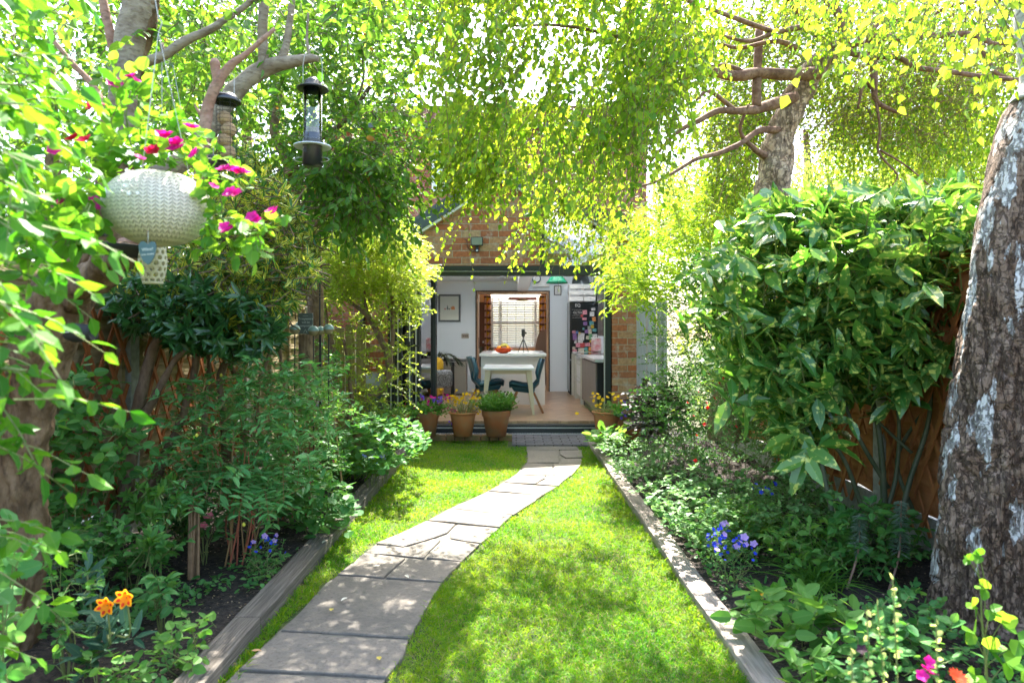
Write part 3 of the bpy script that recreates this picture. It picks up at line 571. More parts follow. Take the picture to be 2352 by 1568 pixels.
# table ------------------------------------------------------------------
tb = root('dining_table', 'white topped dining table with splayed pale wooden legs', 'table', (fx(1168, 9.7), 9.7, ZK)); tz = .844-ZK
hw_ = .355; MB().box((-hw_, -.36, tz-.03), (hw_, .62, tz)).build('tabletop', mat('table_white', (.80,.84,.86), rough=.2), tb, bev=.004)
cream = mat('cream_leg', (.66,.60,.42), rough=.5)
for i, (sx, sy) in enumerate(((-1,-1),(1,-1),(-1,1),(1,1))):
    tx = sx*(hw_-.075); bx = sx*(hw_-.01); ty = -.30 if sy < 0 else .56; by = -.34 if sy < 0 else .6
    MB().hexa([(bx-.018,by-.018,0),(bx+.018,by-.018,0),(bx+.018,by+.018,0),(bx-.018,by+.018,0),(tx-.04,ty-.02,tz-.031),(tx+.04,ty-.02,tz-.031),(tx+.04,ty+.02,tz-.031),(tx-.04,ty+.02,tz-.031)]).build('leg', cream, tb, bev=.004)
MB().box((-.24,-.29,tz-.085),(.24,-.265,tz-.031)).build('apron', cream, tb); MB().box((-.24,.52,tz-.085),(.24,.545,tz-.031)).build('apron', cream, tb)
# chairs -----------------------------------------------------------------
teal = mat('teal_shell', (.008,.085,.13), (.01,.07,.10), 3, rough=.45); legw = mat('walnut_leg', (.30,.11,.03), (.38,.16,.05), 6, rough=.5)
def chair(loc, rz, label):
    r = root('dining_chair', label, 'chair', loc, rz, 'teal shell chairs at the dining table'); w = .2
    # profile in x (front = +x), z
    pr = [(.23,.36,.15),(.19,.385,.20),(.02,.35,.21),(-.12,.345,.20),(-.17,.40,.21),(-.20,.55,.23),(-.24,.70,.19),(-.26,.76,.13)]
    V = []
    for (x, z, hw2) in pr:
        for f_, dx, dz in ((-1, .0, .055), (-.55, 0, .012), (0, 0, 0), (.55, 0, .012), (1, 0, .055)):
            V.append((x+(.05*abs(f_)**2 if z > .42 else 0), f_*hw2, z+(dz if z <= .42 else 0)))
    n_ = len(pr); fs = [(i*5+j, i*5+j+1, (i+1)*5+j+1, (i+1)*5+j) for i in range(n_-1) for j in range(4)]
    o = MB().add(V, [fs]).build('seat_shell', teal, r); m = o.modifiers.new('s', 'SOLIDIFY'); m.thickness = .03
    MB().hexa([(-.12,-.15,.27),(.16,-.13,.30),(.16,.13,.30),(-.12,.15,.27),(-.14,-.17,.335),(.2,-.15,.37),(.2,.15,.37),(-.14,.17,.335)]).build('seat_base', teal, r, bev=.01)
    for sx, sy in ((1,1),(1,-1),(-1,1),(-1,-1)):
        MB().beam((sx*.11, sy*.11, .30), (sx*.24-.01, sy*.20, 0), .042, .028, (1, 0, 0)).build('leg', legw, r, bev=.004)
chair((fx(1122, 10.05), 10.05, ZK), 0, 'teal shell chair facing right at the left side of the dining table')
chair((fx(1206, 9.75), 9.75, ZK), math.pi, 'teal shell chair facing left at the right side of the dining table')
chair((fx(1113, 10.45), 10.5, ZK), 0, 'farther teal shell chair half hidden behind the left dining chair')
# fruit bowl
fb = lathe_obj([(.05,0),(.06,.005),(.12,.03),(.158,.078),(.153,.078),(.11,.035),(0,.015)], 'fruit_bowl', mat('orange_glaze', (.75,.08,.015), rough=.25), n=32)
fb.location = (fx(1156, 10.75), 10.75, 1.0); tag(fb, 'wide orange fruit bowl standing on the white island', 'bowl')
bn = root('banana_bunch', 'bunch of yellow green bananas lying in the orange bowl', 'bananas', (fx(1158, 10.75), 10.75, 1.075)); bm_ = mat('banana', (.55,.45,.06), (.35,.40,.08), 8)
for k in range(3): MB().tube([(-.09+.01*k, .02*k, .0), (-.04, .02*k, .035+.01*k), (.03, .02*k, .04+.01*k), (.09, .02*k, .01)], [.008, .018, .018, .007], 8).build('banana', bm_, bn, smooth=True)
for k, (dx, m_) in enumerate(((-.07, (.85,.35,.03)), (.08, (.85,.40,.05)))):
    o = lathe_obj([(0,-.036),(.025,-.026),(.036,0),(.025,.026),(0,.036)], 'orange_fruit', mat('orange_skin', m_)); o.location = (fx(1156, 10.75)+dx, 10.70, 1.085); tag(o, 'round orange at the %s of the fruit bowl' % ('left' if k == 0 else 'right'), 'orange')
# tripod with camera
tp = root('camera_on_tripod', 'small black camera on a tripod standing on the island in front of the blind', 'camera', (fx(1202, 11.4), 11.4, 1.0))
for a in (0, 2.1, 4.2): MB().tube([(.10*math.cos(a+.5), .10*math.sin(a+.5), 0), (.012*math.cos(a+.5), .012*math.sin(a+.5), .2)], [.006, .009], 6, 1).build('leg', M['blackm'], tp)
MB().lathe([(.009,.08),(.009,.24),(.014,.24),(.014,.26)], n=8).build('column', M['blackm'], tp); MB().box((-.03,-.03,.26),(.03,.03,.38)).build('camera_body', M['black'], tp, bev=.012); MB().box((.03,-.01,.30),(.055,.01,.33)).build('shutter_knob', M['blackm'], tp)
# pictures ---------------------------------------------------------------
def frame(px0, py0, px1, py1, d, name, label, fm, fwid, mount, group='pictures on the back wall'):
    x0, x1, z0, z1 = fx(px0, d), fx(px1, d), fz(py1, d), fz(py0, d); r = root(name, label, 'picture', ((x0+x1)/2, d, (z0+z1)/2), group=group); w, h = (x1-x0)/2, (z1-z0)/2
    b = MB(); b.box((-w,-.03,-h),(w,-.001,-h+fwid)); b.box((-w,-.03,h-fwid),(w,-.001,h)); b.box((-w,-.03,-h+fwid),(-w+fwid,-.001,h-fwid)); b.box((w-fwid,-.03,-h+fwid),(w,-.001,h-fwid)); b.build('frame', fm, r)
    MB().box((-w+fwid,-.015,-h+fwid),(w-fwid,-.002,h-fwid)).build('mount', mount, r); return r, w, h
pf, w, h = frame(1007, 676, 1058, 739, 13.0, 'framed_print', 'grey framed print of a small bottle, cups and orange teapot on the back wall', mat('grey_frame', (.12,.14,.15)), .035, mat('mount_cream', (.62,.66,.60)))
MB().box((-w+.075,-.018,-h+.08),(w-.075,-.0155,h-.075)).build('paper', mat('paper', (.60,.64,.58)), pf)
def flat(pts, y=-.0195, th_=.001): return MB().prismy(pts, y-th_, y)
tmat = mat('print_teapot', (.55,.22,.08)); 
ci = lambda cx, cz, rx, rz2, n=16: [(cx+rx*math.cos(a), cz+rz2*math.sin(a)) for a in np.arange(n)*2*math.pi/n]
flat([(.035,-.03),(.105,-.03),(.10,.02),(.085,.035),(.055,.035),(.04,.02),(.02,.022),(.025,.005)]).build('printed_teapot', tmat, pf)
flat([(-.05,-.03),(-.025,-.03),(-.025,.015),(-.032,.03),(-.032,.055),(-.043,.055),(-.043,.03),(-.05,.015)]).build('printed_bottle', mat('print_bottle', (.12,.17,.16)), pf)
flat([(-.095,-.03),(-.07,-.03),(-.065,-.005),(-.1,-.005)]).build('printed_cup', mat('print_cup', (.4,.17,.16)), pf); flat([(-.015,-.03),(.012,-.03),(.016,-.005),(-.019,-.005)]).build('printed_cup', mat('print_cup_b', (.16,.18,.16)), pf)
p2, w, h = frame(1272.5, 656, 1289, 677.5, 13.0, 'small_picture', 'small black framed sketch on the wall right of the oak opening', M['blackm'], .013, mat('mount_white', (.75,.75,.76)))
b = MB(); b.tube([(-.02,-.0165,.05),(0,-.0165,.0),(-.015,-.0165,-.04),(.01,-.0165,-.06)], .003, 5); b.tube([(.02,-.0165,.05),(.0,-.0165,.0),(.025,-.0165,-.03)], .003, 5); b.build('sketch_lines', mat('pencil', (.3,.3,.3)), p2)
sc_ = root('light_switch', 'brushed metal triple switch plate below the grey framed print', 'switch', (fx(1068.5, 13), 13, fz(771.5, 13)))
MB().box((-.07,-.008,-.042),(.07,-.001,.042)).build('plate', mat('brushed_nickel', (.35,.32,.27), rough=.4, metal=.6), sc_)
for k in (-1, 0, 1): MB().box((k*.035-.01,-.013,-.012),(k*.035+.01,-.0085,.012)).build('rocker', M['blackm'], sc_)
# bin
bi = root('waste_bin', 'tall brushed steel two compartment bin against the kitchen wall', 'bin', (fx(1041, 12.4), 12.4, ZK)); bw_ = .25; steel = mat('brushed_steel', (.36,.34,.30), rough=.32, metal=.85)
MB().box((-bw_,-.14,.02),(-.03,.14,.60)).build('compartment', steel, bi, bev=.01); MB().box((.03,-.14,.02),(bw_,.14,.60)).build('compartment', steel, bi, bev=.01); MB().box((-.03,-.12,.02),(.03,.14,.59)).build('divider', M['black'], bi)
MB().box((-bw_-.01,-.16,.605),(bw_+.01,.15,.66)).build('lid', mat('dark_steel', (.2,.2,.2), rough=.3, metal=.8), bi, bev=.01); MB().box((-bw_,-.14,0),(bw_,.14,.019)).build('base', M['black'], bi)
# armchair + cushion
ac = root('yellow_armchair', 'mustard yellow armchair half hidden behind the open glass door', 'armchair', (fx(985, 11), 11, ZK)); yel = mat('mustard_fabric', (.62,.38,.02), (.52,.31,.02), 20, rough=.9)
MB().box((-.35,.15,.1),(.21,.35,.72)).build('backrest', yel, ac, bev=.09); MB().box((-.35,-.4,.1),(.16,.15,.36)).build('seat', yel, ac, bev=.04); MB().box((.02,-.42,.08),(.12,.14,.56)).build('armrest', yel, ac, bev=.04)
for sx in (-.3, .12):
    for sy in (-.35, .28): MB().lathe([(.012,0),(.02,.1)], (sx, sy, 0), 8).build('leg', legw, ac)
cs = MB().box((-.16,-.06,-.15),(.16,.06,.15)).build('cushion', mat('grey_pattern_fabric', (.32,.34,.35), (.08,.09,.10), 45, rough=.9, stretch=(1,1,3), lo=.45, hi=.55), bev=.055); cs.location = (fx(1016, 10.7), 10.68, ZK+.40); cs.rotation_euler = (.25, 0, .2); tag(cs, 'grey black patterned cushion leaning on the mustard armchair', 'cushion')
# fridge -------------------------------------------------------------------
fg = root('fridge', 'tall black fridge freezer covered in magnets and photos', 'fridge', (1.345, 12.35, ZK)); fk = mat('black_gloss', (.012,.016,.02), rough=.2)
MB().box((-.305,-.0,.05),(.345,.55,1.68)).build('body', mat('fridge_side', (.30,.34,.37), rough=.35, metal=.5), fg, bev=.01); MB().box((-.30,-.05,.05),(.34,-.002,.62)).build('lower_door', fk, fg, bev=.008); MB().box((-.30,-.05,.64),(.34,-.002,1.68)).build('upper_door', fk, fg, bev=.008)
MB().box((-.29,-.02,0),(.33,.5,.049)).build('plinth', M['blackm'], fg); MB().tube([(-.275,-.075,.75),(-.275,-.085,1.6)], .012, 8, 1).build('handle', fk, fg)
# magnets
cols = {'white':(.75,.75,.76),'pink':(.75,.3,.38),'red':(.6,.06,.07),'yellow':(.8,.55,.05),'blue':(.08,.2,.5),'teal':(.12,.4,.42),'orange':(.8,.3,.08),'black and white':(.35,.35,.36),'purple':(.28,.14,.42),'green':(.15,.4,.2),'cream':(.7,.62,.5)}
cm = {k: mat('magnet_'+k.replace(' ', '_'), v, tuple(min(1, x*.45) for x in v), 60, rough=.5, lo=.45, hi=.6) for k, v in cols.items()}
mg = [(1395+.0,0)]
MG = [(1367,712,9,9,'pink'),(1388,705,8,5,'white'),(1385,716,9,9,'white'),(1384,737,9,9,'teal'),(1366,727,9,5,'pink'),(1368,738,8,7,'purple'),(1390,728,7,9,'orange'),(1378,748,6,8,'black and white'),(1386,744,6,8,'yellow'),(1340,757,7,5,'pink'),(1348,758,5,5,'blue'),(1342,768,8,14,'purple'),(1354,760,4,4,'yellow'),(1358,768,13,15,'white'),(1372,756,8,7,'purple'),(1380,756,7,10,'cream'),(1391,753,8,6,'teal'),(1374,770,6,7,'cream'),(1381,768,7,13,'green'),(1392,768,10,11,'white'),(1356,779,10,6,'white'),(1386,778,11,4,'yellow'),(1344,781,5,4,'white'),(1350,787,9,9,'pink'),(1361,787,9,9,'red'),(1374,786,11,7,'pink'),(1389,788,9,8,'red'),(1340,794,6,5,'cream'),(1342,802,9,9,'pink'),(1370,796,7,6,'teal'),(1382,796,9,8,'orange'),(1393,796,8,8,'white'),(1358,799,12,9,'cream'),(1372,803,7,7,'green'),(1342,812,9,6,'red'),(1365,806,6,6,'cream'),(1381,806,10,6,'white'),(1352,811,6,6,'white'),(1364,814,8,8,'blue'),(1384,815,12,9,'red'),(1342,822,7,8,'pink'),(1353,820,5,6,'white'),(1362,826,6,7,'cream'),(1375,826,8,6,'white'),(1352,829,6,5,'cream'),(1345,776,5,5,'black and white'),(1364,750,4,4,'teal'),(1360,720,5,5,'red')]
pos_txt = lambda z: 'top' if z > 1.55 else 'middle' if z > 1.2 else 'lower'
cnt = {}
k0 = 12.35-.052
for (px, py, w, h, c) in MG:
    sx = (px-1336)*.92+1314.5; X = fx(sx, k0); Z = fz(py*1.0+5, k0)-.0; ww, hh = w*k0/F*.56, h*k0/F*.56
    z = min(Z, 1.84)
    o = MB().box((-ww,-.006,-hh),(ww,0,hh)).build('fridge_magnet', cm[c]); o.location = (X, k0-.001, z); o.rotation_euler = (0, R(random.uniform(-7, 7)), 0)
    tag(o, 'small %s magnet or photo stuck on the black fridge door' % c, 'fridge magnet', 'magnets and photos on the fridge door')
def text(s, size, m, parent, loc, rot=(R(90), 0, 0), name='lettering', ext_=.0008, align='CENTER', space=1.):
    cu = bpy.data.curves.new('t', 'FONT'); cu.body = s; cu.size = size; cu.align_x = align; cu.align_y = 'CENTER'; cu.extrude = ext_; cu.space_line = space; cu.resolution_u = 3
    t_ = bpy.data.objects.new('t', cu); SC.collection.objects.link(t_); bpy.context.view_layer.update()
    me = bpy.data.meshes.new_from_object(t_); bpy.data.objects.remove(t_); me.materials.clear(); me.materials.append(m)
    o = bpy.data.objects.new(name, me); SC.collection.objects.link(o); o.location = loc; o.rotation_euler = rot
    if parent is not None: o.parent = parent
    return o
chalk = mat('chalk_white', (.6,.6,.6)); text('EQ', .075, chalk, fg, (-.16,-.052,1.61)); text('GLTIX', .06, chalk, fg, (-.16,-.052,1.48))
for z in (1.53, 1.43, 1.39): MB().box((-.26,-.053,z),(-.07,-.0505,z+.003)).build('chalk_line', chalk, fg)
# crates
for k, (px0, px1, lb) in enumerate(((1308, 1339, 'left white slatted crate on top of the fridge'), (1340, 1368, 'right white slatted crate on top of the fridge'))):
    r = root('slatted_crate', lb, 'crate', (fx((px0+px1)/2, 12.3), 12.5, ZK+1.68), group='white crates on the fridge'); w = (px1-px0)/2*12.3/F
    for z in (.01, .12, .23): MB().box((-w,-.2,z),(w,-.185,z+.085)).build('slat', M['white'], r); MB().box((-w,.185,z),(w,.2,z+.085)).build('slat', M['white'], r)
    for sx in (-1, 1): MB().box((sx*w-(.012 if sx > 0 else 0),-.183,.0),(sx*w+(.012 if sx < 0 else 0),.183,.32)).build('side', M['white'], r)
    MB().box((-w+.013,-.183,0),(w-.013,.183,.01)).build('base', M['white'], r)
wok = lathe_obj([(0,-.16),(.08,-.14),(.14,-.08),(.165,0),(.158,0),(.13,-.075),(0,-.145)], 'steel_wok', mat('wok_steel', (.25,.30,.33), rough=.3, metal=.7)); wok.location = (fx(1334, 12.5), 12.5, ZK+1.68+.36); wok.rotation_euler = (R(110), .5, 0); tag(wok, 'steel wok tipped on edge in the left crate above the fridge', 'wok')
jug = MB().tube([(0,0,0),(.02,0,.08),(.05,0,.10)], [.02,.025,.012], 8).build('pepper_mill', M['blackm'], smooth=True); jug.location = (fx(1354, 12.5), 12.5, ZK+1.68+.25); tag(jug, 'dark pepper mill poking out of the right crate above the fridge', 'pepper mill')
# kitchen units on the right
un = root('kitchen_units', 'run of dark grey base units with pale worktop along the right wall', 'kitchen units', (1.1, 9.0, ZK)); wd = mat('grey_wood_door', (.16,.135,.12), (.22,.19,.17), 4, rough=.6, stretch=(20,20,1)); cg = mat('gable_cream', (.60,.60,.53))
wt = .78
def U(a, b, name, m, **k): wpart(MB().box(a, b), name, m, un, **k)
U((1.075, 8.85, ZK+wt-.035), (1.70, 11.2, ZK+wt), 'worktop', mat('worktop_pale', (.62,.65,.66), rough=.2)); U((1.075, 12.0, ZK+wt-.035), (1.70, 12.28, ZK+wt), 'worktop', mat('worktop_pale', (.62,.65,.66), rough=.2))
for yy in (10.66, 11.62, 12.24): U((1.07, yy, ZK), (1.68, yy+.035, ZK+wt-.036), 'end_panel', cg)
for ya, yb in ((8.9, 9.5), (9.51, 10.1), (10.11, 10.65)): U((1.09, ya, ZK+.10), (1.11, yb, ZK+wt-.06), 'cupboard_door', wd)
U((1.12, 8.9, ZK+.0), (1.68, 10.65, ZK+wt-.04), 'carcass', M['blackm']); U((1.12, 11.66, ZK), (1.68, 12.23, ZK+wt-.04), 'carcass', M['blackm'])
ov = root('range_oven', 'white and steel range oven between the pale end panels', 'oven', (1.1, 11.2, ZK)); 
def U2(a, b, name, m, **k): wpart(MB().box(a, b), name, m, ov, **k)
wen = mat('oven_enamel', (.66,.68,.68), rough=.3)
U2((1.12, 10.72, ZK+.08), (1.68, 11.60, ZK+wt-.05), 'body', wen); U2((1.10, 10.72, ZK+.72-.05), (1.119, 11.6, ZK+wt-.05), 'control_panel', M['black'])
for k, (z0, z1) in enumerate(((.10, .38), (.40, .66))): U2((1.095, 10.75, ZK+z0), (1.118, 11.57, ZK+z1), 'oven_door', wen); U2((1.06, 10.8, ZK+z1-.05), (1.075, 11.5, ZK+z1-.035), 'handle', M['alu'])
for k in range(5): wpart(MB().lathe([(.018, -.03), (.018, 0)], (1.099, 10.85+k*.15, ZK+.70), 10, 'x'), 'knob', M['alu'], ov)
U2((1.08, 10.70, ZK+wt-.049), (1.70, 11.61, ZK+wt+.006), 'hob', mat('hob_glass', (.02,.02,.022), rough=.08))
wc = root('wall_cabinet', 'dark tall wall cabinet at the right edge of the kitchen', 'cabinet', (1.45, 10.0, 1.3)); wpart(MB().box((1.39, 10.3, fz(772, 10.3)), (1.7, 10.9, fz(650, 10.3))), 'carcass', mat('dark_cab', (.045,.05,.055), rough=.4), wc); wpart(MB().box((1.37, 10.31, fz(772, 10.3)+.01), (1.389, 10.89, fz(650, 10.3)-.01)), 'door', mat('dark_cab_door', (.05,.055,.06), rough=.35), wc)
tg = root('storage_bag', 'clear bag with pink packets standing on the worktop in front of the fridge', 'bag', (1.5, 11.9, ZK+wt+.0)); MB().box((-.12,-.05,0),(.12,.05,.24)).build('bag', mat('plastic_pink', (.7,.25,.28), (.75,.7,.7), 12, rough=.2), tg, bev=.03); MB().box((-.12,-.05,.242),(.12,.05,.26)).build('clip', M['white'], tg)
# pendant lamps
pl = root('pendant_lamp', 'green enamel dome pendant lamp hanging near the top of the doorway', 'lamp', (fx(1279, 11.2), 11.2, fz(650.5, 11.2))); lathe_obj([(.02,.16),(.05,.15),(.10,.11),(.16,.04),(.185,0),(.18,0),(.15,.04),(.09,.10),(0,.13)], 'lamp_shade', mat('green_enamel', (.02,.26,.14), rough=.2), pl); MB().box((-.004,-.004,.16),(.004,.004,.9)).build('cord', M['blackm'], pl)
cg2 = root('wall_clock', 'round blue rimmed clock high on the wall beside the ceiling beam', 'clock', (fx(1232, 12.9), 12.9, fz(640, 12.9))); MB().lathe([(.001,-.03),(.075,-.03),(.085,-.02),(.085,0)], (0,0,0), 24, 'y').build('rim', mat('navy', (.02,.06,.15)), cg2); MB().lathe([(0,-.033),(.065,-.0325),(.065,-.0301)], (0,0,0), 24, 'y').build('face', M['white'], cg2)
b = MB().box((fx(1222, 12.95), 12.93, fz(658, 12.95)), (fx(1261, 12.95), 12.99, fz(600, 12.95))); tag(b.build('wall_panel', M['white'], bev=.004), 'plain white boxed panel on the wall under the clock', 'panel')
mr = root('oval_mirror', 'grey oval leaning board seen edge on beside the right curtain', 'mirror', (fx(1249, 14.6), 14.6, ZK+.55)); MB().lathe([(0,-.02),(.62,-.02),(.62,0),(0,0)], (0,0,0), 32, 'x').build('board', mat('grey_board', (.24,.19,.16)), mr); mr.rotation_euler = (0, 0, .25)
pf_ = MB().lathe([(.0,.26),(.2,.26),(.25,.2),(.25,.05),(.22,0),(0,0)], (0,0,0), 24).build('woven_pouffe', mat('brown_weave', (.22,.12,.08), (.12,.06,.04), 60, rough=.95, bump=.6), smooth=True); pf_.location = (fx(1240, 15.2), 15.2, ZK); tag(pf_, 'brown woven pouffe on the front room floor below the grey board', 'pouffe')
rg = MB().box((.2, 13.9, ZK), (1.1, 15.9, ZK+.012)).build('pale_rug', mat('rug', (.62,.5,.48), (.5,.4,.38), 10, rough=.95)); tag(rg, 'pale pink rug in the front room beyond the opening', 'rug')
def palm(loc, label, dark, sc=1., aim=0.):
    r = root('house_palm', label, 'house plant', loc, group='dark house palms'); 
    lathe_obj([(.09,0),(.12,.22),(.11,.22),(0,.18)], 'pot', M['blackm'], r); b = MB(); st = MB(); rs = np.random.RandomState(int(loc[0]*100) % 97)
    for k in range(9):
        a = k*.7+rs.rand(); d = A(math.cos(a), math.sin(a)*.5, 0); pts = np.array([A(0,0,.2)+d*(.45*t*sc)+A(0,0,(.75*t-.62*t*t)*sc) for t in np.linspace(0, 1, 7)]); st.tube(pts, [.006]*7, 4, 1)
        T = norm(np.gradient(pts, axis=0)); q = np.repeat(pts[2:], 4, 0); tt = np.repeat(T[2:], 4, 0); sd_ = np.tile([1, -1, 1, -1], len(pts)-2)[:, None]*np.cross(tt, A(0,0,1)); dd = norm(tt*.8+sd_+A(0,0,-.25)); b.leaves(q+tt*np.tile([0,0,.03,.03], len(pts)-2)[:, None], dd, np.tile(A(0,0,1), (len(q), 1)), .2*sc, .022, T_S)
    b.build('fronds', dark, r); st.build('stalks', dark, r)
dkl = leafm('palm_leaf', (.012,.022,.012), (.02,.035,.015), fac=.1)
palm((fx(998, 11.6), 11.6, ZK+.35), 'dark fronded palm arching out beside the bin', dkl, .9); palm((fx(1112, 12.6+1.2), 13.8, ZK+.42), 'dark palm in the oak opening behind the island', dkl, .8)
stnd = MB().box((fx(998,11.6)-.15, 11.45, ZK), (fx(998,11.6)+.15, 11.75, ZK+.349)).build('plant_stool', legw, bev=.01); tag(stnd, 'low wooden stool carrying the palm beside the bin', 'stool')
stn2 = MB().box((fx(1112,13.8)-.15, 13.65, ZK), (fx(1112,13.8)+.15, 13.95, ZK+.419)).build('plant_stool', legw, bev=.01); tag(stn2, 'low wooden stool carrying the palm in the oak opening', 'stool')
# floodlight
fl = root('security_floodlight', 'black security floodlight with motion sensor on the gable brickwork', 'floodlight', (fx(1096, YF), YF, fz(562)))
MB().box((-.075,-.07,-.02),(.075,-.03,.09)).build('lamp_housing', M['black'], fl, bev=.006); MB().box((-.065,-.0725,-.01),(.065,-.0705,.08)).build('lens', mat('floodlight_lens', (.20,.22,.17), rough=.3), fl); MB().box((-.02,-.05,-.05),(.02,-.001,-.02)).build('bracket', M['black'], fl)
lathe_obj([(0,-.105),(.018,-.10),(.024,-.08),(.024,-.055),(0,-.05)], 'motion_sensor', M['black'], fl, c=(0,-.04,0), n=12); lathe_obj([(0,-.012),(.01,-.01),(.012,0)], 'sensor_eye', M['white'], fl, c=(0,-.064,-.082), n=10, axis='y')
MB().tube([(-.01,-.01,-.05),(-.06,-.01,-.085),(-.12,-.01,-.03),(-.13,-.01,.05),(-.16,-.01,.07)], .004, 6).build('cable', M['black'], fl)
# right-hand side gate
gt = root('side_gate', 'weathered grey boarded side gate right of the brick pier', 'gate', (fx(1480, 8.7), 8.7, 0)); b = MB()
for k in range(3): b.box((ER+.03+k*.125, 8.7, .06), (ER+.03+k*.125+.118, 8.72, 1.72))
wpart(b, 'boards', M['greyw'], gt); wpart(MB().box((ER+.01, 8.66, .05), (ER+.055, 8.70, 1.78)).box((ER+.36, 8.66, .05), (ER+.40, 8.699, 1.78)), 'gate_post', M['greyw'], gt); wpart(MB().box((ER+.30, 8.675, .93), (ER+.35, 8.698, .97)), 'latch', M['blackm'], gt)
# ================================================================== FENCES
def fence(X, side, ys, ztop, m, label, rt_label):
    r = root('garden_fence', label, 'fence', (X, 4.5, 0)); inw = 1 if side == 'L' else -1
    for (ya, yb) in zip(ys[:-1], ys[1:]):
        b = MB(); z = .30; k = 0; rs = np.random.RandomState(int(ya*10))
        while z < ztop:                       # overlapping rough boards
            n = 16; yy = np.linspace(ya+.05, yb-.05, n); low = z-.02+.014*np.sin(yy*7+k*2)+rs.rand(n)*.008; V = []
            for j in range(n): V += [(X+inw*.028, yy[j], low[j]), (X+inw*.008, yy[j], z+.15), (X+inw*-.004, yy[j], z+.15), (X+inw*.014, yy[j], low[j])]
            b.add(V, [[(4*j+a, 4*j+(a+1) % 4, 4*j+4+(a+1) % 4, 4*j+4+a) for j in range(n-1) for a in range(4)]]); z += .125; k += 1
        b.box((X-.02, ya+.05, ztop+.02), (X+.035, yb-.05, ztop+.06))
        for yy in np.linspace(ya+.08, yb-.12, 4): b.box((X+inw*.0-(.0 if inw > 0 else .055), yy, .3), (X+(.055 if inw > 0 else 0.), yy+.035, ztop))
        wpart(b, 'fence_panel', m, r); wpart(MB().box((X-.02, ya+.05, -.02), (X+.02, yb-.05, .28)), 'gravel_board', M['conc'], r)
    for y in ys: wpart(MB().box((X-.05, y-.05, -.05), (X+.07 if inw > 0 else X+.03, y+.05, ztop+.05)) if inw > 0 else MB().box((X-.07, y-.05, -.05), (X+.05, y+.05, ztop+.05)), 'concrete_post', M['conc'], r, bev=.006)
    return r
fence(-2.42, 'L', [.6, 2.43, 4.26, 6.09, 7.92], 1.58, M['fence'], 'rough overlapping timber fence with concrete post behind the left bed', '')
fence(2.42, 'R', [.8, 2.6, 4.4, 6.2, 8.0], 1.75, M['fencer'], 'brown overlapping timber fence behind the spotted laurel', '')
def trellis(X, inw, ya, yb, z0, z1, m, label, st=.17):
    r = root('diamond_trellis', label, 'trellis', (X, (ya+yb)/2, z0)); a = MB(); c = MB()
    H = z1-z0; k = ya-H*.55
    while k < yb:
        for s, q, off in ((1, a, 0), (-1, c, .012)):
            p0, p1 = (k, z0), (k+H*.55, z1)
            if s < 0: p0, p1 = (k, z1), (k+H*.55, z0)
            (y0_, w0), (y1_, w1) = p0, p1
            if y0_ < ya: w0 += (w1-w0)*(ya-y0_)/(y1_-y0_); y0_ = ya
            if y1_ > yb: w1 += (w0-w1)*(y1_-yb)/(y1_-y0_); y1_ = yb
            if y1_-y0_ > .02: q.beam((X+inw*off, y0_, w0), (X+inw*off, y1_, w1), .008, .024, (1, 0, 0)) if 0 else q.beam((X+inw*off, y0_, w0), (X+inw*off, y1_, w1), .010, .026)
        k += st
    wpart(a, 'rising_laths', m, r); wpart(c, 'falling_laths', m, r)
trellis(-2.34, 1, 2.55, 4.16, .32, 1.5, M['trel'], 'orange expanding diamond trellis on the left fence before the concrete post')
trellis(-2.34, 1, 4.36, 5.99, .32, 1.5, M['trel'], 'orange expanding diamond trellis on the left fence beyond the concrete post')
trellis(2.33, -1, 2.7, 4.3, .2, 1.6, M['trelr'], 'brown diamond trellis on the right fence beside the birch trunk')
trellis(2.33, -1, 4.5, 6.1, .2, 1.6, M['trelr'], 'brown diamond trellis on the right fence behind the laurel')
# picket fence + shed bits far left
pk = root('picket_fence', 'grey picket fence in front of the old brick wall at far left', 'fence', (-2.35, 8.3, 0)); b = MB()
for k in range(9): b.box((-2.62+k*.085, 8.28, .15), (-2.62+k*.085+.06, 8.30, 1.22))
wpart(b, 'pickets', M['greyw'], pk)
for a, e in (((-2.65, 8.301, .4), (-1.86, 8.33, .47)), ((-2.65, 8.301, 1.0), (-1.86, 8.33, 1.07)), ((-2.66, 8.25, 1.225), (-1.84, 8.34, 1.25))): wpart(MB().box(a, e), 'rail', M['greyw'], pk)
bq = root('covered_barbecue', 'dark grey covered barbecue behind the arching shrub', 'barbecue', (fx(858, 8.3), 8.3, .05)); MB().hexa([(-.2,-.18,0),(.2,-.18,0),(.2,.18,0),(-.2,.18,0),(-.24,-.2,.6),(.24,-.2,.6),(.24,.2,.6),(-.24,.2,.6)]).build('cover_skirt', mat('grey_cover', (.06,.07,.08), rough=.6), bq, bev=.03); lathe_obj([(0,.80),(.12,.77),(.21,.70),(.245,.605),(.24,.60)], 'cover_dome', mat('grey_cover_top', (.16,.19,.22), rough=.5), bq, n=20)
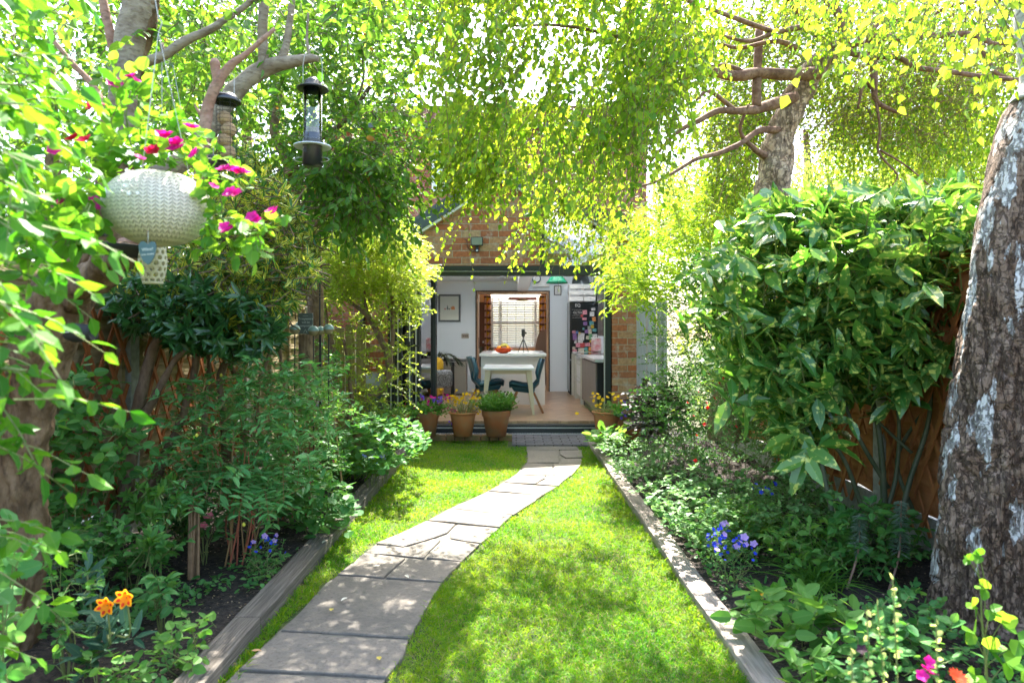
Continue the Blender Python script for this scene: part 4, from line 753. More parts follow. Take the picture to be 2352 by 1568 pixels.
# ================================================================== FOLIAGE
sdn = np.array(SD)
LIT = [[(1010,1068),(1215,1072),(1190,1096),(1100,1128),(1010,1160),(900,1215),(860,1190),(930,1110)],
 [(1190,1090),(1310,1062),(1420,1062),(1500,1160),(1590,1290),(1680,1400),(1800,1600),(1330,1600),(1420,1480),(1300,1400),(1240,1290),(1120,1262),(960,1215),(1030,1165),(1130,1118)],
 [(1400,1050),(1580,1040),(1700,1180),(1850,1330),(2150,1480),(2200,1600),(1700,1600),(1560,1290)],
 [(820,1290),(900,1290),(900,1330),(820,1330)], [(880,1410),(960,1400),(960,1440),(870,1450)], [(780,1000),(980,990),(960,1060),(800,1100)]]
def shade_cull(C, p=.93, seed=0):
    C = np.asarray(C); z = np.maximum(C[:, 2]-.03, 0); g = C-sdn*(z/sdn[2])[:, None]
    g = g+((vnoise(g*A(1,1,0), 3.2, 5+seed)-.5)*.35)[:, None]*A(1, .6, 0)
    y = g[:, 1]; px = CX+g[:, 0]*F/np.maximum(y, .2); py = CY+HC*F/np.maximum(y, .2); lit = np.zeros(len(C), bool)
    ok = (y > 1.2) & (z > .35)
    for poly in LIT: lit |= inpoly(px, py, poly)
    half = inpoly(px, py, [(1120,1270),(1420,1200),(1760,1620),(960,1700)]) & ~lit; lit |= half & (np.random.rand(len(C)) < .72)
    lit &= ok; blot = vnoise(g*A(1,1,0), 4.5, 9) > .80
    return ~(lit & ~blot & (np.random.rand(len(C)) < p))
def region(poly, d0, d1, K, clump=0., fr=2., seed=0, cull=.93, dpow=1.):
    poly = np.array(poly, float); lo, hi = poly.min(0), poly.max(0); out = []; n = 0
    while n < K:
        m = K*3; x = lo[0]+np.random.rand(m)*(hi[0]-lo[0]); y = lo[1]+np.random.rand(m)*(hi[1]-lo[1]); d = d0+(d1-d0)*np.random.rand(m)**dpow
        k = inpoly(x, y, poly); c = np.stack([(x-CX)*d/F, d, HC-(y-CY)*d/F], 1)[k]
        if clump: c = c[vnoise(c, fr, seed)+.35*vnoise(c, fr*3, seed+1) > clump]
        if cull: c = c[shade_cull(c, cull)]
        out.append(c); n += len(c); 
        if len(out) > 40: break
    c = np.concatenate(out); return c[np.random.permutation(len(c))][:K]
def rdir(n, up=0., hz=1., down=0.):
    d = np.random.randn(n, 3)*A(hz, hz, .5); d[:, 2] += up-down; return norm(d)
def sprays(lm, tw, C, Dr, Ln, nl, L, Wd, tm, droop=.3, ang=55, nup=.6, tr=.0024, hang=.2, lvar=.38, start=.1, opp=False, nrm=None, cull=None):
    K = len(C); 
    if not K: return
    Dr = norm(Dr); Ln = np.broadcast_to(Ln, (K,))*(.7+.6*np.random.rand(K)); dn = A(0, 0, -1)
    u = norm(np.cross(Dr, A(0, 0, 1)+.01)); w = np.cross(Dr, u); roll = np.random.rand(K)*.9-.45; s0 = u*np.cos(roll)[:, None]+w*np.sin(roll)[:, None]
    at = lambda t: C+Dr*(Ln*t)[:, None]+dn*(droop*Ln*t*t)[:, None]
    a = R(ang); pts = []; dr = []; 
    for j in range(nl):
        t = start+(1-start)*(j+.5)/nl if nl > 1 else 1.; T = norm(Dr+dn*(2*droop*t))
        for sg in ((1, -1) if opp else ((1,) if j % 2 else (-1,))):
            last = (j == nl-1 and not opp); aa = a*(.25 if last else 1)
            th = np.random.randn(K, 3)*.28
            dd = norm(T*math.cos(aa)+s0*sg*math.sin(aa)+dn*hang+th); pts.append(at(np.minimum(1, t+np.random.rand(K)*.06))); dr.append(dd)
    Pp = np.concatenate(pts); dd = np.concatenate(dr); n = len(Pp)
    N = norm(A(0, 0, nup)+np.random.randn(n, 3)*(1-nup)*.9) if nrm is None else norm(nrm+np.random.randn(n, 3)*.45)
    s = 1-lvar+2*lvar*np.random.rand(n); k = np.ones(n, bool)
    if cull: k = shade_cull(Pp, cull)
    lm.leaves(Pp[k], dd[k], N[k], (L*s)[k], (Wd*s)[k], tm)
    if tw is not None:
        m = at(.5); e = at(1.); tw.rods(C, m, tr, tr*.7); tw.rods(m, e, tr*.7, tr*.4)
bark = {}
def barkm(name, c1, c2, c3, sc=8, st=(1,1,.35), bump=.8, white=None, lo=.4, hi=.6, bsc=3., crack=0):
    m = bpy.data.materials.new(name); m.use_nodes = True; n = m.node_tree; L = n.links.new; b = n.nodes['Principled BSDF']
    tc = n.nodes.new('ShaderNodeNewGeometry').outputs['Position']; f = noise(n, L, sc, 8, vec=tc, stretch=st, rough=.65); f2 = noise(n, L, sc*bsc, 6, vec=tc, stretch=st, rough=.6)
    c = mixc(n, L, ramp(n, L, f, lo, hi), c1, c2); c = mixc(n, L, ramp(n, L, f2, .5, .75), c, c3)
    h = mathn(n, L, 'ADD', f, mathn(n, L, 'MULTIPLY', f2, .5))
    if crack:
        nz = noise(n, L, crack, 5, vec=tc, stretch=(1,1,.32), rough=.6); cr = mathn(n, L, 'ABSOLUTE', mathn(n, L, 'SUBTRACT', nz, .5)); ck_ = ramp(n, L, cr, .05, .0)
        nz2 = noise(n, L, crack*.8, 4, vec=tc, stretch=(.6,.6,1.2)); ck2 = ramp(n, L, mathn(n, L, 'ABSOLUTE', mathn(n, L, 'SUBTRACT', nz2, .5)), .02, .0); ck_ = mathn(n, L, 'MAXIMUM', ck_, mathn(n, L, 'MULTIPLY', ck2, .8))
        c = mixc(n, L, mathn(n, L, 'MULTIPLY', ck_, .33), c, (.025,.018,.014)); h = mathn(n, L, 'SUBTRACT', h, mathn(n, L, 'MULTIPLY', ck_, .8))
    if white:
        sz = n.nodes.new('ShaderNodeSeparateXYZ'); L(tc, sz.inputs[0]); hh = ramp(n, L, sz.outputs[2], -.2, 2.2); thr = mathn(n, L, 'SUBTRACT', white[2]+.05, mathn(n, L, 'MULTIPLY', hh, .085))
        w = noise(n, L, white[0], 5, vec=tc, stretch=white[1], rough=.6); k = ramp(n, L, mathn(n, L, 'SUBTRACT', w, thr), 0, .012); k = mathn(n, L, 'MULTIPLY', k, mathn(n, L, 'SUBTRACT', 1, mathn(n, L, 'MULTIPLY', ck_, .5) if crack else 0)); c = mixc(n, L, k, c, white[3]); h = mathn(n, L, 'ADD', h, mathn(n, L, 'MULTIPLY', k, .25))
    L(c, b.inputs['Base Color']); b.inputs['Roughness'].default_value = .85; b.inputs['Specular IOR Level'].default_value = .2
    k = n.nodes.new('ShaderNodeBump'); k.inputs['Strength'].default_value = bump; k.inputs['Distance'].default_value = .02; L(h, k.inputs['Height']); L(k.outputs[0], b.inputs['Normal']); return m
B_near = barkm('birch_bark_rough', (.15,.095,.062), (.27,.195,.145), (.03,.02,.015), 16, (1,1,.5), 1., white=(6.2,(1.6,1.6,.42),.568,(.56,.55,.52)), crack=30)
B_top = barkm('birch_bark_pale', (.50,.49,.44), (.34,.33,.29), (.14,.12,.10), 6, (1,1,2.2), .4)
B_mid = barkm('birch_bark_flaky', (.38,.235,.14), (.54,.40,.28), (.12,.07,.045), 7, (1,1,.9), 1., lo=.35, hi=.6, crack=22)
B_limb = barkm('reddish_limb_bark', (.15,.078,.05), (.27,.16,.105), (.08,.045,.03), 12, (1,1,1), .6)
B_app = barkm('old_tree_bark', (.10,.06,.03), (.22,.145,.085), (.045,.028,.018), 14, (1,1,.5), 1., bsc=2.2)
B_pale = barkm('pale_smooth_bark', (.20,.155,.11), (.30,.25,.185), (.10,.07,.05), 11, (1,1,2.6), .5)
B_pink = barkm('pinkish_bark', (.28,.15,.105), (.36,.22,.16), (.12,.07,.05), 14, (1,1,2), .4)
B_stem = barkm('shrub_stem_bark', (.16,.10,.06), (.25,.17,.11), (.07,.045,.03), 16, (1,1,.4), .6)
TW = mat('twig', (.12,.075,.045), rough=.8); TWG = mat('green_twig', (.14,.17,.05), rough=.7); TWR = mat('red_stem', (.30,.08,.04), rough=.7)
def PL(pts): return np.array([P(x, y, d) for x, y, d, *_ in pts]), [q[3] for q in pts]
def limb(mb, pts, sides=10, sub=4, disp=None): p, r = PL(pts); mb.tube(p, r, sides, sub, disp); return mb
def knob(amp, fr): return lambda p, nn, rr: (vnoise(p, fr, 3)-.5)*amp*rr/.1+(vnoise(p, fr*2.7, 4)-.5)*amp*.5*rr/.1
# leaf materials
L_birch = leafm('birch_leaf', (.04,.14,.010), (.15,.28,.02), (.20,.42,.015), (.62,.74,.04), fac=.52, rough=.4)
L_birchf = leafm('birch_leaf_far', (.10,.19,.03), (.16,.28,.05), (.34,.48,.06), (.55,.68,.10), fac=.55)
L_apple = leafm('plum_leaf', (.03,.10,.014), (.075,.18,.025), (.12,.34,.02), (.34,.54,.04), fac=.42, rough=.38, old=.012)
L_near = leafm('near_leaf', (.025,.12,.010), (.09,.25,.02), (.05,.28,.010), (.28,.55,.02), fac=.42, rough=.4)
L_euo = leafm('variegated_leaf', (.03,.12,.02), (.07,.20,.03), (.08,.24,.02), (.18,.38,.03), fac=.32, rough=.3, spec=.5, var='edge', vc=(.62,.56,.06), vein=0)
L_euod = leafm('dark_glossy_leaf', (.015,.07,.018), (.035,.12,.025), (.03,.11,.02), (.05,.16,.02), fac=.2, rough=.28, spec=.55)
L_abel = leafm('arching_shrub_leaf', (.13,.22,.02), (.22,.32,.04), (.36,.52,.03), (.60,.68,.07), fac=.5, rough=.4)
L_hyp = leafm('bluegreen_leaf', (.05,.20,.055), (.15,.34,.11), (.10,.38,.05), (.26,.54,.10), fac=.35, rough=.4)
L_clim = leafm('climber_leaf', (.03,.12,.025), (.07,.20,.04), (.08,.30,.03), (.20,.44,.05), fac=.35)
L_auc = leafm('spotted_laurel_leaf', (.035,.135,.022), (.10,.23,.045), (.10,.32,.02), (.26,.48,.04), fac=.28, rough=.30, spec=.55, var='spots', vc=(.55,.58,.12), vein=.12)
L_gold = leafm('golden_leaf', (.12,.25,.015), (.24,.36,.03), (.32,.58,.02), (.62,.74,.04), fac=.5)
L_jas = leafm('small_pale_leaf', (.04,.13,.02), (.14,.25,.07), (.12,.32,.03), (.30,.46,.10), fac=.4)
L_lam = leafm('silvery_groundcover_leaf', (.04,.15,.03), (.20,.36,.13), (.10,.34,.04), (.34,.54,.14), fac=.3, rough=.45)
L_grd = leafm('bed_leaf', (.04,.16,.04), (.10,.26,.07), (.10,.34,.03), (.26,.50,.07), fac=.35)
L_strap = leafm('strap_leaf', (.04,.14,.02), (.10,.24,.03), (.12,.34,.02), (.36,.56,.04), fac=.4)
L_grass = leafm('grass_blade', (.075,.19,.008), (.17,.30,.018), (.20,.46,.01), (.45,.62,.03), fac=.42, rough=.5, vein=0)
L_dark = leafm('dark_purple_leaf', (.02,.022,.02), (.05,.05,.045), (.05,.03,.03), (.09,.06,.05), fac=.15)
L_pet = leafm('petunia_leaf', (.06,.19,.02), (.13,.30,.03), (.13,.42,.015), (.42,.66,.04), fac=.42, rough=.5)
L_als = leafm('greygreen_leaf', (.03,.085,.05), (.055,.13,.075), (.05,.16,.06), (.10,.24,.09), fac=.2, rough=.5)
L_bed2 = leafm('fresh_bed_leaf', (.05,.17,.03), (.12,.27,.05), (.12,.36,.03), (.32,.52,.06), fac=.4)
UPN = A(0, 0, 1); CAMN = A(0, -.75, .65)
def plant(name, label, cat, loc, group=None): return root(name, label, cat, loc, 0, group)
def dress(r, lm, lmat, tw=None, twm=None, nm='foliage', tn='twigs'):
    wpart(lm, nm, lmat, r)
    if tw is not None: wpart(tw, tn, twm or TW, r)['kind'] = 'stuff'
# ---- near birch trunk -------------------------------------------------
nb = plant('birch_tree', 'large birch trunk with cracked dark bark and white patches at the right foreground', 'tree', (2.0, 2.97, 0))
tp_ = [(2275,1480,2.97,.262),(2270,1400,2.95,.238),(2275,1240,2.93,.215),(2290,1060,2.92,.200),(2305,900,2.92,.190),(2322,760,2.92,.183),(2335,620,2.92,.176),(2352,470,2.92,.165),(2370,360,2.92,.150),(2385,270,2.92,.130),(2392,215,2.92,.098)]
def birchdisp(p, nn, rr):
    low = np.clip((2.4-p[:, 2])/1.6, .15, 1); v1 = np.abs(vnoise(p*A(1,1,.30), 26, 1)-.5); v2 = np.abs(vnoise(p*A(1,1,.8), 34, 5)-.5)
    return (vnoise(p*A(1,1,.5), 8, 6)-.5)*.05+(-.020*np.clip(1-v1/.10, 0, 1)-.010*np.clip(1-v2/.08, 0, 1)+(vnoise(p*A(1,1,.5), 60, 8)-.5)*.012)*low
mb = MB(); p, r_ = PL(tp_); mb.tube(p, r_, 260, 46, birchdisp); wpart(mb, 'trunk', B_near, nb, smooth=True)
mb = limb(MB(), [(2389,235,2.92,.112),(2392,195,2.92,.082),(2388,150,2.92,.074),(2378,60,2.92,.072),(2372,-60,2.92,.068),(2365,-300,2.95,.055),(2370,-700,3.0,.03)], 40, 8, lambda p, nn, rr: (vnoise(p, 18, 5)-.5)*.012); wpart(mb, 'upper_trunk', B_top, nb, smooth=True)
lm, tw = MB(), MB()
c = region([(1700,-420),(2700,-420),(2700,-60),(2340,-10),(2200,60),(2100,20),(1900,-40)], 2.0, 3.4, 110, cull=.95); sprays(lm, tw, c, rdir(len(c), down=.9, hz=.5), .30, 9, .036, .029, T_D, hang=.5, nup=.3, cull=.9)
c = region([(2180,-40),(2352,-60),(2400,80),(2290,150),(2250,60)], 2.2, 2.7, 16, cull=0); sprays(lm, tw, c, rdir(len(c), down=1.3, hz=.4), .22, 8, .036, .029, T_D, hang=.6, nup=.3)
dress(nb, lm, L_birch, tw)
# ---- middle weeping birch ----------------------------------------------
wbt = plant('weeping_birch', 'weeping birch with flaky pink brown bark rising behind the spotted laurel and curtains of hanging leaves', 'tree', (1.7, 5.3, 0))
wbt['label'] = 'weeping birch with flaky pinkish trunk rising behind the spotted laurel, leaf curtains hanging left'
fl_ = lambda p, nn, rr: (vnoise(p, 9, 3)-.5)*.035+np.where(vnoise(p*A(1,1,.6), 16, 4) > .55, .010, 0)
mb = limb(MB(), [(1672,1010,5.3,.155),(1678,900,5.3,.130),(1688,800,5.3,.115),(1715,640,5.32,.120),(1748,520,5.34,.125),(1773,440,5.35,.128),(1782,380,5.36,.125),(1790,320,5.37,.110),(1815,260,5.38,.100),(1838,210,5.38,.098),(1865,165,5.38,.080),(1900,128,5.38,.068),(1935,108,5.38,.058)], 40, 14, fl_); wpart(mb, 'trunk', B_mid, wbt, smooth=True)
LB = [[(1890,165,5.35,.05),(1830,172,5.2,.045),(1740,168,5.1,.042),(1690,175,5.0,.040),(1620,165,4.95,.036),(1560,190,4.9,.022),(1500,240,4.8,.012)],
 [(1710,172,5.05,.022),(1695,160,5.0,.018),(1660,150,5.0,.014),(1600,160,4.9,.010)],
 [(1825,225,5.3,.048),(1770,240,5.2,.042),(1735,252,5.1,.036),(1690,255,5.0,.028),(1650,255,4.95,.024),(1600,280,4.9,.020),(1560,300,4.85,.016),(1520,340,4.8,.010),(1490,380,4.8,.006)],
 [(1738,245,5.1,.036),(1738,200,5.1,.034),(1740,150,5.15,.032),(1745,60,5.2,.028)],
 [(1790,300,5.3,.030),(1745,300,5.2,.024),(1700,330,5.1,.020),(1650,352,5.0,.017),(1600,365,4.9,.015),(1550,395,4.85,.011),(1500,420,4.8,.009),(1430,435,4.7,.006)],
 [(1760,360,5.3,.03),(1730,340,5.2,.020),(1700,300,5.1,.014),(1720,240,5.0,.010)],
 [(1930,108,5.38,.055),(1985,88,5.4,.045),(2060,88,5.4,.035),(2130,84,5.4,.030),(2200,78,5.35,.026),(2250,85,5.3,.022),(2280,100,5.3,.015),(2340,100,5.2,.010)],
 [(2248,85,5.3,.020),(2262,125,5.3,.018),(2285,165,5.3,.015),(2320,180,5.3,.012),(2345,190,5.3,.008)],
 [(1930,112,5.35,.035),(1990,130,5.2,.022),(2060,132,5.1,.020),(2105,155,5.05,.019),(2180,165,5.0,.018),(2270,178,4.95,.016),(2345,184,4.9,.014)],
 [(1945,105,5.38,.045),(1990,85,5.5,.035),(2020,55,5.6,.028),(2050,20,5.7,.022),(2110,-60,5.9,.016)],
 [(1925,112,5.38,.045),(1890,90,5.3,.03),(1850,50,5.2,.024),(1820,10,5.1,.02),(1780,-60,5.0,.016)],
 [(1940,105,5.4,.04),(1930,40,5.4,.034),(1890,-20,5.4,.03),(1900,-90,5.4,.03)],
 [(2000,95,5.4,.036),(2005,150,5.5,.032),(2008,200,5.5,.026),(2012,230,5.5,.020),(2040,250,5.5,.016),(2085,265,5.5,.008)],
 [(2008,205,5.5,.022),(1985,190,5.5,.018),(1970,250,5.5,.008)],
 [(2012,235,5.5,.012),(2022,300,5.5,.010),(2018,350,5.5,.009),(2060,400,5.5,.007),(2050,425,5.5,.005)],
 [(2022,345,5.5,.009),(2080,380,5.6,.007),(2140,430,5.7,.005)],
 [(1850,60,5.2,.022),(1780,75,5.0,.018),(1720,95,4.9,.014),(1650,80,4.8,.010),(1580,70,4.7,.006)],
 [(1830,110,5.3,.024),(1780,95,5.1,.018),(1700,110,5.0,.014),(1650,100,4.8,.010)],
 [(1690,255,5.,.018),(1630,210,4.9,.013),(1600,230,4.8,.009)],
 [(1640,170,4.95,.02),(1560,130,4.7,.016),(1440,90,4.3,.012),(1300,60,4.0,.009),(1180,60,3.8,.006)],
 [(1780,75,5.0,.018),(1600,10,4.6,.015),(1400,-60,4.2,.013),(1200,-90,4.0,.010),(1050,-60,4.0,.007)],
 [(2030,50,5.6,.02),(2120,40,5.4,.016),(2200,10,5.2,.012),(2300,0,5.0,.008)]]
for q in LB: wpart(limb(MB(), q, 10, 5, knob(.02, 20)), 'limb', B_limb, wbt, smooth=True)
tw = MB(); lm = MB()
# fine dark brown twig mesh beneath the crown
c = region([(1500,0),(2340,0),(2340,140),(2150,330),(1900,330),(1700,380),(1560,330),(1480,200)], 5.65, 7.0, 3200, cull=.9); e = c+rdir(len(c), down=.35)*.3; tw.rods(c, e, .0028, .0012)
# curtains:  (polygon, d0, d1, strands, strand length, leaves, leaf size)
CUR = [([(1020,-300),(1700,-300),(1660,60),(1560,230),(1440,320),(1280,360),(1100,350),(1030,260),(1000,100)], 3.3, 4.9, 1350, .34, 11, .040, .93),
 ([(1030,220),(1500,200),(1480,400),(1380,430),(1200,370),(1060,390),(1010,330)], 4.2, 5.6, 640, .36, 12, .036, .90),
 ([(1020,330),(1120,350),(1110,410),(1060,430),(1020,410)], 4.8, 5.6, 30, .28, 10, .034, .8),
 ([(1240,380),(1440,360),(1460,500),(1390,520),(1260,520)], 4.8, 6.2, 240, .38, 13, .034, .88),
 ([(1035,470),(1080,480),(1070,510),(1040,505)], 5.0, 5.6, 5, .42, 12, .034, .5), ([(1180,500),(1230,490),(1225,525),(1180,530)], 5.0, 5.6, 12, .34, 12, .034, .5),
 ([(1440,0),(1660,0),(1640,80),(1600,130),(1560,260),(1500,380),(1440,400)], 3.6, 5.0, 330, .36, 11, .036, .90),
 ([(1500,200),(1760,200),(1730,420),(1600,440),(1480,440)], 5.4, 8., 460, .5, 13, .036, .93),
 ([(1650,-60),(2250,-60),(2200,60),(1950,90),(1750,110)], 4.6, 5.2, 150, .34, 11, .036, .90),
 ([(1600,-200),(2400,-200),(2400,40),(2250,100),(2100,60),(1900,40),(1650,80)], 5.5, 7.4, 1000, .4, 11, .038, .93),
 ([(1880,120),(2340,120),(2340,330),(2100,330),(1960,300),(1890,220)], 5.8, 8.0, 800, .5, 12, .038, .93)]
CUR.append(([(560,-900),(1500,-900),(1500,-60),(560,-60)], 5.0, 7.4, 10, .36, 11, .042, .96))  # sparse leaves added overhead, out of view, for foreground shade
CUR.append(([(640,-420),(1230,-420),(1230,-45),(640,-45)], 4.9, 7.4, 950, .36, 12, .046, .96))  # extra leaves added above the view to shade the near path and lawn
CUR.append(([(1470,0),(1900,20),(1860,200),(1770,330),(1500,300)], 5.8, 7.6, 620, .42, 12, .038, .55))
CUR.append(([(1880,40),(2400,0),(2400,300),(2050,320),(1920,240)], 6.0, 8.0, 620, .42, 12, .038, .5))
for i, (pl_, d0_, d1_, K, ln, nl, ls, cu) in enumerate(CUR):
    c = region(pl_, d0_, d1_, K, cull=cu, clump=.52 if K > 100 else 0, fr=1.6, seed=i); n = len(c); sprays(lm, tw, c, norm(A(-.35, -.1, -1)+np.random.randn(n, 3)*A(.42, .42, .2)), ln, nl, ls, ls*.80, T_D, droop=.1, hang=.45, nup=.25, tr=.0022, start=.0, cull=cu*.75)
dress(wbt, lm, L_birch, tw, mat('birch_twig', (.20,.12,.06), rough=.8))
# bright weeping curtain at the back right
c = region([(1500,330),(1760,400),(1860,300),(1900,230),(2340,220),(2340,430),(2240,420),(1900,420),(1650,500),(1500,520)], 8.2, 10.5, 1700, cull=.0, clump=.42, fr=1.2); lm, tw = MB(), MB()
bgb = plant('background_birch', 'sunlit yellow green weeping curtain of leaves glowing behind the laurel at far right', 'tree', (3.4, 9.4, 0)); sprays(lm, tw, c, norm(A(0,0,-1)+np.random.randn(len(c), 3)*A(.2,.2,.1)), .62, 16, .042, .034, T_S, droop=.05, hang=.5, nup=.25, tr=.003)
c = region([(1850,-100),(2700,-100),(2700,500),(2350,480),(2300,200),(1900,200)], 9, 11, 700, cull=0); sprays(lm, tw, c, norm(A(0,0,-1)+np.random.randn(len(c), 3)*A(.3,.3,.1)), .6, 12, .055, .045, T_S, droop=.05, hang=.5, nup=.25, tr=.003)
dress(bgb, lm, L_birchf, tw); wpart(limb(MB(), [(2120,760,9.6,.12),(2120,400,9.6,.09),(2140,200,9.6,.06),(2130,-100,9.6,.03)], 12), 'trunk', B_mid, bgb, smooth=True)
# ---- left old tree ------------------------------------------------------
ot = plant('old_fruit_tree', 'old tree with brown rugged trunk at left foreground carrying the feeders on its pale limbs', 'tree', (-1.9, 2.75, 0))
rug = lambda p, nn, rr: (vnoise(p*A(1,1,.5), 11, 3)-.5)*.05+(vnoise(p*A(1,1,.35), 38, 4)-.5)*.030+(vnoise(p, 90, 6)-.5)*.008
mb = limb(MB(), [(20,1600,2.72,.105),(32,1440,2.72,.084),(48,1250,2.71,.074),(60,1060,2.7,.070),(70,940,2.7,.073),(90,837,2.68,.081),(122,720,2.66,.100),(165,640,2.64,.108),(222,560,2.62,.088),(258,470,2.6,.07),(276,380,2.6,.056),(282,300,2.62,.046),(286,240,2.62,.042),(296,150,2.62,.044),(306,80,2.62,.045),(321,0,2.62,.045),(336,-90,2.62,.042),(350,-260,2.62,.035)], 110, 26, rug)
wpart(mb, 'trunk', B_app, ot, smooth=True)
mb = limb(MB(), [(279,320,2.60,.050),(284,220,2.6,.048),(294,130,2.6,.050),(304,70,2.6,.053),(320,0,2.6,.056),(336,-90,2.6,.058),(350,-250,2.6,.050)], 40, 10, lambda p, nn, rr: (vnoise(p, 14, 3)-.5)*.012); wpart(mb, 'upper_trunk', B_pale, ot, smooth=True)
wpart(limb(MB(), [(165,690,2.62,.06),(215,640,2.5,.060),(250,610,2.45,.058),(285,585,2.4,.045),(300,560,2.4,.02)], 28, 8, rug), 'limb', B_app, ot, smooth=True)
LL = [([(300,160,2.6,.022),(330,146,2.6,.020),(375,128,2.6,.018),(430,92,2.6,.017),(480,70,2.6,.015),(530,38,2.6,.013),(570,8,2.6,.011),(640,-60,2.6,.009)], B_pale), ([(375,128,2.6,.010),(372,100,2.6,.008)], B_pale),
 ([(295,440,2.7,.045),(330,420,2.7,.043),(390,390,2.7,.040),(440,352,2.7,.038),(480,300,2.7,.037),(510,250,2.7,.036),(545,205,2.7,.035),(585,170,2.7,.033),(625,152,2.7,.030),(670,142,2.7,.024),(712,134,2.7,.018),(732,136,2.7,.011)], B_pale),
 ([(606,160,2.7,.021),(603,90,2.7,.020),(606,0,2.7,.019),(610,-120,2.7,.017)], B_pale), ([(645,146,2.7,.018),(658,100,2.7,.015),(668,30,2.7,.013),(676,-60,2.7,.012)], B_pale), ([(712,134,2.7,.007),(705,90,2.7,.005),(708,30,2.7,.004)], B_pale),
 ([(262,290,2.62,.045),(270,180,2.65,.022),(255,90,2.65,.017),(240,20,2.65,.016),(225,-60,2.65,.014)], B_pink),
 ([(455,420,2.35,.018),(465,360,2.35,.018),(472,280,2.35,.019),(480,235,2.35,.018),(500,190,2.35,.017),(530,150,2.35,.014),(560,128,2.35,.010),(595,98,2.35,.008),(632,66,2.35,.006)], B_pink), ([(500,190,2.35,.015),(496,160,2.35,.016),(494,145,2.35,.017),(492,136,2.35,.010)], B_pink), ([(472,278,2.35,.007),(452,250,2.35,.004),(447,238,2.35,.002)], B_pink),
 ([(455,418,2.35,.018),(445,480,2.4,.018),(400,540,2.45,.02),(280,560,2.5,.022)], B_pink),
 ([(480,300,2.7,.02),(470,330,2.7,.018),(480,350,2.7,.010)], B_pale), ([(120,90,2.7,.008),(170,150,2.7,.010),(215,200,2.7,.014),(265,300,2.62,.02)], B_pink)]
for q, m_ in LL: wpart(limb(MB(), q, 14, 6, lambda p, nn, rr: (vnoise(p, 25, 3)-.5)*.25*rr), 'limb', m_, ot, smooth=True)
# its sparse crown over the top left
lm, tw = MB(), MB()
c = region([(-300,-300),(1050,-300),(900,40),(700,60),(560,40),(460,120),(330,250),(150,200),(-100,150)], 2.6, 4.4, 430, cull=.93, clump=.5, fr=2); sprays(lm, tw, c, rdir(len(c), down=.3), .30, 9, .052, .030, T_B, hang=.3, nup=.3, cull=.7)
c = region([(330,0),(620,0),(560,240),(420,260),(300,300),(330,150)], 3.0, 4.6, 120, cull=.93, clump=.5); sprays(lm, tw, c, rdir(len(c), down=.3), .28, 9, .05, .030, T_B, hang=.3, nup=.3, cull=.7)
dress(ot, lm, L_apple, tw)
# ---- plum tree behind feeders --------------------------------------------
pt_ = plant('plum_tree', 'dense leafy plum tree behind the hanging feeders with a few withered orange leaves', 'tree', (-1.9, 5.4, 0)); lm, tw = MB(), MB()
POLY = [(330,60),(1010,-60),(985,120),(960,230),(975,330),(940,400),(920,470),(880,520),(850,520),(760,500),(720,430),(640,390),(560,350),(430,400),(330,330)]
c = region(POLY, 4.4, 6.4, 1350, cull=.93, clump=.42, fr=2.2); sprays(lm, tw, c, rdir(len(c), down=.25), .27, 9, .052, .030, T_B, hang=.3, nup=.35, tr=.003, cull=.6)
c = region([(700,300),(930,330),(925,470),(880,520),(780,510),(690,430)], 4.2, 5.4, 300, cull=.9, clump=.4); sprays(lm, tw, c, rdir(len(c), down=.5), .26, 9, .056, .034, T_B, hang=.5, nup=.3, tr=.003)
dress(pt_, lm, L_apple, tw)
for q in ([(720,560,5.6,.06),(700,470,5.6,.05),(660,370,5.6,.045),(630,300,5.6,.04),(640,220,5.6,.03),(620,130,5.5,.02)], [(560,440,5.6,.05),(650,400,5.6,.035),(720,330,5.6,.028),(790,280,5.5,.02),(850,200,5.3,.014)], [(700,470,5.6,.04),(780,450,5.5,.025),(850,420,5.4,.018),(950,350,5.2,.01)], [(560,450,5.4,.03),(620,430,5.3,.03),(680,390,5.2,.02),(740,380,5.2,.012)], [(720,900,5.8,.07),(725,700,5.7,.065),(720,560,5.6,.06)],
          [(860,330,5.2,.010),(800,420,5.2,.012),(740,500,5.2,.014),(700,560,5.3,.016)], [(830,110,5.2,.008),(835,180,5.2,.008),(815,240,5.2,.010)]): wpart(limb(MB(), q, 10, 5), 'limb', B_stem, pt_, smooth=True)
# background trees ----------------------------------------------------------
def bgtree(nm, lb, poly, d0, d1, K, lmn, ls, loc, trunk=None, clump=.45):
    r = plant(nm, lb, 'tree', loc, 'trees beyond the garden fences'); lm, tw = MB(), MB(); c = region(poly, d0, d1, K, cull=0, clump=clump, fr=.9)
    sprays(lm, tw, c, rdir(len(c), down=.2), .5, 9, ls, ls*.6, T_S, hang=.3, nup=.35, tr=.006); dress(r, lm, lmn, tw)
    wpart(MB().tube([(loc[0], loc[1], 0), (loc[0]+.1, loc[1], 2.), (loc[0], loc[1]+.1, 4.5)], [.16, .12, .04], 10, 4), 'trunk', B_stem, r, smooth=True)
bgtree('background_tree', 'leafy tree beyond the left fence at the top left of the view', [(-400,-300),(420,-300),(380,700),(-400,800)], 6.5, 9, 1300, L_apple, .11, (-5.2, 7.6, 0), clump=.40)
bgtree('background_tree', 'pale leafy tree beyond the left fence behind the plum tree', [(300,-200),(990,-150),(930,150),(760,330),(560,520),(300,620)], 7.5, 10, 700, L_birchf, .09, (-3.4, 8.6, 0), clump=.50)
bgtree('background_tree', 'sunlit tree beyond the right fence behind the golden shrub', [(1480,380),(2000,380),(2700,500),(2700,1000),(1540,980)], 9.5, 12, 900, L_birchf, .09, (4.6, 10.6, 0), clump=.4)
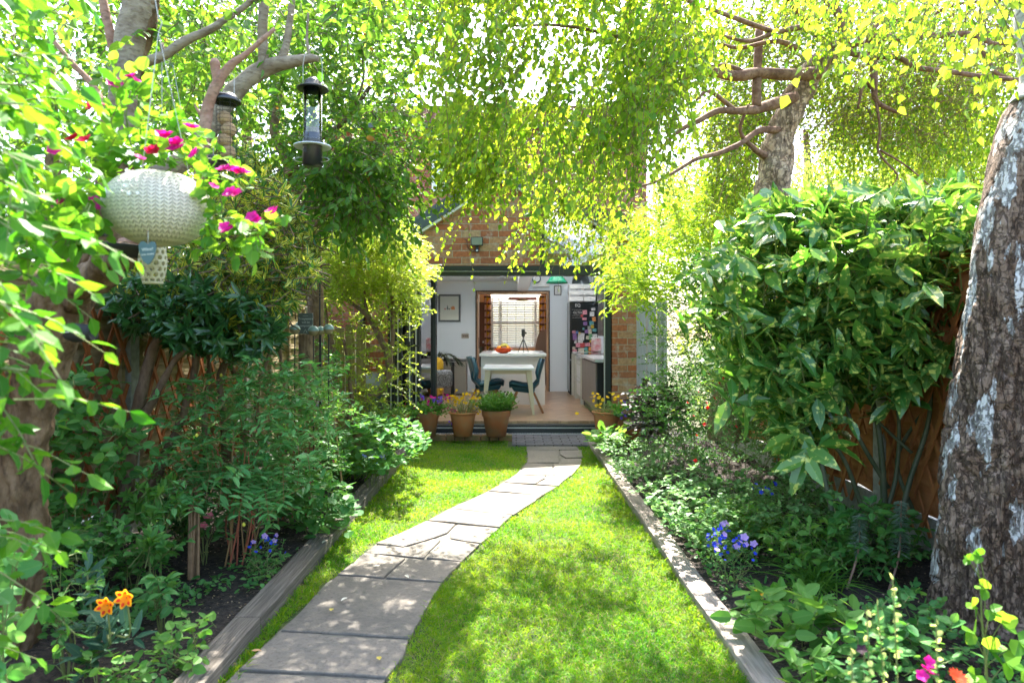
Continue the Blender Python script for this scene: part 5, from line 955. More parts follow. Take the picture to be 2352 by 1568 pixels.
# ---- variegated evergreen -----------------------------------------------------
ev = plant('variegated_evergreen', 'big evergreen shrub with narrow yellow edged leaves over the left trellis', 'shrub', (-2.1, 4.2, .08)); lm, tw = MB(), MB()
EP = [(250,560),(400,470),(470,360),(560,345),(640,400),(700,500),(730,560),(735,640),(690,690),(650,740),(640,770),(560,780),(430,780),(330,740),(240,700),(230,620)]
def whorl(lm, C, Dr, nl, L, Wd, tm, ang=60, spread=.25, nup=.4, bias=None):
    K = len(C); Dr = norm(Dr); u = norm(np.cross(Dr, A(.01, .3, 1))); w = np.cross(Dr, u); P_, D_ = [], []
    for j in range(nl):
        a = j*2.4+np.random.rand(K)*.6; aa = R(ang)*(.6+.6*np.random.rand(K)); s = np.cos(a)[:, None]*u+np.sin(a)[:, None]*w
        P_.append(C-Dr*(np.random.rand(K)*spread*L*1.5)[:, None]); D_.append(norm(Dr*np.cos(aa)[:, None]+s*np.sin(aa)[:, None]))
    Pp = np.concatenate(P_); D_ = np.concatenate(D_); n = len(Pp); s = .6+.65*np.random.rand(n)
    if bias is not None: D_ = norm(D_+A(*bias)+np.random.randn(n, 3)*.18)
    lm.leaves(Pp, D_, norm(A(0, 0, nup)+np.tile(Dr, (nl, 1))*.8+np.random.randn(n, 3)*.3), L*s, Wd*s, tm)
c = region(EP, 3.6, 4.9, 2300, cull=0, clump=.42, fr=3); whorl(lm, c, rdir(len(c), up=.4)+A(.2,-.5,0), 8, .068, .017, T_B); tw.rods(c, c-rdir(len(c), up=.3)*.12, .003, .004)
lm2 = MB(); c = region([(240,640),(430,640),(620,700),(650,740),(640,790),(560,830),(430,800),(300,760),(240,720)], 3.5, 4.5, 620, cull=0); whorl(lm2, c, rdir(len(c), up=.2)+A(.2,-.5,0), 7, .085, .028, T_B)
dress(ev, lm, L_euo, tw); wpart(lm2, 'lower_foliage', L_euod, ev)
for q in ([(287,1200,3.95,.050),(292,1120,3.95,.042),(305,1000,3.95,.036),(320,920,3.95,.034),(335,860,3.95,.032),(352,800,3.95,.026),(380,740,3.95,.02),(395,680,3.95,.014)], [(302,1030,3.9,.030),(310,980,3.85,.030),(345,930,3.85,.024),(400,830,3.85,.018),(440,790,3.85,.016),(470,720,3.85,.010)], [(340,1180,4.1,.030),(372,1060,4.1,.028),(410,980,4.1,.026),(440,880,4.1,.020),(450,820,4.1,.020),(445,740,4.1,.012)],
          [(520,1080,4.5,.030),(515,960,4.5,.028),(505,880,4.5,.024),(520,830,4.5,.022),(560,790,4.5,.018),(600,740,4.5,.010)], [(560,1060,4.6,.022),(555,900,4.6,.020),(535,850,4.6,.018),(500,800,4.6,.014)], [(600,1050,4.7,.018),(590,900,4.7,.016),(625,800,4.7,.012)], [(290,1170,3.9,.02),(330,1130,3.8,.014),(350,1100,3.8,.012)], [(478,1120,4.2,.018),(470,960,4.25,.017),(480,860,4.3,.014),(476,760,4.3,.01)], [(640,1010,4.9,.02),(650,900,4.9,.016),(640,780,4.9,.012)]):
    wpart(limb(MB(), q, 12, 6, lambda p, nn, rr: (vnoise(p, 16, 3)-.5)*.5*rr), 'stem', B_stem, ev, smooth=True)
# ---- arching abelia ---------------------------------------------------------
ab = plant('arching_shrub', 'arching shrub with tiny sunlit yellow green leaves left of the folded doors', 'shrub', (-1.9, 6.8, .08)); lm, tw = MB(), MB()
AP = [(720,520),(800,490),(900,500),(960,560),(985,620),(975,680),(960,760),(930,860),(960,900),(900,940),(830,960),(780,900),(740,840),(720,700)]
c = region([(720,540),(800,500),(900,500),(950,560),(970,630),(940,700),(860,690),(790,680),(730,700)], 6.2, 7.7, 1500, cull=0, clump=.40, fr=3); sprays(lm, tw, c, norm(np.random.randn(len(c), 3)*A(.7,.5,.5)+A(.3,0,-.05)), .20, 10, .030, .018, T_S, droop=.15, hang=.1, nup=.6, tr=.0016, opp=True)
c = region(AP, 6.2, 7.6, 520, cull=0, clump=.35, fr=3); sprays(lm, tw, c, norm(np.random.randn(len(c), 3)*A(.7,.5,.5)+A(.4,0,.0)), .18, 9, .030, .018, T_S, droop=.1, hang=.1, nup=.6, tr=.0016, opp=True)
dress(ab, lm, L_abel, tw, mat('abelia_twig', (.22,.13,.07)))
for q in ([(785,990,6.8,.032),(812,960,6.8,.034),(850,915,6.8,.036),(880,890,6.8,.040),(893,860,6.8,.040),(893,820,6.8,.040),(878,785,6.8,.030),(860,750,6.8,.026),(840,720,6.8,.024),(800,690,6.8,.018),(770,650,6.8,.014),(745,640,6.8,.01)], [(893,830,6.8,.028),(902,780,6.8,.022),(902,720,6.8,.022),(900,680,6.8,.020),(880,640,6.8,.012),(880,590,6.8,.008)], [(902,725,6.8,.016),(930,680,6.8,.012),(950,650,6.8,.008)], [(858,750,6.8,.018),(840,700,6.8,.013),(835,640,6.8,.010),(820,560,6.8,.006)],
          [(822,1010,6.5,.030),(800,955,6.5,.034),(775,930,6.5,.034),(765,890,6.5,.028),(772,850,6.5,.024),(765,800,6.5,.022),(752,750,6.5,.018),(745,690,6.5,.014)], [(818,960,6.6,.022),(806,900,6.6,.02),(800,840,6.6,.018),(790,780,6.6,.014)], [(765,890,6.5,.016),(745,860,6.5,.012),(740,840,6.5,.01)]): wpart(limb(MB(), q, 12, 6, lambda p, nn, rr: (vnoise(p, 16, 3)-.5)*.5*rr), 'stem', B_stem, ab, smooth=True)
# ---- near left leafy branch --------------------------------------------------
nl_ = plant('overhanging_shrub', 'blurred bright green leafy shrub overhanging the left edge of the view', 'shrub', (-1.35, 1.5, .08)); lm, tw = MB(), MB()
for pl_, K, d0_, d1_ in (([(-250,-200),(60,-200),(50,60),(70,200),(50,330),(90,430),(110,520),(60,640),(10,720),(-250,740)], 150, 1.25, 2.0), ([(-250,740),(-40,760),(0,840),(50,900),(10,980),(-40,1040),(-250,1100)], 30, 1.25, 1.7), ([(-200,1100),(10,1200),(0,1320),(40,1440),(0,1568),(-200,1568)], 18, 1.5, 1.9)):
    c = region(pl_, d0_, d1_, K, cull=0); sprays(lm, tw, c, norm(rdir(len(c), down=.1)+A(.5,0,.0)), .17, 7, .052, .030, T_B, hang=.25, nup=.35, tr=.0028)
c = region([(-200,-200),(230,-150),(180,60),(120,240),(60,300),(-200,300)], 1.6, 2.6, 28, cull=.9); sprays(lm, tw, c, norm(rdir(len(c), down=.2)), .2, 8, .05, .030, T_B, hang=.25, nup=.35, tr=.0025)
dress(nl_, lm, L_near, tw, TWG)
for q in ([(-260,1500,1.5,.012),(-200,900,1.5,.011),(-150,400,1.5,.01),(-60,0,1.5,.008)], [(-230,1400,1.6,.01),(-120,1000,1.5,.008),(-20,860,1.5,.005),(60,850,1.45,.003)]): wpart(limb(MB(), q, 8, 5), 'stem', TWG, nl_, smooth=True)
# ---- hypericum --------------------------------------------------------------
hy = plant('blue_green_shrub', 'bushy shrub with paired blue green leaves and tiny yellow buds in the left bed', 'shrub', (-1.65, 3.9, .08)); lm, tw = MB(), MB()
tops = []
rs = np.random.RandomState(5)
bx, by = G(470, 1310, .09)[0], 3.45
bases = [(G(465+rs.rand()*30, 1300, .09)[0], 3.45+rs.rand()*.08, .09) for _ in range(9)]+[(G(540+rs.rand()*40, 1280, .09)[0], 3.6+rs.rand()*.3, .09) for _ in range(14)]+[(G(650+rs.rand()*60, 1180, .09)[0], 4.4+rs.rand()*.4, .09) for _ in range(14)]
HP = region([(400,960),(450,890),(490,870),(560,850),(640,880),(720,850),(755,900),(765,960),(740,1040),(700,1080),(600,1110),(520,1130),(430,1110),(400,1040)], 3.5, 4.7, 300, cull=0)
sprays(lm, tw, HP, norm(np.random.randn(len(HP), 3)*A(.6,.5,.2)+A(0,-.1,.6)), .26, 8, .050, .021, T_B, droop=.45, ang=68, hang=0, nup=.75, tr=.002, opp=True)
c = region([(370,1000),(460,1060),(620,1060),(720,1040),(700,1120),(560,1170),(420,1150)], 3.4, 4.2, 150, cull=0); sprays(lm, tw, c, norm(np.random.randn(len(c), 3)*A(.8,.6,.2)+A(0,-.3,.2)), .24, 8, .055, .023, T_B, droop=.5, ang=68, hang=0, nup=.75, tr=.002, opp=True)
for (px, y0_, y1_, dd) in ((478,850,960,3.7),(508,860,980,3.8),(565,840,960,3.9),(590,830,960,3.9),(618,850,960,4.),(735,850,980,4.6),(450,880,980,3.6)):
    a = A(*P(px, y1_, dd)); e = A(*P(px+rs.randint(-15, 15), y0_, dd)); sprays(lm, tw, a[None], (e-a)[None], np.linalg.norm(e-a), 8, .035, .015, T_B, droop=0, ang=60, hang=0, nup=.8, opp=True, tr=.0025, lvar=.2)
dress(hy, lm, L_hyp, tw, mat('hyp_twig', (.25,.14,.05))); sb = MB()
for i, q in enumerate(bases):
    if i < 9: wpart(MB().tube([q, A(*q)+A(.01*rs.randn(), .02, .45)], [.0085, .006], 7, 1), 'stem', mat('cane', (.28,.17,.09), (.18,.10,.05), 20) if i == 0 else bpy.data.materials['cane'], hy)
    else: wpart(MB().tube([q, A(*q)+A(.03*rs.randn(), .03, .25), A(*q)+A(.12*rs.randn(), .05*rs.randn(), .62)], [.005, .004, .003], 6, 3), 'stem', bpy.data.materials['hyp_twig'] if i % 2 else TWR, hy)
budm = mat('yellow_bud', (.55,.50,.05)); bud = None
for (px, py, dd) in ((508,862,3.8),(480,880,3.7),(452,1000,3.5),(372,1125,3.3),(590,905,3.9),(618,1025,3.9),(725,895,4.4),(737,855,4.6),(560,1085,3.6),(700,1080,4.1),(560,1205,3.3),(520,930,3.8),(770,1060,4.5),(466,1150,3.4),(690,980,4.2),(640,960,4.0)):
    if bud is None: b = lathe_obj([(0,-.009),(.007,-.004),(.009,.002),(.005,.010),(0,.013)], 'flower_bud', budm, hy, n=8)
    else: b = bpy.data.objects.new('flower_bud', bud.data); SC.collection.objects.link(b); b.parent = hy
    bud = b; b.location = Vector(P(px, py, dd))-hy.location
# ---- other left bed plants ---------------------------------------------------
def bush(nm, lb, cat, poly, d0, d1, K, ln, nl, L, Wd, tm, lmn, twm=None, up=.6, droop=.3, opp=False, ang=60, nup=.6, group=None, clump=0, hang=.1, fl=None, z0=.08, wh=0, cull=0):
    c = region(poly, d0, d1, K, cull=cull, clump=clump, fr=4); c = c[c[:, 2] > z0+.01]
    pa = np.array(poly); cx, cy = pa[:, 0].mean(), pa[:, 1].max(); dm = (d0+d1)/2
    r = plant(nm, lb, cat, ((cx-CX)*dm/F, dm, z0), group); lm, tw = MB(), MB()
    dr = norm(np.random.randn(len(c), 3)*A(.6,.6,.3)+A(0,-.15,up))
    if wh: whorl(lm, c, dr, wh, L, Wd, tm); tw.rods(c, c-dr*ln, .0025, .003)
    else: sprays(lm, tw, c, dr, ln, nl, L, Wd, tm, droop=droop, opp=opp, ang=ang, hang=hang, nup=nup, tr=.0018)
    # connecting stems down to the soil
    k = c[(c[:, 2] < z0+.75)]; k = k[::max(1, len(k)//7)]; g = k.copy(); g[:, 2] = z0-.02; g[:, :2] = r.location[:2]+(k[:, :2]-np.array(r.location[:2]))*.25; m = (k+g)/2; m[:, :2] = g[:, :2]*.75+k[:, :2]*.25+np.random.randn(len(k), 2)*.02
    tw.rods(g, m, .003, .0026); tw.rods(m, k, .0026, .0015)
    dress(r, lm, lmn, tw, twm or TWG, tn='stems')
    return r, c
bush('fence_climber', 'leafy climber with oval leaves scrambling up the left trellis', 'climber', [(100,870),(160,860),(180,900),(240,950),(290,1010),(270,1080),(200,1180),(150,1230),(100,1180),(95,1000)], 3.1, 3.75, 110, .2, 6, .055, .036, T_R, L_clim, up=.1, nup=.15, clump=.35)
bush('glossy_whorled_shrub', 'low shrub with glossy whorled leaves in front of the concrete post', 'shrub', [(290,1130),(330,1090),(400,1100),(440,1150),(400,1210),(340,1210),(280,1180)], 3.2, 3.6, 40, .05, 0, .062, .020, T_B, L_bed2, wh=8)
bush('glossy_whorled_shrub', 'small whorled leaf sprig standing over bare soil beside the canes', 'shrub', [(320,1240),(350,1225),(360,1250),(330,1270)], 3.0, 3.1, 4, .10, 0, .078, .026, T_B, L_bed2, wh=9)
bush('dark_leaved_shrub', 'dark green leafy shrub spreading low along the left gravel board', 'shrub', [(80,1180),(160,1150),(240,1180),(300,1240),(290,1300),(220,1310),(130,1290),(80,1280)], 2.9, 3.4, 95, .12, 6, .045, .027, T_B, L_clim, clump=.3)
bush('dark_leaved_shrub', 'very dark leafy clump between the trunk stems and the canes', 'shrub', [(370,1140),(440,1120),(460,1180),(440,1240),(380,1230)], 3.9, 4.3, 34, .12, 6, .055, .026, T_B, L_euod)
bush('creeping_bed_plant', 'mat of round crinkled leaves spilling over the left timber edging', 'bed plant', [(640,1120),(700,1080),(780,1110),(820,1150),(810,1190),(790,1235),(700,1250),(650,1200)], 3.95, 4.5, 210, .05, 3, .050, .048, T_R, L_grd, up=.8, nup=.85, z0=.09)
bush('creeping_bed_plant', 'leafy mat with lobed leaves at the far end of the left bed', 'bed plant', [(780,1010),(840,960),(930,970),(985,1010),(970,1040),(900,1080),(820,1100),(780,1080)], 5.0, 6.6, 330, .06, 4, .050, .045, T_R, L_grd, up=.8, nup=.8, z0=.09)
bush('creeping_bed_plant', 'low tangled green plants behind the mat of round crinkled leaves', 'bed plant', [(600,1070),(700,1010),(790,1010),(800,1090),(700,1100),(620,1130)], 4.5, 5.6, 260, .08, 5, .035, .024, T_B, L_clim, up=.7, nup=.7, z0=.09)
bush('white_flowering_plant', 'small leaved plants with white flecks under the arching shrub', 'bed plant', [(770,930),(850,920),(900,940),(940,960),(880,990),(800,1000)], 6.4, 7.3, 300, .10, 6, .024, .012, T_S, L_jas, up=.8, z0=.09)
sl = plant('daylily_clump', 'clump of bright arching strap leaves at the far end of the left bed', 'bed plant', (G(800,1060,.09)[0], 5.9, .09)); lm = MB(); n = 210; c = np.tile(A(*sl.location), (n, 1))+np.random.randn(n, 3)*A(.16,.12,0); lm.blades(c, norm(np.random.randn(n, 3)*A(.35,.3,.1)+A(.35,-.1,.9)), .38+.25*np.random.rand(n), .018, .45, 5); wpart(lm, 'leaves', L_strap, sl)
# blue flowered ceanothus twigs near the solar lights
r, c = bush('blue_flowering_shrub', 'loose small leaved shrub with pale blue flowers around the slate sign', 'shrub', [(690,780),(760,790),(800,830),(790,900),(740,940),(700,900)], 5.3, 6.0, 110, .12, 6, .030, .018, T_R, L_clim, clump=.3)
# ---- RIGHT -------------------------------------------------------------
au = plant('spotted_laurel', 'large spotted laurel with big glossy yellow flecked leaves against the right fence', 'shrub', (1.75, 4.0, .08)); lm, tw = MB(), MB()
AU = [(1700,520),(1760,470),(1830,440),(1920,430),(2010,430),(2090,450),(2160,430),(2260,430),(2250,620),(2200,720),(2180,820),(2120,870),(2050,880),(1960,890),(1900,960),(1850,1010),(1780,990),(1720,900),(1660,800),(1620,720),(1610,640),(1650,590)]
c = region(AU, 3.4, 4.6, 620, cull=0, clump=.38, fr=3); whorl(lm, c, norm(rdir(len(c), up=.25)+A(-.35,-.6,.1)), 8, .160, .062, T_B, ang=62, spread=.9, nup=.75, bias=(-.35,-.15,-.35)); tw.rods(c, c+norm(A(.3,.5,-.5)+np.random.randn(len(c),3)*.2)*.2, .004, .005)
c = region([(1700,480),(2250,430),(2200,520),(1740,560)], 3.8, 4.6, 90, cull=0); whorl(lm, c, norm(rdir(len(c), up=.9)), 8, .165, .058, T_B, ang=55, spread=.35, nup=.7)
c = np.array([P(*q) for q in ((1730,940,3.4),(1790,1020,3.3),(1850,1060,3.2),(1740,900,3.5),(1960,960,3.5),(1900,1010,3.4),(1810,960,3.4),(2080,880,3.5),(2040,930,3.6),(1870,920,3.4),(2120,640,3.3),(1700,860,3.6))]); whorl(lm, c, norm(rdir(len(c))+A(-.3,-.6,-.2)), 7, .175, .068, T_B, ang=65, spread=.8, nup=.6, bias=(-.3,-.2,-.4))
dress(au, lm, L_auc, tw, TWG)
gs = mat('green_stem', (.05,.07,.03), (.09,.10,.05), 12)
for q in ([(1925,1330,3.7,.018),(1915,1200,3.75,.017),(1890,1080,3.8,.015),(1870,960,3.9,.012)], [(2030,1250,3.9,.020),(2030,1130,3.9,.019),(2020,1000,3.9,.016),(2000,900,4.0,.013)], [(2060,1250,3.8,.016),(2085,1120,3.8,.015),(2130,980,3.8,.013),(2140,880,3.8,.010)], [(2040,1120,3.9,.014),(1970,1000,3.9,.012),(1930,900,4.0,.01)], [(2010,1260,3.9,.016),(1975,1150,3.9,.014),(1930,1040,3.9,.012),(1860,980,3.9,.01)], [(2100,1180,3.9,.012),(2060,1060,3.95,.012),(2110,960,4.0,.01),(2150,930,4.0,.006)], [(2080,1250,3.85,.014),(2180,1290,3.85,.012),(2240,1330,3.8,.01)], [(2095,1040,3.85,.01),(2040,990,3.9,.009),(2010,960,3.9,.007)], [(2000,1240,3.9,.014),(2050,1130,3.9,.013),(2065,1010,3.9,.011),(2060,900,3.9,.01)]):
    wpart(limb(MB(), q, 8, 5), 'stem', gs, au, smooth=True)
bush('golden_shrub', 'sunlit yellow green shrub with lance shaped leaves right of the door', 'shrub', [(1400,600),(1420,520),(1500,480),(1600,440),(1680,440),(1720,500),(1660,600),(1590,640),(1540,700),(1490,690),(1440,680),(1400,650)], 5.9, 7.2, 760, .24, 9, .062, .017, T_B, L_gold, up=.3, droop=.3, nup=.5, hang=.15, clump=.35)
bush('golden_shrub', 'twiggy yellow green shrub tips hanging by the door frame', 'shrub', [(1395,610),(1440,560),(1470,600),(1500,680),(1470,720),(1420,690)], 5.6, 6.4, 90, .22, 9, .06, .016, T_B, L_gold, up=-.1, droop=.3, nup=.5, hang=.2)
bush('jasmine_mass', 'mass of small pale edged leaves climbing beside the grey gate', 'climber', [(1490,690),(1560,660),(1640,640),(1720,720),(1740,800),(1700,860),(1600,900),(1560,920),(1500,900),(1480,820)], 5.4, 6.8, 900, .12, 9, .024, .013, T_S, L_jas, up=.3, nup=.5, clump=.30)
bush('leafy_hedge', 'dark green leafy growth filling the right bed behind the red salvia', 'shrub', [(1470,880),(1560,850),(1680,830),(1760,860),(1780,960),(1700,1000),(1560,1010),(1480,980)], 5.0, 6.8, 560, .14, 8, .034, .018, T_B, L_clim, up=.4, clump=.25)
bush('leafy_hedge', 'shaded leafy growth between the golden shrub and the spotted laurel', 'shrub', [(1580,600),(1700,560),(1760,700),(1760,860),(1660,820),(1600,740)], 5.2, 6.2, 420, .15, 8, .04, .022, T_B, L_clim, up=.4, clump=.25)
def flower_mesh(name, m, n=5, L=.02, Wd=.018, cup=.35, centre=None, cr=.003):
    b = MB(); a = np.arange(n)*2*math.pi/n; D_ = norm(np.stack([np.cos(a), np.sin(a), np.full(n, cup)], 1)); b.leaves(np.zeros((n, 3)), D_, np.tile(A(0,0,1.), (n, 1))-D_*.1, L, Wd, T_R)
    me = b.build(name, m); me_ = me.data
    if centre:
        c = MB(); c.lathe([(0,.004),(cr,.003),(cr,0),(0,-.001)], (0,0,0), 6); me_.materials.append(centre); c_ = c.build('x', None); bpy.data.objects.remove(c_)
    bpy.data.objects.remove(me); return me_
def blooms(r, me, C, size=1., face=None, name='flower', var=.25):
    for c in C:
        o = bpy.data.objects.new(name, me); SC.collection.objects.link(o); o.parent = r; o.location = Vector(c)-r.location
        d = Vector(face if face is not None else (random.uniform(-.6,.6), random.uniform(-1,.1), random.uniform(.2,1)))+Vector((random.uniform(-.3,.3), random.uniform(-.3,.3), random.uniform(-.3,.3))); o.rotation_mode = 'QUATERNION'; o.rotation_quaternion = d.to_track_quat('Z', 'Y'); s = size*random.uniform(1-var, 1+var); o.scale = (s, s, s)
def petal(name, c1, c2=None): return leafm(name, c1, c2 or tuple(min(.95, x*1.3) for x in c1), tuple(min(.95, x*1.2) for x in c1), tuple(min(.95, x*1.5) for x in c1), fac=.4, vein=0, rough=.5)
PM = {k: petal('petal_'+k, v) for k, v in dict(magenta=(.50,.012,.22), crimson=(.45,.01,.06), yellow=(.78,.50,.02), violet=(.24,.13,.62), blue=(.035,.06,.55), paleblue=(.30,.34,.68), pink=(.72,.22,.28), white=(.78,.78,.74), red=(.60,.02,.02), orange=(.80,.30,.02), blackish=(.03,.01,.02), lilac=(.45,.30,.60), cream=(.7,.66,.35)).items()}
FM = dict(mag=flower_mesh('petunia', PM['magenta'], 5, .03, .030, .45), crim=flower_mesh('petunia_dark', PM['crimson'], 5, .028, .028, .5), yel=flower_mesh('daisy_yellow', PM['yellow'], 7, .014, .010, .25), vio=flower_mesh('verbena', PM['violet'], 5, .014, .013, .3),
          blue=flower_mesh('lobelia', PM['blue'], 5, .009, .007, .2), pbl=flower_mesh('pale_bloom', PM['paleblue'], 6, .010, .008, .3), pink=flower_mesh('begonia', PM['pink'], 5, .016, .015, .4), red=flower_mesh('salvia', PM['red'], 4, .011, .009, .5), whi=flower_mesh('white_bloom', PM['white'], 5, .007, .006, .3), blk=flower_mesh('dark_pansy', PM['blackish'], 5, .018, .017, .3), lil=flower_mesh('lilac_bloom', PM['lilac'], 5, .016, .015, .3), cre=flower_mesh('marigold', PM['orange'], 12, .017, .008, .3), yel2=flower_mesh('calendula', PM['yellow'], 14, .022, .009, .2))
blooms(bpy.data.objects['blue_flowering_shrub'], FM['pbl'], [P(x, y, 5.5) for x, y in ((703,853),(735,862),(715,880),(742,900),(750,925),(760,882),(757,870),(730,930),(722,868),(752,910))], 1.3)
r, c = bush('red_salvia', 'twiggy shrub dotted with small red flowers in front of the spotted laurel', 'shrub', [(1560,860),(1640,800),(1740,830),(1820,900),(1850,1000),(1760,1060),(1660,1050),(1590,1000)], 4.1, 5.2, 560, .15, 9, .020, .012, T_S, L_lam, up=.8, clump=.3, droop=.1)
blooms(r, FM['red'], [P(x, y, 4.35) for x, y in ((1603,900),(1638,870),(1632,860),(1650,880),(1662,868),(1655,895),(1622,925),(1640,915),(1665,912),(1700,865),(1762,890),(1690,980),(1592,955),(1600,1000),(1618,975),(1710,905),(1860,1000),(1598,1058),(1580,925),(1625,935))], 1.25)
bush('dark_purple_plant', 'dark purple black leaved plant behind the right hand terracotta pots', 'bed plant', [(1440,920),(1480,890),(1540,900),(1560,960),(1520,1010),(1460,1000)], 6.0, 6.8, 130, .12, 6, .055, .038, T_R, L_dark, up=.5)
bush('silvery_groundcover', 'silvery leaved groundcover spreading along the far right edging', 'bed plant', [(1370,1020),(1420,1000),(1500,1000),(1580,1010),(1640,1060),(1660,1130),(1580,1130),(1470,1140),(1410,1080)], 4.9, 7.0, 1000, .05, 5, .026, .020, T_R, L_lam, up=.9, nup=.85, z0=.085, cull=.95)
bush('silvery_groundcover', 'pale green groundcover in the middle of the right bed below the laurel', 'bed plant', [(1460,1130),(1600,1070),(1720,1030),(1850,1040),(1920,1130),(1900,1200),(1780,1210),(1700,1260),(1600,1260),(1530,1220)], 3.6, 4.8, 1000, .06, 5, .028, .022, T_R, L_lam, up=.9, nup=.8, z0=.085, cull=.95)
bush('broad_leaved_plant', 'round bright leaves at the near corner of the right bed by the patio', 'bed plant', [(1350,1000),(1390,985),(1440,985),(1450,1010),(1400,1030),(1360,1020)], 6.7, 7.3, 50, .06, 3, .085, .06, T_R, L_bed2, up=.8, nup=.7, z0=.09)
def tuft(lb, px, py, d, n, L, w, m, spread=.35, lean=(0,0,0), dr=.4):
    x0, y0_, _ = P(px, py, d); r = plant('grass_tuft', lb, 'ornamental grass', (x0, y0_, .085), 'grassy tufts in the right bed'); lm = MB(); c = np.tile(A(x0, y0_, .085), (n, 1))+np.random.randn(n, 3)*A(.04,.04,0)
    lm.blades(c, norm(np.random.randn(n, 3)*A(spread,spread,.1)+A(*lean)+A(0,0,.8)), L*(.6+.7*np.random.rand(n)), w, dr, 5); wpart(lm, 'blades', m, r)
tuft('bright green grassy tuft leaning over the right timber edging', 1660, 1280, 3.85, 80, .26, .010, L_strap, .5, (-.2,-.1,0)); tuft('tall strappy grass tuft in the middle of the right bed', 1720, 1230, 4.1, 70, .34, .011, L_strap, .35)
tuft('dark grassy tuft with arching striped blades behind the lobelia', 1870, 1360, 3.35, 150, .34, .008, L_strap, .5, dr=.6); tuft('dense dark grass tuft close to the laurel stems', 1900, 1300, 3.7, 120, .36, .007, L_grd, .45, dr=.5)
def lobelia(lb, poly, d0, d1, K, nf, fm, px=None, sz=1., extra=None):
    r, c = bush('lobelia_clump', lb, 'flowers', poly, d0, d1, K, .05, 6, .018, .006, T_S, L_grd, up=.8, group='lobelia clumps'); t = c[np.argsort(-c[:, 2]+np.random.rand(len(c))*.06)][:nf]; blooms(r, FM[fm], t+A(0,-.01,.035), sz)
    if extra: blooms(r, FM[extra], t[::5]+A(.01,-.01,.04), sz)
lobelia('bright blue lobelia clump with dark leaves beside the left timber edging', [(570,1270),(600,1240),(650,1245),(660,1290),(630,1320),(570,1320)], 3.35, 3.7, 90, 18, 'blue', sz=1.05, extra='lil')
lobelia('blue lobelia clump spilling at the middle of the right edging', [(1620,1240),(1660,1215),(1710,1240),(1740,1290),(1720,1340),(1660,1350),(1630,1300)], 3.25, 3.75, 170, 60, 'blue', sz=1.15, extra='lil')
lobelia('pale blue flower clump beside the far left edging', [(820,1060),(850,1045),(890,1060),(880,1090),(830,1095)], 5.2, 5.6, 60, 24, 'pbl', sz=1.2)
lobelia('dark violet blue flowers deep in the right bed under the laurel', [(1720,1120),(1790,1120),(1790,1150),(1720,1165)], 4.0, 4.3, 30, 9, 'blue', sz=1.5)
# begonias
for (px, py, d, n, lb) in ((778,1050,5.4,9,'pink begonia blooms beside the strap leaves in the left bed'), (470,1195,3.75,6,'pink begonia flowering behind the canes in the left bed'), (700,1100,4.6,5,'faded pink begonia low in the left bed before the fence')):
    r, c = bush('pink_begonia', lb, 'flowers', [(px-22,py-15),(px+22,py-15),(px+25,py+35),(px-25,py+35)], d-.1, d+.1, 14, .05, 4, .03, .025, T_R, L_grd, group='pink begonias'); blooms(r, FM['pink'], [P(px+random.uniform(-18,18), py+random.uniform(-14,18), d-.12) for _ in range(n)], 1.1)
# broad leaved plants near right
r, c = bush('broad_leaved_plant', 'broad spoon leaved plant with one yellow flower beside the right edging', 'bed plant', [(1700,1400),(1760,1370),(1860,1370),(1960,1400),(2010,1460),(1960,1520),(1840,1510),(1740,1480),(1690,1440)], 2.55, 3.1, 120, .07, 3, .072, .040, T_R, L_bed2, up=.8, nup=.65, z0=.085); blooms(r, FM['yel2'], [P(1742,1366,2.9)], 1.2, face=(0,-.5,.8)); blooms(r, FM['cre'], [P(1745,1364,2.89)], .5, face=(0,-.5,.8))
bush('creeping_bed_plant', 'dark trailing leaves under the birch at the right bottom corner', 'bed plant', [(1880,1480),(2000,1440),(2120,1420),(2200,1450),(2200,1540),(2000,1600),(1880,1580)], 2.3, 2.9, 90, .06, 4, .045, .03, T_R, L_grd, up=.7, nup=.7, z0=.085)
# pale blurred spires
for i_, (px, py, px2, d) in enumerate(((2050,1330,2080,1.65),(1990,1400,2020,1.6),(2015,1390,2060,1.72),(2150,1420,2160,1.6),(1955,1490,1975,1.55))):
    r = plant('toadflax_spire', ('tallest blurred pale green flower spire at the right bottom edge', 'pale yellow green spire left of the tallest one at right bottom', 'farther pale spire close beside the tallest one at right bottom', 'grey green spire above the magenta flower at bottom right', 'shortest pale spire nearest the dark pansies')[i_], 'flowers', P(px2, 1640, d), 'pale flower spires'); r.location.z = .085; lm, tw, lm2 = MB(), MB(), MB()
    a = A(*P(px2, 1640, d)); a[2] = .08; e = A(*P(px, py, d)); tw.rods(a[None], e[None], .0035, .002); k = 40; t = .25+.75*np.random.rand(k); q = a+(e-a)*t[:, None]; lm.leaves(q, norm(np.random.randn(k, 3)*A(1,1,.3)+A(0,0,.5)), norm(np.random.randn(k, 3)+A(0,0,1)), .028*(1.15-t*.6), .014, T_B)
    lm2.leaves(e+(a-e)*np.linspace(0, .35, 12)[:, None], norm(np.random.randn(12, 3)+A(0,-.4,.6)), norm(np.random.randn(12, 3)), .017, .012, T_R)
    dress(r, lm, L_hyp, tw, TWG, tn='stem'); wpart(lm2, 'flower_head', petal('petal_pale_yellow', (.62,.66,.2)), r)
r = plant('antirrhinum', 'magenta flower blurred in the right bottom corner beside pale spires', 'flowers', P(2128, 1640, 1.6)); r.location.z = .085; wpart(MB().tube([P(2128,1640,1.6), P(2128,1560,1.6)], [.003,.002], 6, 1), 'stem', TWG, r)
for q in ((2125,1535),(2140,1548),(2118,1552),(2132,1520)): blooms(r, FM['mag'], [P(*q, 1.6)], .5)
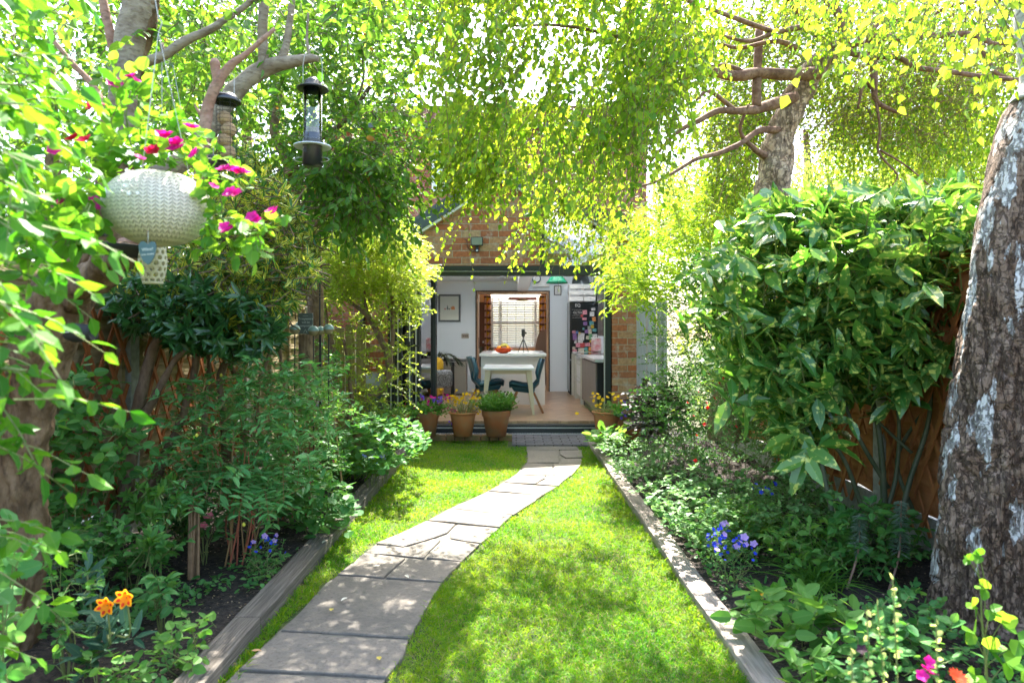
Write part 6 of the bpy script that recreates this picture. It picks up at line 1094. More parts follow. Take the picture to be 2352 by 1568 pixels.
r = plant('zinnia', 'orange red flower head at the bottom right edge of the view', 'flowers', P(2200, 1640, 1.65)); r.location.z = .085; wpart(MB().tube([P(2200,1700,1.65), P(2200,1565,1.65)], [.003,.002], 6, 1), 'stem', TWG, r); blooms(r, flower_mesh('zinnia_bloom', petal('petal_zinnia', (.55,.06,.02)), 14, .030, .011, .25), [P(2200,1556,1.65)], .75, face=(0,-.4,.9))
r = plant('pansy', 'dark blue pansy low beside the pale spires at the right', 'flowers', P(1985, 1560, 1.9)); r.location.z = .085; wpart(MB().tube([P(1985,1600,1.9), P(1985,1500,1.9)], [.002,.002], 5, 1), 'stem', TWG, r); blooms(r, FM['blk'], [P(1980,1492,1.9), P(1995,1515,1.9)], .8); r['label'] = 'two dark pansy blooms low beside the pale spires at the right'
# seedling climbing before the birch
r = plant('columbine_seedling', 'bright lobed leaves on a slender stem in front of the birch base', 'bed plant', P(2270, 1640, 2.1)); r.location.z = .085; tw = MB(); lm = MB()
st_ = [(2275,1650),(2262,1500),(2255,1420),(2250,1330),(2235,1270)]; tw.tube([P(x, y, 2.1) for x, y in st_], [.004,.004,.003,.002,.0015], 6, 4)
for (px, py, n, s) in (q_ for q_ in ((2250,1275,5,.035),(2225,1285,4,.028),(2262,1350,6,.045),(2240,1390,6,.042),(2275,1400,5,.04),(2300,1430,7,.055),(2235,1450,8,.055),(2270,1490,8,.06),(2310,1520,8,.06),(2240,1550,8,.05),(2340,1470,6,.06),(2345,1560,7,.06))):
    s *= .62
    c0 = A(*P(px, py, 2.05)); m_ = 3; a = np.arange(m_)*1.25-1.25+random.uniform(-.8,.8)+(1.57 if px > 2262 else -1.57); D_ = np.stack([np.sin(a), np.full(m_, -.35), np.cos(a)*.8+.1], 1); lm.leaves(np.tile(c0, (m_, 1)), D_, norm(np.tile(A(0,-.6,.8), (m_, 1))+np.random.randn(m_, 3)*.4), s*1.35, s*1.25, T_R); tw.rods(c0[None], A(*P(2262, min(py+60, 1600), 2.1))[None], .0016, .002)
dress(r, lm, L_pet, tw, TWG)
# euphorbia
for (px, y0_, y1_, d, lb) in ((1975,1330,1180,3.35,'feathery grey green spurge spike left of the pair before the fence'), (2070,1330,1150,3.3,'feathery grey green spurge spike leaning right towards the birch')):
    r = plant('spurge_spike', lb, 'bed plant', (P(px-30, 0, d)[0], d, .085), 'grey green spurge spikes'); a = A(*r.location); e = A(*P(px, y1_, d)); m = A(*P(px-5, y0_-60, d)); wpart(MB().tube([a, m, e], [.006,.005,.003], 7, 5), 'stem', mat('spurge_stem', (.30,.17,.12)), r); lm = MB(); k = 300; t = np.random.rand(k)**.8; q = m+(e-m)*t[:, None]; an = np.random.rand(k)*6.28; lm.leaves(q, norm(np.stack([np.cos(an), np.sin(an), .1-.5*np.random.rand(k)], 1)), norm(np.random.randn(k, 3)*.3+A(0,0,1)), .055*(1.1-.4*t), .007, T_B); wpart(lm, 'foliage', leafm('spurge_leaf', (.07,.13,.08), (.16,.22,.15), fac=.2), r)
# ---- alstroemeria --------------------------------------------------------
al_ = plant('peruvian_lily', 'broad grey green leaved plant with two orange and yellow flowers at bottom left', 'flowers', (G(240,1500,.09)[0], 2.6, .09)); lm, tw = MB(), MB()
c = np.array([P(*q) for q in ((250,1440,2.4),(200,1440,2.45),(230,1360,2.6),(200,1310,2.7),(240,1480,2.35),(290,1450,2.4),(190,1500,2.35),(245,1410,2.45))]); whorl(lm, c, norm(rdir(len(c))*.3+A(0,-.5,.8)), 8, .105, .032, T_B, ang=70, spread=.4, nup=.5); tw.rods(c, np.tile(A(*al_.location), (len(c), 1))+np.random.randn(len(c), 3)*.02, .004, .005)
dress(al_, lm, L_als, tw, TWG, tn='stems')
om = petal('petal_flame', (.80,.32,.015)); om2 = petal('petal_flame_red', (.60,.05,.02))
for (px, py) in ((247,1388),(291,1370)):
    c0 = A(*P(px, py, 2.25)); b = MB(); a = np.arange(6)*math.pi/3+.3; D_ = np.stack([np.cos(a), np.full(6, -.6), np.sin(a)], 1); b.leaves(np.tile(c0, (6, 1)), D_, np.tile(A(0,-1,.2), (6, 1))-D_*.2, .040, .024, T_R); o = wpart(b, 'flower', om, al_); b = MB(); b.leaves(np.tile(c0, (6, 1))+norm(D_)*.017+A(0,-.003,0), D_, np.tile(A(0,-1,.2), (6, 1))-D_*.2, .014, .010, T_R); b.build('petal_tips', om2, o, off=tuple(al_.location)); wpart(MB().tube([c0, c0+A(-.02,.05,-.15), A(*P(245,1450,2.4))], [.003,.003,.004], 6, 4), 'flower_stem', TWG, al_)
bush('small_bed_plant', 'fresh green leafy seedling beside the left timber edging in the foreground', 'bed plant', [(400,1440),(440,1410),(500,1440),(490,1500),(440,1540),(380,1550),(370,1490)], 2.3, 2.75, 36, .06, 4, .035, .024, T_R, L_bed2, z0=.085, nup=.7)
bush('small_bed_plant', 'dark hydrangea like seedling on the soil behind the orange flowers', 'bed plant', [(330,1330),(380,1310),(410,1360),(400,1400),(350,1400)], 2.75, 3.0, 16, .07, 5, .05, .034, T_B, L_grd, z0=.085, nup=.7)
bush('small_bed_plant', 'yellowish seedlings at the bottom edge beside the orange flowers', 'bed plant', [(100,1500),(340,1510),(400,1568),(120,1568)], 2.2, 2.4, 26, .05, 4, .03, .022, T_R, L_bed2, z0=.085, nup=.7)
bush('ivy_patch', 'blue green rounded leaves at the bottom left corner', 'bed plant', [(-60,1230),(40,1240),(60,1300),(20,1420),(40,1568),(-60,1568)], 1.7, 2.1, 30, .08, 4, .055, .045, T_R, L_hyp, z0=.085, nup=.4)
bush('tall_stemmed_weed', 'slender leafy stems rising beside the old trunk at the left', 'bed plant', [(130,1270),(190,1230),(200,1400),(160,1500),(110,1460)], 2.3, 2.7, 26, .14, 6, .034, .02, T_B, L_clim, z0=.085)
bush('leafy_perennial', 'mid green leafy perennial in the right bed behind the arching striped grass', 'bed plant', [(1760,1240),(1840,1200),(1930,1220),(1950,1300),(1860,1330),(1780,1310)], 3.3, 3.9, 150, .10, 5, .045, .026, T_B, L_bed2, up=.7, nup=.6, z0=.085, clump=.25)
bush('leafy_perennial', 'small ferny green plant close to the right timber edging between grass and lobelia', 'bed plant', [(1600,1180),(1680,1150),(1760,1180),(1760,1240),(1660,1240)], 3.7, 4.2, 160, .08, 6, .026, .014, T_S, L_bed2, up=.8, nup=.6, z0=.085)
bush('leafy_perennial', 'dark leafy perennial under the laurel stems near the right gravel board', 'bed plant', [(1900,1180),(2000,1160),(2100,1200),(2100,1300),(1980,1340),(1900,1280)], 3.3, 3.9, 130, .10, 5, .05, .03, T_B, L_clim, up=.6, nup=.6, z0=.085, clump=.3)
bush('leafy_perennial', 'low foliage at the foot of the right birch trunk', 'bed plant', [(1980,1400),(2100,1360),(2180,1400),(2160,1470),(2020,1480)], 2.6, 3.1, 90, .07, 5, .034, .022, T_R, L_grd, up=.7, nup=.6, z0=.085)
bush('leafy_perennial', 'bright leafy edge plant spilling over the right timber in the foreground', 'bed plant', [(1750,1480),(1850,1500),(1960,1560),(1980,1660),(1860,1640)], 2.2, 2.6, 60, .06, 4, .045, .028, T_R, L_bed2, up=.7, nup=.7, z0=.085)
bush('leafy_perennial', 'tall narrow leaved green plant in the left bed behind the pink begonia', 'bed plant', [(640,960),(720,900),(780,900),(800,1000),(720,1040),(640,1040)], 4.6, 5.6, 200, .14, 8, .04, .014, T_B, L_bed2, up=.9, nup=.5, z0=.085, clump=.3)
bush('leafy_perennial', 'shady leafy weeds at the foot of the left trellis', 'bed plant', [(200,1250),(300,1230),(420,1230),(400,1290),(260,1330),(190,1320)], 3.0, 3.5, 110, .08, 5, .038, .024, T_B, L_clim, up=.6, nup=.6, z0=.085, clump=.3)
# soil litter --------------------------------------------------------------
lm = MB(); n = 6000; c = np.stack([np.where(np.random.rand(n) < .5, -2.3+1.08*np.random.rand(n), 1.0+1.3*np.random.rand(n)), 1.8+6*np.random.rand(n)**1.5, np.full(n, .098)], 1); lm.leaves(c, rdir(n)*A(1,1,.3), norm(np.random.randn(n, 3)*.5+A(0,0,1)), .013*(.4+np.random.rand(n)), .008, T_S); tag(lm.build('leaf_litter', leafm('litter', (.12,.08,.05), (.34,.25,.15), fac=.1, vein=0)), 'small dry leaf litter scattered over the dark soil', 'leaf litter', kind='stuff')
lm = MB(); n = 14000; c = region([(0,1050),(2352,1050),(2352,1568),(0,1568)], 2, 8, 10, cull=0)
x = np.where(np.random.rand(n) < .5, -2.3+1.1*np.random.rand(n), .99+1.35*np.random.rand(n)); y = 1.9+6.2*np.random.rand(n)**1.3; c = np.stack([x, y, np.full(n, .09)], 1); k = vnoise(c, 2.1, 31) > .52; c = c[k]; n = len(c); lm.leaves(c+np.random.rand(n, 3)*A(.02,.02,.05), rdir(n, up=.3), norm(np.random.randn(n, 3)*.4+A(0,0,1)), .030*(.5+np.random.rand(n)), .022, T_R); tag(lm.build('ground_cover', L_grd), 'low green weeds and ground cover carpeting the beds', 'ground cover', kind='stuff')
fm_ = [leafm('fallen_leaf_%s' % k, v, v, fac=.1, vein=.1) for k, v in dict(tan=(.45,.25,.12), yellow=(.55,.42,.08), white=(.6,.55,.45)).items()]
FLV = [(1490,470,0,'tan'),(920,1386,2,'x')]
for i, (px, py, z, k, lb) in enumerate(((577,1497,.125,0,'curled tan leaf lying on the left edging near the path'),(560,1350,.1,0,'tan leaf on the soil beside the blue lobelia'),(400,1250,.1,1,'yellow leaf on the bare soil in the left bed'),(798,1374,.08,2,'curled pale leaf on the large cracked flagstone'),(930,1322,.08,2,'small white leaf on the flagstone beside the lawn'),(858,1302,.08,2,'pale leaf where grass meets the path'),(760,1405,.08,1,'tiny yellow leaf on the big flagstone'),(480,1270,.1,1,'long yellow leaf below the canes'),(750,1243,.13,2,'pale leaf lying on top of the left timber edging'),(590,1210,.1,0,'orange leaf on soil behind the lobelia'),(1335,1098,.08,0,'small brown leaf at the far end of the path'),(872,1518,.08,1,'yellow green leaf on the nearest flagstone'))):
    o = MB().leaves([(0,0,0)], [(1,.2,.05)], [(0,.2,1)], .04, .022, T_B, np.array([.5])).build('fallen_leaf', fm_[k]); o.location = Vector(G(px, py, z))+Vector((0,0,.006)); o.rotation_euler = (.2, .1, i*1.3); tag(o, lb, 'leaf', 'single fallen leaves')
# ---- GRASS -----------------------------------------------------------------
def grass():
    out = []
    for (ya, yb, dens) in ((2.0, 2.8, 26000), (2.8, 3.6, 21000), (3.6, 4.6, 15000), (4.6, 6.0, 10500), (6.0, 8.1, 7500)):
        n = int((yb-ya)*1.95*dens); out.append(np.stack([XL+.004+(XR-XL-.008)*np.random.rand(n), ya+(yb-ya)*np.random.rand(n)], 1))
    p = np.concatenate(out); px = CX+p[:, 0]*F/p[:, 1]; py = CY+(HC-.05)*F/p[:, 1]
    wob = (vnoise(np.column_stack([p, 0*px]), 9, 2)-.5)*22
    pp = [(x, y) for x, y in PATHPOLY]; k = ~inpoly(px+wob*.8, py+wob*.3, pp); k &= ~((p[:, 0] > -.0) & (p[:, 1] > 7.68)); k &= ~((p[:, 1] > 7.68) & (p[:, 0] > -.05))
    p = p[k]; q = np.column_stack([p, np.zeros(len(p))]); bare = vnoise(q, 2.2, 41)*.6+vnoise(q, 9, 42)*.4; k = (bare > .30) | (np.random.rand(len(q)) < .5); q = q[k]; bare = bare[k]
    d = q[:, 1]; n = len(q); D_ = norm(np.random.randn(n, 3)*A(.45,.45,.1)+A(0,0,1)); q[:, 2] = .048
    L_ = (.030+.036*np.random.rand(n))*(.7+.6*vnoise(q, 3, 7))*np.where(d > 7.4, .5, 1); w = .0026+.0011*np.clip(d-2, 0, 6)*.55
    rnd = np.clip(.15+.55*np.random.rand(n)+.5*(vnoise(q, 4, 12)-.5), 0, .97); rnd[np.random.rand(n) < .10] = 1.
    b = MB(); b.blades(q, D_, L_, w, .5, 2, rnd=rnd); return b
gm = leafm('lawn_grass', (.03,.16,.004), (.16,.30,.010), (.08,.40,.005), (.62,.68,.02), fac=.45, rough=.5, vein=0, old=.04, oldc=(.30,.25,.10))
tag(grass().build('grass', gm), 'short bright green grass covering the lawn on both sides of the path', 'grass', kind='stuff')
lm = MB(); n = 900; yy = 1.9+6*np.random.rand(n)**1.6; x = np.where(np.random.rand(n) < .75, XL+.01+np.random.rand(n)*.05, XR-.01-np.random.rand(n)*.04); lm.blades(np.column_stack([x, yy, 0*x+.045]), norm(np.random.randn(n, 3)*A(.4,.4,.1)+A(0,0,1)), .05+.07*np.random.rand(n), .004, .5, 3); tag(lm.build('edge_grass', gm), 'longer uncut grass along the foot of the timber edging', 'grass', kind='stuff')
# ================================================================== POTS, BASKET, FEEDERS
def pot(loc, R0, H, m, label, rim='band', sc=1.):
    r = root('terracotta_pot', label, 'plant pot', loc, random.random()*6, 'terracotta pots'); b_ = R0*.66; t = .018*R0/.15
    if rim == 'band': pr = [(0,.0),(b_,0),(b_+ (R0-b_)*.72, H*.76)]; rm = [(R0*.915,H*.762),(R0*.97,H*.768),(R0,H*.98),(R0-t*.4,H),(R0-t,H),(R0-t*1.2,H*.86),(R0*.72,H*.86)]
    else: pr = [(0,.0),(b_,0),(b_+(R0-b_)*.80, H*.86)]; rm = [(R0*.93,H*.862),(R0*.965,H*.92),(R0*1.06,H*.945),(R0*1.09,H*.975),(R0*1.05,H),(R0*.96,H*.99),(R0*.90,H*.9),(R0*.7,H*.88)]
    MB().lathe(pr, (0,0,0), 32).build('body', m, r, smooth=True); o = MB().lathe(rm, (0,0,0), 32).build('rim', m, r, smooth=True); o.modifiers.new('e', 'EDGE_SPLIT')
    MB().lathe([(0,H*.865),(R0*.86,H*.865)], (0,0,0), 20).build('compost', M['soil'], r); return r
dp = 8.02; zp = .1
def potpx(x0, x1, ytop, ybot, d, z): R0 = (x1-x0)/2*d/F; return (P((x0+x1)/2, 0, d)[0], d, z), R0
l, R0 = potpx(942, 1008, 0, 0, 7.98, zp); P1 = (l[0], 8.15, .052)
pots = []
for (x0, x1, yt, yb, m, lb, rim) in ((942,1008,946,1005,M['terrad'],'banded dark terracotta pot of purple flowers, leftmost of the three on the brick row','band'),(1030,1093,948,1005,M['terra'],'round rimmed terracotta pot of yellow flowers, middle of three on the brick row','roll'),(1105,1173,944,1005,M['terrad'],'mossy terracotta pot with green herb, rightmost of three on the brick row','band')):
    d = 8.14 if 0 else 8.02; z = .1208; d = F*(HC-z)/(yb-CY)-.0; d = min(8.06, max(7.9, d)); R0 = (x1-x0)/2*d/F; H = (HC-(yt-CY)*d/F)-z; pots.append(((P((x0+x1)/2, 0, d)[0], d+.13, z), R0, H)); pot(pots[-1][0], R0, H, m, lb, rim)
l4 = (P(1387, 0, 7.6)[0], 7.6, .10); l4 = (l4[0]+.03, 7.62, .09); R4 = 31*7.6/F; H4 = HC-(944-CY)*7.6/F-.09; pot(l4, R4, H4, M['terra'], 'pale wide rimmed terracotta pot of yellow flowers at the right side of the doorway', 'roll')
l5 = (P(1448, 0, 7.5)[0], 7.5, .09); pot(l5, .14, .33, M['terrad'], 'terracotta pot of violet flowers half hidden behind leaves right of the doorway', 'roll')
l6 = (P(908, 0, 7.7)[0], 7.75, .085); pot(l6, .16, .33, mat('bright_terracotta', (.42,.11,.03)), 'orange terracotta pot with straggly plant left of the banded pot', 'band')
def potplant(nm, lb, loc, R0, H, hgt, K, L, Wd, tm, lmn, nl=8, spread=1., up=1., opp=False, droop=.2):
    z = H*.86; r = root(nm, lb, 'potted plant', (loc[0], loc[1], loc[2]+z), group='plants growing in terracotta pots'); lm, tw = MB(), MB()
    a = np.random.rand(K)*6.283; q = np.sqrt(np.random.rand(K))*R0*.75; c = np.stack([np.cos(a)*q, np.sin(a)*q, 0*a], 1); D_ = norm(np.stack([np.cos(a)*q/R0*spread, np.sin(a)*q/R0*spread, np.full(K, up)], 1)+np.random.randn(K, 3)*.25)
    sprays(lm, tw, c, D_, hgt, nl, L, Wd, tm, droop=droop, opp=opp, nup=.6, start=.15, tr=.002, hang=.0); lm.build('foliage', lmn, r); tw.build('stems', TWG, r); return r
(pl1, r1, h1), (pl2, r2, h2), (pl3, r3, h3) = pots
r = potplant('mixed_bedding', 'magenta and violet bedding flowers overflowing the leftmost pot on the bricks', pl1, r1, h1, .20, 90, .035, .028, T_R, L_bed2, spread=1.5, up=.8)
def pxs(L_, d): return [P(x, y, d) for x, y in L_]
blooms(r, FM['vio'], pxs([(955+random.uniform(-20,18), 912+random.uniform(-8,10)) for _ in range(34)]+[(1005+random.uniform(-12,12), 920+random.uniform(-8,8)) for _ in range(20)]+[(1032,968),(1038,974),(1028,975),(948,925),(1018,938)], 8.0), 1.4)
blooms(r, FM['mag'], pxs([(930,931),(932,928),(952,938),(975,925),(985,922),(990,912),(998,914),(968,918),(1020,905),(1028,908),(1032,915),(1022,917),(1010,930),(1022,938),(1030,936),(934,948),(938,956),(965,930),(1015,925),(990,935),(1045,945),(1038,942),(982,930)], 7.98), .75)
r = potplant('yellow_bidens', 'wiry plant with yellow flowers in the middle pot on the bricks', pl2, r2, h2, .22, 110, .030, .004, T_S, leafm('wiry_leaf', (.14,.18,.05), (.26,.28,.10), fac=.3, vein=0), nl=9, spread=1.2)
blooms(r, FM['yel'], pxs([(1060+random.gauss(0, 20), 915+random.gauss(0, 9)) for _ in range(62)]+[(1095,932),(1100,940),(1092,925),(1098,950),(1088,938),(1102,945),(1090,902),(1098,905),(1048,898)], 8.02), 1.35)
r = potplant('leafy_herb', 'bushy bright green herb in the rightmost pot on the bricks', pl3, r3, h3, .25, 130, .034, .018, T_B, L_bed2, nl=10, spread=.8, opp=True)
blooms(r, FM['blk'], pxs([(1098,900),(1112,905),(1116,900),(1165,905),(1130,912),(1170,915),(1140,915),(1105,912),(1160,900)], 8.05), .9)
r = potplant('yellow_bidens', 'wiry plant with yellow flowers in the pale pot right of the doorway', l4, R4, H4, .20, 80, .03, .004, T_S, bpy.data.materials['wiry_leaf'], nl=9, spread=1.5)
blooms(r, FM['yel'], pxs([(1362,903),(1358,912),(1366,910),(1372,905),(1364,920),(1376,913),(1372,930),(1380,928),(1378,936),(1400,902),(1408,905),(1414,912),(1420,910),(1412,916),(1440,915),(1428,920),(1395,912),(1385,918),(1325,950),(1368,932),(1425,935),(1447,942)], 7.5), 1.6)
r = potplant('violet_petunias', 'violet petunias in the half hidden pot right of the doorway', l5, .14, .33, .22, 60, .045, .036, T_R, L_grd, spread=1.2)
blooms(r, FM['vio'], pxs([(1432,918),(1438,925),(1446,930),(1430,948),(1436,955),(1428,960),(1450,920),(1462,926),(1468,920),(1478,928),(1440,940)], 7.35), 1.7)
potplant('straggly_plant', 'straggly green plant with dry grass in the orange pot at left', l6, .16, .33, .16, 60, .035, .022, T_R, L_bed2, spread=1.5, up=.6)
# ---- hanging basket ---------------------------------------------------------
bc = A(*P(364, 478, 1.95)); hb = root('hanging_basket', 'round cream hanging planter with knitted texture at the upper left', 'hanging planter', tuple(bc)); rx, rzb = .144, .109
def ballmat():
    m = bpy.data.materials.new('knitted_plastic'); m.use_nodes = True; n = m.node_tree; L = n.links.new; b = n.nodes['Principled BSDF']
    tc = n.nodes.new('ShaderNodeTexCoord').outputs['Object']; s = n.nodes.new('ShaderNodeSeparateXYZ'); L(tc, s.inputs[0])
    an = mathn(n, L, 'DIVIDE', mathn(n, L, 'ARCTAN2', s.outputs[1], s.outputs[0]), 6.28319/44); v = mathn(n, L, 'DIVIDE', s.outputs[2], .0105)
    fu = mathn(n, L, 'FRACT', an); tri = mathn(n, L, 'MULTIPLY', mathn(n, L, 'ABSOLUTE', mathn(n, L, 'SUBTRACT', fu, .5)), 1.6)
    fv = mathn(n, L, 'FRACT', mathn(n, L, 'SUBTRACT', v, tri)); vv = mathn(n, L, 'MULTIPLY', mathn(n, L, 'ABSOLUTE', mathn(n, L, 'SUBTRACT', fv, .5)), 2.); uu = mathn(n, L, 'MULTIPLY', mathn(n, L, 'ABSOLUTE', mathn(n, L, 'SUBTRACT', mathn(n, L, 'FRACT', mathn(n, L, 'MULTIPLY', fu, 2)), .5)), 2.)
    hole = mathn(n, L, 'MULTIPLY', ramp(n, L, vv, .55, .85), ramp(n, L, uu, .95, .35)); groove = ramp(n, L, mathn(n, L, 'ABSOLUTE', mathn(n, L, 'SUBTRACT', fu, .5)), .43, .5)
    k = mathn(n, L, 'MAXIMUM', hole, mathn(n, L, 'MULTIPLY', groove, .6)); f = noise(n, L, 6, 5)
    base = mixc(n, L, ramp(n, L, f, .5, .8), (.66,.60,.48), (.50,.44,.33)); L(mixc(n, L, mathn(n, L, 'MULTIPLY', k, .7), base, (.13,.13,.10)), b.inputs['Base Color']); b.inputs['Roughness'].default_value = .45
    kb = n.nodes.new('ShaderNodeBump'); kb.inputs['Strength'].default_value = .8; kb.inputs['Distance'].default_value = .004; kb.invert = True; L(k, kb.inputs['Height']); L(kb.outputs[0], b.inputs['Normal']); return m
a = np.linspace(-math.pi/2, .95, 26); pr = [(rx*math.cos(t)**.97 if math.cos(t) > 1e-6 else 0, rzb*math.sin(t)) for t in a]; zt = pr[-1][1]; rt = pr[-1][0]
MB().lathe(pr+[(rt-.006, zt+.003), (rt-.012, zt-.01), (rt-.008, zt-.04)], (0,0,0), 72).build('bowl', ballmat(), hb, smooth=True)
MB().lathe([(0, zt-.02), (rt-.01, zt-.02)], (0,0,0), 24).build('compost', M['soil'], hb)
lathe_obj([(0,-rzb-.003),(.012,-rzb-.002),(.012,-rzb+.002)], 'drain_plug', mat('plug', (.35,.3,.2)), hb, n=12)
for k in range(3):
    an = k*2.094+.5; MB().tube([(rt*math.cos(an)*.97, rt*math.sin(an)*.97, zt), (0, 0, .50)], [.0011, .0011], 5, 1).build('hanging_cord', M['wire'], hb)
MB().tube([(0,0,.50),(.01,0,.53),(0,0,.545),(-.01,0,.60)], [.0015]*4, 5).build('hook', M['wire'], hb)
pb = root('trailing_petunia', 'trailing petunia with magenta flowers spilling from the knitted hanging planter', 'flowers', tuple(bc+A(0,0,zt-.02))); lm, tw = MB(), MB(); o_ = A(*pb.location)
c = region([(250,300),(420,290),(470,350),(480,380),(300,380),(180,400),(130,330)], 1.92, 2.2, 60, cull=0); sprays(lm, tw, c, norm(np.random.randn(len(c), 3)*A(.8,.5,.4)+A(0,-.1,.3)), .10, 6, .042, .028, T_R, hang=.1, nup=.4, tr=.002)
c = region([(130,400),(220,390),(225,500),(200,540),(150,540),(130,480)], 1.6, 2.0, 30, cull=0); sprays(lm, tw, c, norm(np.random.randn(len(c), 3)*A(.7,.5,.4)+A(-.3,-.1,-.3)), .10, 6, .045, .030, T_R, hang=.1, nup=.4, tr=.002)
for pts in ([(470,400),(510,400),(540,420),(560,440)], [(470,440),(500,440),(510,480),(500,510)], [(480,520),(530,500),(570,530),(610,520),(640,500)], [(470,560),(530,560),(560,530)], [(260,440),(200,500),(170,540),(180,560)], [(560,500),(590,540),(600,560)]):
    q = np.array([P(x, y, 1.92) for x, y in pts]); tw.tube(q, [.0024]*len(q), 5, 5); t = np.linspace(0, 1, 9); s_ = np.array([[np.interp(u, np.linspace(0, 1, len(q)), q[:, j]) for j in range(3)] for u in t]); sprays(lm, tw, s_, norm(np.random.randn(9, 3)+A(0,-.2,0)), .045, 3, .038, .027, T_R, hang=.1, nup=.4, tr=.0018)
c = region([(240,200),(320,200),(330,320),(250,330)], 1.85, 2.0, 10, cull=0); sprays(lm, tw, c, norm(np.random.randn(len(c), 3)*A(.3,.3,.1)+A(0,0,1)), .10, 6, .035, .024, T_R, hang=0, nup=.4)
for q in ((300,210),(262,215)): tw.tube([P(300,330,1.95), P(290,270,1.95), P(*q, 1.93)], [.002]*3, 5, 4)
wpart(lm, 'foliage', L_pet, pb); wpart(tw, 'stems', TWG, pb)['kind'] = 'stuff'
blooms(pb, FM['mag'], [P(x, y, 1.86) for x, y in ((310,185),(300,178),(262,195),(385,310),(372,313),(400,345),(415,340),(405,330),(440,295),(448,355),(125,348),(165,372),(130,470),(145,465),(168,458),(190,480),(215,470),(188,535),(530,392),(548,396),(560,398),(515,390),(530,445),(540,448),(585,505),(580,500),(622,485),(632,488),(518,525),(525,530),(490,430),(355,440-20),(320,365))], .72)
blooms(pb, FM['crim'], [P(x, y, 1.84) for x, y in ((212,245),(222,240),(178,310),(195,325),(170,320),(360,345),(350,350))], .8)
blooms(pb, FM['whi'], [P(300+random.gauss(0,14), 360+random.gauss(0,40), 1.8) for _ in range(26)], .9)
# ---- feeders ---------------------------------------------------------------
def W3(x, y, d): return A(*P(x, y, d))
sf_c = W3(718, 320, 2.62); sf = root('seed_feeder', 'clear tubular seed feeder with black cap and base hanging from the pale limb', 'bird feeder', tuple(sf_c)); u = 2.62/F
zz = lambda y: (320-y)*u
MB().lathe([(21*u, zz(338)),(21.5*u, zz(205)),(20.5*u, zz(205)),(20*u, zz(338))], (0,0,0), 32).build('tube', M['clear'], sf, smooth=True)
lathe_obj([(0,zz(176)),(6*u,zz(178)),(19*u,zz(188)),(20*u,zz(196)),(35*u,zz(203)),(35.5*u,zz(206)),(21*u,zz(204)),(0,zz(204))], 'cap', M['black'], sf, n=32)
lathe_obj([(22*u,zz(322)),(22.5*u,zz(380)),(0,zz(382))], 'base', M['black'], sf, n=32); lathe_obj([(20.4*u,zz(308)),(21*u,zz(308)),(21*u,zz(321)),(20.4*u,zz(321))], 'inner_collar', M['blackm'], sf, n=32)
MB().lathe([(23*u,zz(334)),(42*u,zz(336)),(42*u,zz(338)),(23*u,zz(336))], (0,0,0), 40).build('tray', mat('frosted_plastic', (.62,.68,.75), rough=.3, trans=.0), sf, smooth=True)
lathe_obj([(0,zz(318)),(19.5*u,zz(319)),(19.4*u,zz(300)),(17*u,zz(296)),(0,zz(292))], 'seed', mat('seed', (.40,.36,.26), (.2,.17,.12), 200), sf, n=24); MB().lathe([(0,-.001),(6*u,-.001),(6*u,.002)], (-10*u, -20.2*u, zz(349)), 14, 'y').build('feeding_port', M['blackm'], sf)
for s in (-1, 1):
    MB().tube([(s*22*u,0,zz(206)),(s*22*u,0,zz(150)),(s*18*u,0,zz(125))], [.0012]*3, 5, 1).build('hanger_wire', M['wire'], sf)
    MB().tube([(s*22*u,-.01,zz(374)),(s*34*u,-.012,zz(372)),(s*40*u,-.01,zz(368)),(s*32*u,-.012,zz(364)),(s*22*u,-.01,zz(363))], [.0013]*5, 5, 3).build('perch', M['wire'], sf)
MB().tube([(-18*u,0,zz(125)),(0,0,zz(116)),(18*u,0,zz(125))], [.0012]*3, 5).build('hanger_wire', M['wire'], sf)
ff_c = W3(520, 300, 2.4); ff = root('suet_feeder', 'wire cage feeder with stacked suet balls under a domed cap', 'bird feeder', tuple(ff_c)); u = 2.4/F; zz = lambda y: (300-y)*u
lathe_obj([(0,zz(212)),(14*u,zz(214)),(28*u,zz(224)),(33*u,zz(234)),(31*u,zz(236)),(0,zz(226))], 'domed_cap', mat('pewter', (.06,.06,.065), rough=.22, metal=.6), ff, n=32)
for y in range(240, 372, 9): MB().lathe([(22*u,zz(y)),(22.7*u,zz(y)-.0008),(22*u,zz(y)-.0016),(21.3*u,zz(y)-.0008),(22*u,zz(y))], (0,0,0), 24).build('cage_ring', M['blackm'], ff)
for k in range(6): a_ = k*1.0472+.25; MB().tube([(22*u*math.cos(a_),22*u*math.sin(a_),zz(232)),(22*u*math.cos(a_),22*u*math.sin(a_),zz(372))], [.0009]*2, 5, 1).build('cage_wire', M['blackm'], ff)
lathe_obj([(0,zz(374)),(22.5*u,zz(373)),(22.5*u,zz(370)),(0,zz(370))], 'cage_base', M['blackm'], ff, n=24)
sm = mat('suet', (.52,.36,.20), (.36,.22,.11), 90, rough=.9, bump=.6)
for i, (dx, y) in enumerate(((-4,272),(5,298),(-4,322),(4,350))):
    o = lathe_obj([(16.5*u*math.sin(t), -16.5*u*math.cos(t)) for t in np.linspace(0.001, math.pi-.001, 12)], 'suet_ball', sm, n=20); o.location = Vector(tuple(ff_c+A(dx*u, 0, zz(y)))); tag(o, ('topmost suet ball', 'second suet ball from the top', 'third suet ball from the top', 'lowest suet ball')[i]+' inside the domed wire cage feeder', 'suet ball', 'suet balls stacked in the wire feeder')
for s in (-1, 1): MB().tube([(s*18*u,0,zz(228)),(s*18*u,0,zz(172)),(-6*u+s*2*u,0,zz(162))], [.0012]*3, 5, 1).build('hanger_wire', M['wire'], ff)
